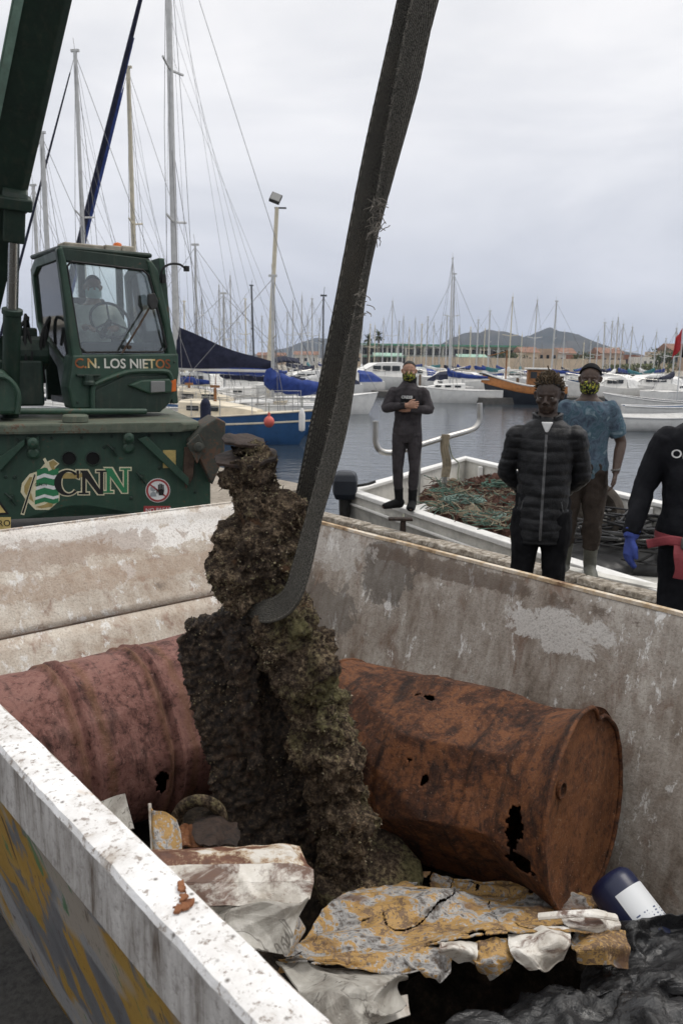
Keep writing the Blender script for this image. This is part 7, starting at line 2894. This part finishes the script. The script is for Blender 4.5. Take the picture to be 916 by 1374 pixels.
# boats whose masts rise behind the crane
mast_boat(223, -140, 31, 10.5, R(170), 'sailboat with tall white mast right of the cab and navy boom cover', group=GN, mr=0.135, spreaders=2, cover='cover_navy', coverh=0.42, boomlen=0.36, boomz=0.95, tent=1.25, jib=('cover_navy', 0.115, 'cover_blue'), wr=0.012, near=True, nwin=4)
mast_boat(172, 92, 33, 7.5, R(172), 'sailboat with cream mast rising behind the cab roof', group=GN, mr=0.105, mast='mast_cream', cover='cover_blue', coverh=0.2, jib=('cover_blue', 0.075), wr=0.010, hull='boat_white')
mast_boat(101, 70, 30, 8.0, R(170), 'sailboat with grey mast between the crane boom and the cab', group=GN, mr=0.09, cover='cover_blue', jib=('cover_navy', 0.05), wr=0.011)
mast_boat(56, 180, 30, 7.5, R(168), 'sailboat with thick white mast just right of the crane boom', group=GN, mr=0.11, cover='cover_white', wr=0.011)
mast_boat(45, 250, 36, 7.0, R(165), 'sailboat with short white mast close beside the crane boom', group=GN, mr=0.10, cover='cover_navy', wr=0.011)
# blue sloop whose bow points right
bl = atz(415, 597, WATERZ)
hd = R(-14)
Lb_ = 6.4
c = bl - Vector((math.cos(hd), math.sin(hd), 0)) * (Lb_ * 0.56)
sloop = sailboat(c, hd, Lb_, 'small bright blue hulled sailboat with cream deck and cabin', GN, hull='boat_blue', deck='boat_cream', mast_h=0.9, mast='wood', cover=None, near=True, stripe='boat_cream', cabin_h=0.5, spreaders=0, nwin=2, wr=0.006, F=0.82)
b = B()
b.tube([(-1.2, 0, 1.15), (-1.3, 0, 1.6)], 0.02, 6)
b.box((-1.0, -0.35, 1.55), (0.35, 0.2, 0.5))
b.build('cockpit_locker', 'dark_metal', sloop, bevel=0.03)
b = B()
b.box((-1.55, -0.45, 1.5), (0.4, 0.06, 0.45))
b.build('hatch_board', 'wood_orange', sloop, bevel=0.01)
# white cabin boat left of it, behind the crane
p = atz(262, 585, WATERZ)
sailboat((p.x - 1.0, p.y + 2.2), R(-8), 7.0, 'cream cabin sailboat directly behind the crane deck', GN, hull='boat_cream', deck='boat_cream', mast_h=0.8, mast='wood', cover=None, near=True, cabin_h=0.75, spreaders=0, wr=0.006)
# second blue hull behind the sloop, with blue sail bag and boom
mast_boat(366, 372, 29.5, 5.6, R(-174), 'blue hulled sailboat with bright blue bunched sail cover behind the small sloop', group=GN, hull='boat_blue', deck='boat_white', mr=0.07, cover='cover_blue', coverh=0.30, boomlen=0.38, wr=0.012, near=True, mx=-0.10)
mast_boat(262, 330, 34, 8.2, R(174), 'white sailboat with royal blue boom cover left of the floodlight pole', group=GN, hull='boat_white', mr=0.05, cover='cover_blue', coverh=0.22, boomlen=0.46, boomz=0.75, wr=0.010, near=True, cabin_h=0.5)
mast_boat(300, 395, 38, 8.6, R(176), 'white sailboat with long navy boom cover beyond the sloop', group=GN, hull='boat_white', mr=0.06, cover='cover_navy', coverh=0.24, boomlen=0.44, wr=0.012, near=True)
mast_boat(434, 398, 40, 5.4, R(16), 'white sailboat with navy bimini and thin dark mast beside the sling', group=GN, hull='boat_white', mr=0.05, mast='mast_dark', cover='cover_white', bimini='cover_navy', wr=0.012)

# fenders hang on the sloop
pf = atY(361, 566, 23.6)
f = thing('ball_fender', 'round red ball fender hanging on the blue sloop', 'fender', loc=tuple(pf))
b = B()
b.ball((0, 0, 0), (0.155, 0.155, 0.17), 18, 12)
b.lathe([(0.04, 0.15), (0.04, 0.24), (0.02, 0.28)], 10)
b.build('ball', 'fender_red', f, smooth=True)
b = B()
b.tube([(0, 0, 0.28), (0, 0.03, 0.55)], 0.012, 5)
b.build('line', 'rope', f)
pf = atY(405, 566, 24.2)
f = thing('fender', 'white cylindrical fender hanging at the blue sloop bow', 'fender', loc=tuple(pf))
b = B()
b.lathe([(0.02, -0.30), (0.08, -0.26), (0.095, -0.18), (0.095, 0.20), (0.08, 0.30), (0.03, 0.42)], 16)
b.build('body', 'boat_white', f, smooth=True)
b = B()
b.tube([(0, 0, 0.40), (0, 0.03, 0.75)], 0.012, 5)
b.build('line', 'rope', f)
pf = atY(276, 556, 21.0)
f = thing('fender', 'dark blue cylindrical fender beside the crane outrigger', 'fender', loc=tuple(pf))
b = B()
b.lathe([(0.02, -0.42), (0.12, -0.34), (0.14, -0.22), (0.14, 0.25), (0.10, 0.36), (0.03, 0.42)], 16)
b.build('body', 'cover_navy', f, smooth=True)
b = B()
b.tube([(0, 0, 0.40), (0, 0.03, 0.75)], 0.012, 5)
b.build('line', 'rope', f)

# floodlight pole
pl_ = atY(361, 492, 36)
ph_ = atY(371.5, 278, 36)
lp = thing('floodlight_pole', 'tall cream pole with a square floodlight on top', 'lamp post', loc=(pl_.x, pl_.y, WATERZ))
b = B()
b.tube([Vector((pl_.x - 0.05, pl_.y, WATERZ)), pl_, ph_], [0.12, 0.11, 0.085], 12)
b.build('pole', 'mast_cream', lp, world=True, smooth=True)
b = B()
Mf = Matrix.Translation(ph_ + Vector((-0.05, -0.05, 0.35))) @ Matrix.Rotation(R(20), 4, 'Y') @ Matrix.Rotation(R(-35), 4, 'X')
b.box((0, 0, 0), (0.46, 0.16, 0.46), Mf, taper=None)
hl = b.build('floodlight', 'dark_metal', lp, world=True, bevel=0.02)
b = B()
b.box((0, -0.09, 0), (0.40, 0.02, 0.40), Mf)
b.build('lens', 'lamp_lens', hl, world=True, bevel=0.005)
b = B()
b.box((ph_.x + 0.15, ph_.y, ph_.z - 0.03), (0.5, 0.06, 0.06))
b.build('cross_arm', 'dark_metal', lp, world=True)

# pontoons
for (x0, x1, y, Y0, Y1, nm) in ((505, 700, 0, 60, 64, 'dark floating pontoon in front of the long white building'), (640, 930, 0, 52, 60, 'dark floating pontoon behind the wooden boat'), (200, 470, 0, 52, 58, 'dark floating pontoon behind the moored blue sailboats'), (230, 640, 0, 84, 86, 'distant floating pontoon near the far shore')):
    a, c = atY(x0, 500, Y0), atY(x1, 500, Y1)
    a.z = c.z = 0
    d = c - a
    b = B()
    b.box((d.length / 2, 0, 0.15), (d.length, 2.0, 0.5))
    t = thing('pontoon', nm, 'pontoon', (a.x, a.y, WATERZ), math.atan2(d.y, d.x), 'floating pontoons')
    b.build('deck', 'pontoon', t, bevel=0.02)
    for k in range(int(d.length / 8)):
        b = B()
        b.tube([(4 + k * 8, 1.1, -0.5), (4 + k * 8, 1.1, 1.6)], 0.10, 8)
        b.build('pile', 'timber', t)


# ---- far rows of boats
def motorboat(loc, heading, L, label, hull='boat_white', name='motorboat', group=None, top=True, cover=None):
    t = thing(name, label, 'motorboat', (loc[0], loc[1], WATERZ), heading, group)
    F = 0.55 + 0.06 * L
    rg = hull_rings(L, L * 0.34, F, 12, 0.92, 1, 0.35)
    b = B()
    b.loft(rg, cap=True, close=False)
    b.build('hull', hull, t, smooth=True, angle=35)
    b = B()
    b.loft([[(r[0][0], r[0][1] * 0.98, r[0][2] - 0.02), (r[0][0], 0, r[0][2] + 0.04), (r[-1][0], r[-1][1] * 0.98, r[-1][2] - 0.02)] for r in rg], cap=False, close=False)
    b.build('deck', 'boat_white', t, smooth=True)
    b = B()
    w = L * 0.12
    h = 0.12 * L
    b.loft([[(-0.22 * L + dx, y, F + z) for y, z in ((-w * k, 0), (-w * k * 0.85, h * k2), (w * k * 0.85, h * k2), (w * k, 0))] for dx, k, k2 in ((0, 1, 0.8), (0.05 * L, 1, 1.0), (0.26 * L, 0.95, 0.92), (0.40 * L, 0.8, 0.35), (0.55 * L, 0.5, 0.1))])
    cb = b.build('cabin', 'boat_white', t, smooth=True, angle=30)
    for sy in (-1, 1):
        for k in range(3):
            b = B()
            b.box((-0.12 * L + 0.085 * L * k, sy * w * 0.955, F + h * 0.58), (0.07 * L, 0.06, h * 0.34))
            b.build('window', 'window_dark', cb)
    b = B()
    b.loft([[(0.045 * L, -w * 0.8, F + h * 0.88), (0.045 * L, w * 0.8, F + h * 0.88)], [(0.15 * L, -w * 0.75, F + h * 0.42), (0.15 * L, w * 0.75, F + h * 0.42)]], cap=False, close=False)
    b.build('windscreen', 'window_dark', cb, solid=0.03, fix=False)
    b = B()
    for s in (0, -1):
        P = [Vector(r[s]) + Vector((0, 0, 0.5)) for r in rg[6:]]
        b.tube(P, 0.02, 4)
        for q in P[::2]:
            b.tube([q, q - Vector((0, 0, 0.5))], 0.015, 4)
    b.build('bow_rail', 'steel', t)
    if cover:
        b = B()
        b.loft([[(-0.48 * L + dx, y, F + z * k) for y, z in ((-w * 1.1, 0.0), (-w * 0.8, 0.5), (0, 0.75), (w * 0.8, 0.5), (w * 1.1, 0.0))] for dx, k in ((0, 0.4), (0.1 * L, 1.0), (0.25 * L, 1.2))])
        b.build('cockpit_cover', cover, t, smooth=True)
    return t


FG = 'far sailboats across the harbour'
covers = ['cover_blue', 'cover_navy', 'cover_white', 'cover_blue', 'cover_teal']
far_list = []   # (px, top, Y, tilt)
LEFT = [(246, 405, 66), (262, 418, 88), (271, 398, 70), (284, 428, 92), (294, 384, 62), (309, 371, 64), (318, 420, 90), (330, 402, 74), (341, 384, 58), (352, 425, 90), (386, 420, 92), (393, 404, 78), (405, 398, 70), (413, 425, 95), (420, 402, 66), (429, 428, 96)]
MID = [(486, 430, 95), (496, 436, 98), (503, 438, 96), (514, 428, 92), (527, 405, 80), (534, 432, 96), (541, 425, 90), (549, 440, 98), (557, 428, 94), (566, 436, 98), (573, 426, 88), (582, 434, 96), (590, 437, 94), (608, 347, 60), (600, 424, 92), (616, 438, 98), (632, 440, 96), (641, 430, 90), (650, 442, 98), (658, 418, 76)]
RIGHT = [(669, 444, 96), (687, 400, 72), (700, 450, 96), (720, 404, 70), (745, 405, 68), (757, 446, 92), (783, 461, 94), (793, 459, 98), (802, 452, 92), (813, 434, 76), (822, 432, 84), (829, 427, 72), (835, 436, 82), (848, 440, 78), (862, 452, 90), (880, 447, 84), (893, 455, 92), (907, 442, 56)]
rs = random.Random(21)
for nm, lst, where in (('L', LEFT, 'between the cab and the sling'), ('M', MID, 'between the sling and the people'), ('R', RIGHT, 'right of the jacket wearer')):
    for i, (px, top, Y) in enumerate(sorted(lst)):
        L = rs.uniform(6.0, 8.5)
        hd_ = R(rs.choice([-80, -95, 85, 100, -70, 100, 60, -110, 10, 170]) + rs.uniform(-8, 8))
        hull_ = rs.choice(['boat_white'] * 6 + ['boat_navy', 'boat_blue', 'boat_cream'])
        hn = {'boat_white': 'white', 'boat_navy': 'navy', 'boat_blue': 'blue', 'boat_cream': 'cream'}[hull_]
        cv = rs.choice(covers)
        mm = rs.choice(['mast_alloy', 'mast_alloy', 'mast_alloy', 'mast_cream', 'mast_alloy'])
        if px in (434, 341):
            mm = 'mast_dark'
        mast_boat(px, top, Y, L, hd_, 'far %s sailboat, %s from left %s' % (hn, ORD[i], where), group=FG, hull=hull_, mr=0.075, mast=mm, cover=cv, coverh=0.16,
                  wr=0.010, lean=rs.uniform(-0.03, 0.03), cabin_h=0.45)
mg = 'far motorboats across the harbour'
for i, (px, Y, L, hdg, cv, lab) in enumerate([
        (506, 72, 10.5, -160, None, 'large white motor yacht beside the sling above the water'),
        (545, 78, 8, -150, 'cover_blue', 'white motorboat with blue cover behind the folded arms diver'),
        (575, 84, 7, 20, 'cover_blue', 'white motorboat with blue cover right of the folded arms diver'),
        (596, 70, 6.5, -140, None, 'small white motorboat left of the tall bare mast'),
        (630, 66, 7, -30, 'cover_navy', 'white motorboat with navy cover left of the wooden boat'),
        (652, 82, 6.5, 160, 'cover_teal', 'white motorboat with teal cover behind the wooden boat'),
        (700, 80, 7.5, -20, 'cover_blue', 'white motorboat with blue cover behind the jacket wearer'),
        (735, 68, 6.5, -160, None, 'white motorboat just left of the jacket wearer head'),
        (812, 58, 6.5, -150, 'cover_white', 'white motorboat beside the black cap'),
        (836, 66, 7, -30, 'cover_navy', 'white motorboat with navy cover right of the black cap'),
        (866, 60, 7.5, -160, 'cover_white', 'white motorboat with bulging white cover near the red flag'),
        (895, 72, 7, -20, None, 'white motorboat behind the red flag'),
        (260, 48, 7, 160, None, 'white motorboat behind the cream cabin sailboat'),
        (330, 50, 7, 15, 'cover_blue', 'white motorboat behind the blue sloop cabin'),
        (408, 54, 7.5, -165, 'cover_navy', 'white motorboat left of the sling'),
        (452, 62, 7, -170, 'cover_blue', 'white motorboat hidden half behind the sling')]):
    p = atY(px, 500, Y)
    motorboat((p.x, p.y), R(hdg), L, lab, group=mg, cover=cv)
# the long white sailboat hull lying broadside
p = atz(612, 541, WATERZ)
sailboat((p.x, p.y + 0.8), R(174), 6.0, 'low white sailboat lying broadside right of the folded arms diver', FG, mast_h=7.2, cover='cover_blue', mr=0.05)

# wooden fishing boat
p = atz(690, 543, WATERZ)
wd = thing('wooden_boat', 'dark hulled wooden fishing boat with orange strake and small wheelhouse', 'boat', (p.x + 1.0, p.y + 1.2, WATERZ), R(172))
rg = hull_rings(4.9, 1.9, 1.15, 14, 0.6, 1, 0.45)
b = B()
b.loft(rg, cap=True, close=False)
b.build('hull', 'boat_dark', wd, smooth=True, angle=35)
b = B()
for s in (0, -1):
    b.tube([(r[s][0], r[s][1] * 1.01, r[s][2] * 0.80) for r in rg], [(0.03, 0.26)] * len(rg), 8, ref=(0, 1, 0))
b.build('strake', 'wood_orange', wd)
b = B()
for s in (0, -1):
    b.tube([(r[s][0], r[s][1] * 1.01, r[s][2]) for r in rg], 0.06, 6)
b.build('gunwale', 'boat_white', wd)
b = B()
b.loft([[(r[0][0], r[0][1] * 0.98, r[0][2] - 0.1), (r[-1][0], r[-1][1] * 0.98, r[-1][2] - 0.1)] for r in rg], cap=False, close=False)
b.build('deck', 'boat_cream', wd)
b = B()
b.box((-0.6, 0, 1.7), (1.3, 1.0, 1.0))
wh = b.build('wheelhouse', 'wood', wd, bevel=0.04)
b = B()
b.box((-0.6, 0, 2.25), (1.6, 1.3, 0.1))
b.build('roof', 'boat_white', wh, bevel=0.03)
for sy in (-1, 1):
    for x in (-0.92, -0.32):
        b = B()
        b.box((x, sy * 0.505, 1.85), (0.4, 0.03, 0.4))
        b.build('window', 'window_dark', wh)
b = B()
b.tube([(1.4, 0, 1.1), (1.4, 0, 3.4)], 0.05, 6)
b.tube([(1.4, 0, 3.3), (2.6, 0, 3.0)], 0.03, 6)
b.build('stem_post', 'wood', wd)


# open boats at the right
def rowboat(px, py, L, hdg, label, trim):
    p = atz(px, py, WATERZ)
    t = thing('rowing_boat', label, 'rowing boat', (p.x, p.y, WATERZ), R(hdg), 'open rowing boats at the right')
    rg = hull_rings(L, L * 0.33, 0.55, 14, 0.6, 1, 0.4)
    b = B()
    b.loft(rg, cap=True, close=False)
    b.build('hull', 'boat_white', t, smooth=True, angle=35)
    b = B()
    b.loft([[(r[0][0] * 0.97, r[0][1] * 0.9, r[0][2]), (r[0][0] * 0.95, r[0][1] * 0.75, 0.2), (r[-1][0] * 0.95, r[-1][1] * 0.75, 0.2), (r[-1][0] * 0.97, r[-1][1] * 0.9, r[-1][2])] for r in rg], cap=False, close=False)
    b.build('lining', trim, t)
    b = B()
    for s in (0, -1):
        b.tube([r[s] for r in rg], 0.045, 6)
    b.build('gunwale', 'boat_white', t)
    for x in (-0.25, 0.08):
        b = B()
        b.box((x * L, 0, 0.42), (0.28, L * 0.29, 0.05))
        b.build('thwart', 'boat_white', t)
    return t


rowboat(900, 577, 6.4, 4, 'long low white rowing boat nearest on the right', 'boat_white')
rowboat(905, 561, 5.2, -8, 'white rowing boat with blue lining just beyond the long one', 'boat_blue')
rowboat(890, 551, 6.0, 150, 'white open boat moored under the red flag', 'boat_navy')
# flag on a staff
pf = atY(905, 560, 42)
fs = thing('flag', 'red and black flag drooping on a staff at the right edge', 'flag', loc=(pf.x, pf.y, WATERZ + 0.8))
b = B()
b.tube([(0, 0, 0), (0, 0, 3.9)], 0.03, 6)
b.build('staff', 'mast_alloy', fs)
b = B()


def flg(u, v):
    return (-0.05 - 0.45 * u * (0.6 + 0.4 * v), 0.10 * math.sin(9 * u + 2 * v) * u, 3.7 - 1.1 * v - 0.5 * u)


b.grid(flg, 16, 10)
b.build('cloth', 'flag_red', fs, smooth=True, solid=0.01, fix=False)
b = B()
b.grid(lambda u, v: (0.06 + 0.55 * u, 0.08 * math.sin(8 * u + v), 3.0 - 0.75 * v - 0.25 * u), 14, 8)
b.build('cloth', 'flag_black', fs, smooth=True, solid=0.01, fix=False)

# ================================================================== FAR SHORE
def block(px0, px1, top, bot, Y, depth, name, label, wall, roof=None, group=None, wins=0, winrow=None, win_h=0.5):
    a, c = atY(px0, top, Y), atY(px1, top, Y)
    zt = (a.z + c.z) / 2
    w = c.x - a.x
    t = thing(name, label, 'building', ((a.x + c.x) / 2, Y, 0), 0.0, group)
    b = B()
    b.box((0, depth / 2, zt / 2), (w, depth, zt))
    wl_ = b.build('wall', wall, t)
    if roof:
        b = B()
        h = min(1.6, zt * 0.35)
        b.prism([(-0.4, zt), (depth + 0.4, zt), (depth / 2, zt + h)], -w / 2 - 0.3, w / 2 + 0.3, 'yz')
        b.build('roof', roof, t)
    for k in range(wins):
        x = -w / 2 + w * (k + 0.5) / wins
        b = B()
        b.box((x, -0.02, zt * 0.55), (w / wins * 0.42, 0.12, zt * win_h * 0.6))
        b.build('window', 'window_dark', wl_)
    return t


# long two-storey club house
a, c = atY(482, 463, 205), atY(692, 470, 205)
w = c.x - a.x
zt = a.z
cl = thing('club_house', 'long low white club building with green roof edge across the harbour', 'building', ((a.x + c.x) / 2, 205, 0))
b = B()
b.box((0, 6, zt / 2), (w, 12, zt - 0.02))
wall = b.build('wall', 'render_white', cl)
b = B()
b.box((0, 5, zt + 0.2), (w + 2, 15, 0.45))
b.build('roof', 'green_trim', cl)
b = B()
b.box((0, -1.6, zt * 0.46), (w + 1, 3.4, 0.25))
b.build('canopy', 'green_trim', cl)
for k in range(17):
    b = B()
    b.box((-w / 2 + w * (k + 0.5) / 17, -0.1, zt * 0.72), (w / 17 * 0.72, 0.3, zt * 0.30))
    b.build('window', 'window_dark', wall)
for k in range(18):
    b = B()
    b.box((-w / 2 + w * k / 17, -1.9, zt * 0.5), (0.28, 0.28, zt))
    b.build('pillar', 'render_white', cl)
for k in range(9):
    b = B()
    b.box((-w / 2 + w * (k + 0.5) / 9, -0.1, zt * 0.22), (w / 9 * 0.6, 0.3, zt * 0.36))
    b.build('door_opening', 'window_dark', wall)
for i, (x0, x1, lab) in enumerate(((500, 540, 'pale green awning left of the folded arms diver'), (612, 652, 'pale green awning right of the tall bare mast'))):
    a, c = atY(x0, 485, 170), atY(x1, 485, 170)
    b = B()
    b.prism([(-2.0, 2.2), (2.0, 2.8), (2.0, 3.0), (-2.0, 2.4)], 0, c.x - a.x, 'yz')
    t = thing('awning', lab, 'awning', (a.x, 170, 0), 0, 'green awnings by the club house')
    b.build('canvas', 'awning_green', t)
    b = B()
    for x in (0.2, c.x - a.x - 0.2):
        b.box((x, -1.8, 1.15), (0.12, 0.12, 2.3))
    b.build('post', 'steel', t)
b = B()
a, c = atY(545, 480, 126), atY(838, 484, 126)
b.box(((a.x + c.x) / 2, 126, 1.1), (c.x - a.x, 0.6, 2.2))
tag(b.build('harbour_wall', 'render_cream', None), 'long beige harbour wall behind the moored boats', 'wall')
TG = 'town houses on the far shore'
hs_ = [(700, 722, 473, 'render_cream', 'roof_tile', 'cream house with tiled roof left of the jacket wearer hair'), (722, 748, 468, 'render_tan', None, 'tan flat roofed house below the right hill peak'),
       (750, 772, 474, 'render_white', 'roof_tile', 'white house with tiled roof behind the black cap'), (774, 806, 476, 'brick_red', None, 'low red brick house right of the black cap'),
       (806, 836, 474, 'render_tan', 'roof_tile', 'tan house with tiled roof beside the slim masts'), (836, 862, 476, 'brick_red', None, 'red brick terrace near the right edge'),
       (862, 884, 479, 'render_white', None, 'small white house left of the green trees'), (884, 905, 472, 'render_cream', None, 'cream block behind the green trees'), (900, 940, 470, 'render_tan', 'roof_tile', 'tan house at the right edge of the shore'),
       (455, 486, 474, 'render_cream', None, 'cream house hidden beside the sling'), (395, 425, 476, 'render_white', 'roof_tile', 'white house with tiled roof left of the sling'), (345, 380, 477, 'render_tan', 'roof_tile', 'tan house behind the floodlight pole'), (270, 310, 476, 'render_white', None, 'white flat house far behind the crane cab')]
for i, (x0, x1, top, wl_, rf, lab) in enumerate(hs_):
    block(x0, x1, top, 490, 178 + (i % 3) * 9, 9, 'house', lab, wl_, rf, TG, wins=3)


def tree(px, top, Y, rad, label, mat='foliage', n=420, trunk=True, cat='tree', seed=0):
    p = atY(px, top, Y)
    rs = random.Random(seed)
    t = thing('tree', label, cat, (p.x, Y, 0), 0, 'trees on the far shore')
    h = p.z
    b = B()
    b.tube([(0, 0, 0), (0.1, 0, h * 0.5), (0.15, 0, h * 0.7)], [0.22, 0.16, 0.08], 8)
    for k in range(4):
        a = k * 1.6
        b.tube([(0.1, 0, h * 0.45), (rad * 0.5 * math.cos(a), rad * 0.5 * math.sin(a), h * 0.7)], [0.08, 0.03], 5)
    b.build('trunk', 'bark', t)
    b = B()
    cl_ = [(Vector((rs.uniform(-1, 1) * rad * 0.75, rs.uniform(-1, 1) * rad * 0.6, h * 0.62 + rs.uniform(-0.22, 0.22) * h)), rs.uniform(0.3, 0.55) * rad) for _ in range(9)]
    for k in range(n):
        c, r = rs.choice(cl_)
        d = Vector((rs.gauss(0, 1), rs.gauss(0, 1), rs.gauss(0, 1))).normalized() * r * rs.uniform(0.5, 1.05)
        q = c + d
        if q.z > h:
            q.z = h - rs.random() * 0.3
        s = rs.uniform(0.12, 0.28)
        u = Vector((rs.uniform(-1, 1), rs.uniform(-1, 1), rs.uniform(-1, 1))).normalized()
        v = u.orthogonal().normalized()
        b.add([q - u * s, q + v * s * 0.6, q + u * s, q - v * s * 0.6], [(0, 1, 2, 3)])
    b.build('crown', mat, t, fix=False)
    return t


for i, (px, top, Y, rad, lab, m) in enumerate([(676, 470, 165, 2.4, 'dark tree at the right end of the club house', 'foliage'), (697, 473, 160, 2.2, 'small green tree left of the cream house', 'foliage'), (778, 471, 170, 2.0, 'green tree beside the black cap', 'foliage'),
                                               (788, 472, 168, 1.8, 'smaller green tree just right of the black cap', 'foliage'), (885, 467, 150, 2.3, 'dark green tree on the right shore', 'foliage'), (898, 468, 148, 2.0, 'dark green tree next to the red flag', 'foliage'),
                                               (852, 489, 112, 2.8, 'low reed bush at the water on the right', 'foliage_reed'), (872, 488, 112, 3.0, 'low reed bush near the red flag', 'foliage_reed'), (835, 490, 112, 2.4, 'low reed bush left of the other bushes', 'foliage_reed')]):
    tree(px, top, Y, rad, lab, m, seed=i)


def palm(px, top, Y, label, seed):
    p = atY(px, top, Y)
    rs = random.Random(seed)
    t = thing('palm_tree', label, 'palm', (p.x, Y, 0), 0, 'palm trees by the club house')
    h = p.z - 0.6
    b = B()
    b.tube([(0, 0, 0), (0.1, 0, h * 0.5), (0, 0, h)], [0.28, 0.22, 0.2], 8)
    b.build('trunk', 'bark', t)
    b = B()
    for k in range(46):
        a = rs.uniform(0, 6.28)
        e = rs.uniform(-0.5, 1.35)
        L = rs.uniform(1.3, 1.9)
        pts = [Vector((0, 0, h))]
        d = Vector((math.cos(a) * math.cos(e), math.sin(a) * math.cos(e), math.sin(e)))
        for j in range(5):
            d = (d + Vector((0, 0, -0.22))).normalized()
            pts.append(pts[-1] + d * L / 5)
        sd = Vector((-math.sin(a), math.cos(a), 0)) * 0.16
        for j in range(5):
            w0, w1 = [(0.4 + 0.6 * math.sin(math.pi * (q + 0.6) / 6.2)) for q in (j, j + 1)]
            b.add([pts[j] - sd * w0, pts[j] + sd * w0, pts[j + 1] + sd * w1, pts[j + 1] - sd * w1], [(0, 1, 2, 3)])
    b.build('crown', 'foliage', t, fix=False)


palm(494, 452, 190, 'left palm tree beside the sling', 1)
palm(508, 447, 190, 'taller right palm tree beside the sling', 2)

# ------------------------------------------------------------------ damp sea air
hz = NT('haze', 1.0)
hz.t.nodes.remove(hz.b)
pv_ = hz.t.nodes.new('ShaderNodeVolumePrincipled')
pv_.inputs['Color'].default_value = (0.66, 0.77, 0.98, 1)
pv_.inputs['Density'].default_value = 0.00013
hz.t.links.new(pv_.outputs[0], hz.t.nodes['Material Output'].inputs['Volume'])
b = B()
b.box((0, 2600, 79.0), (11000, 9000, 164.0))
hzo = b.build('haze', hz.m, None)
hzo['kind'] = 'stuff'
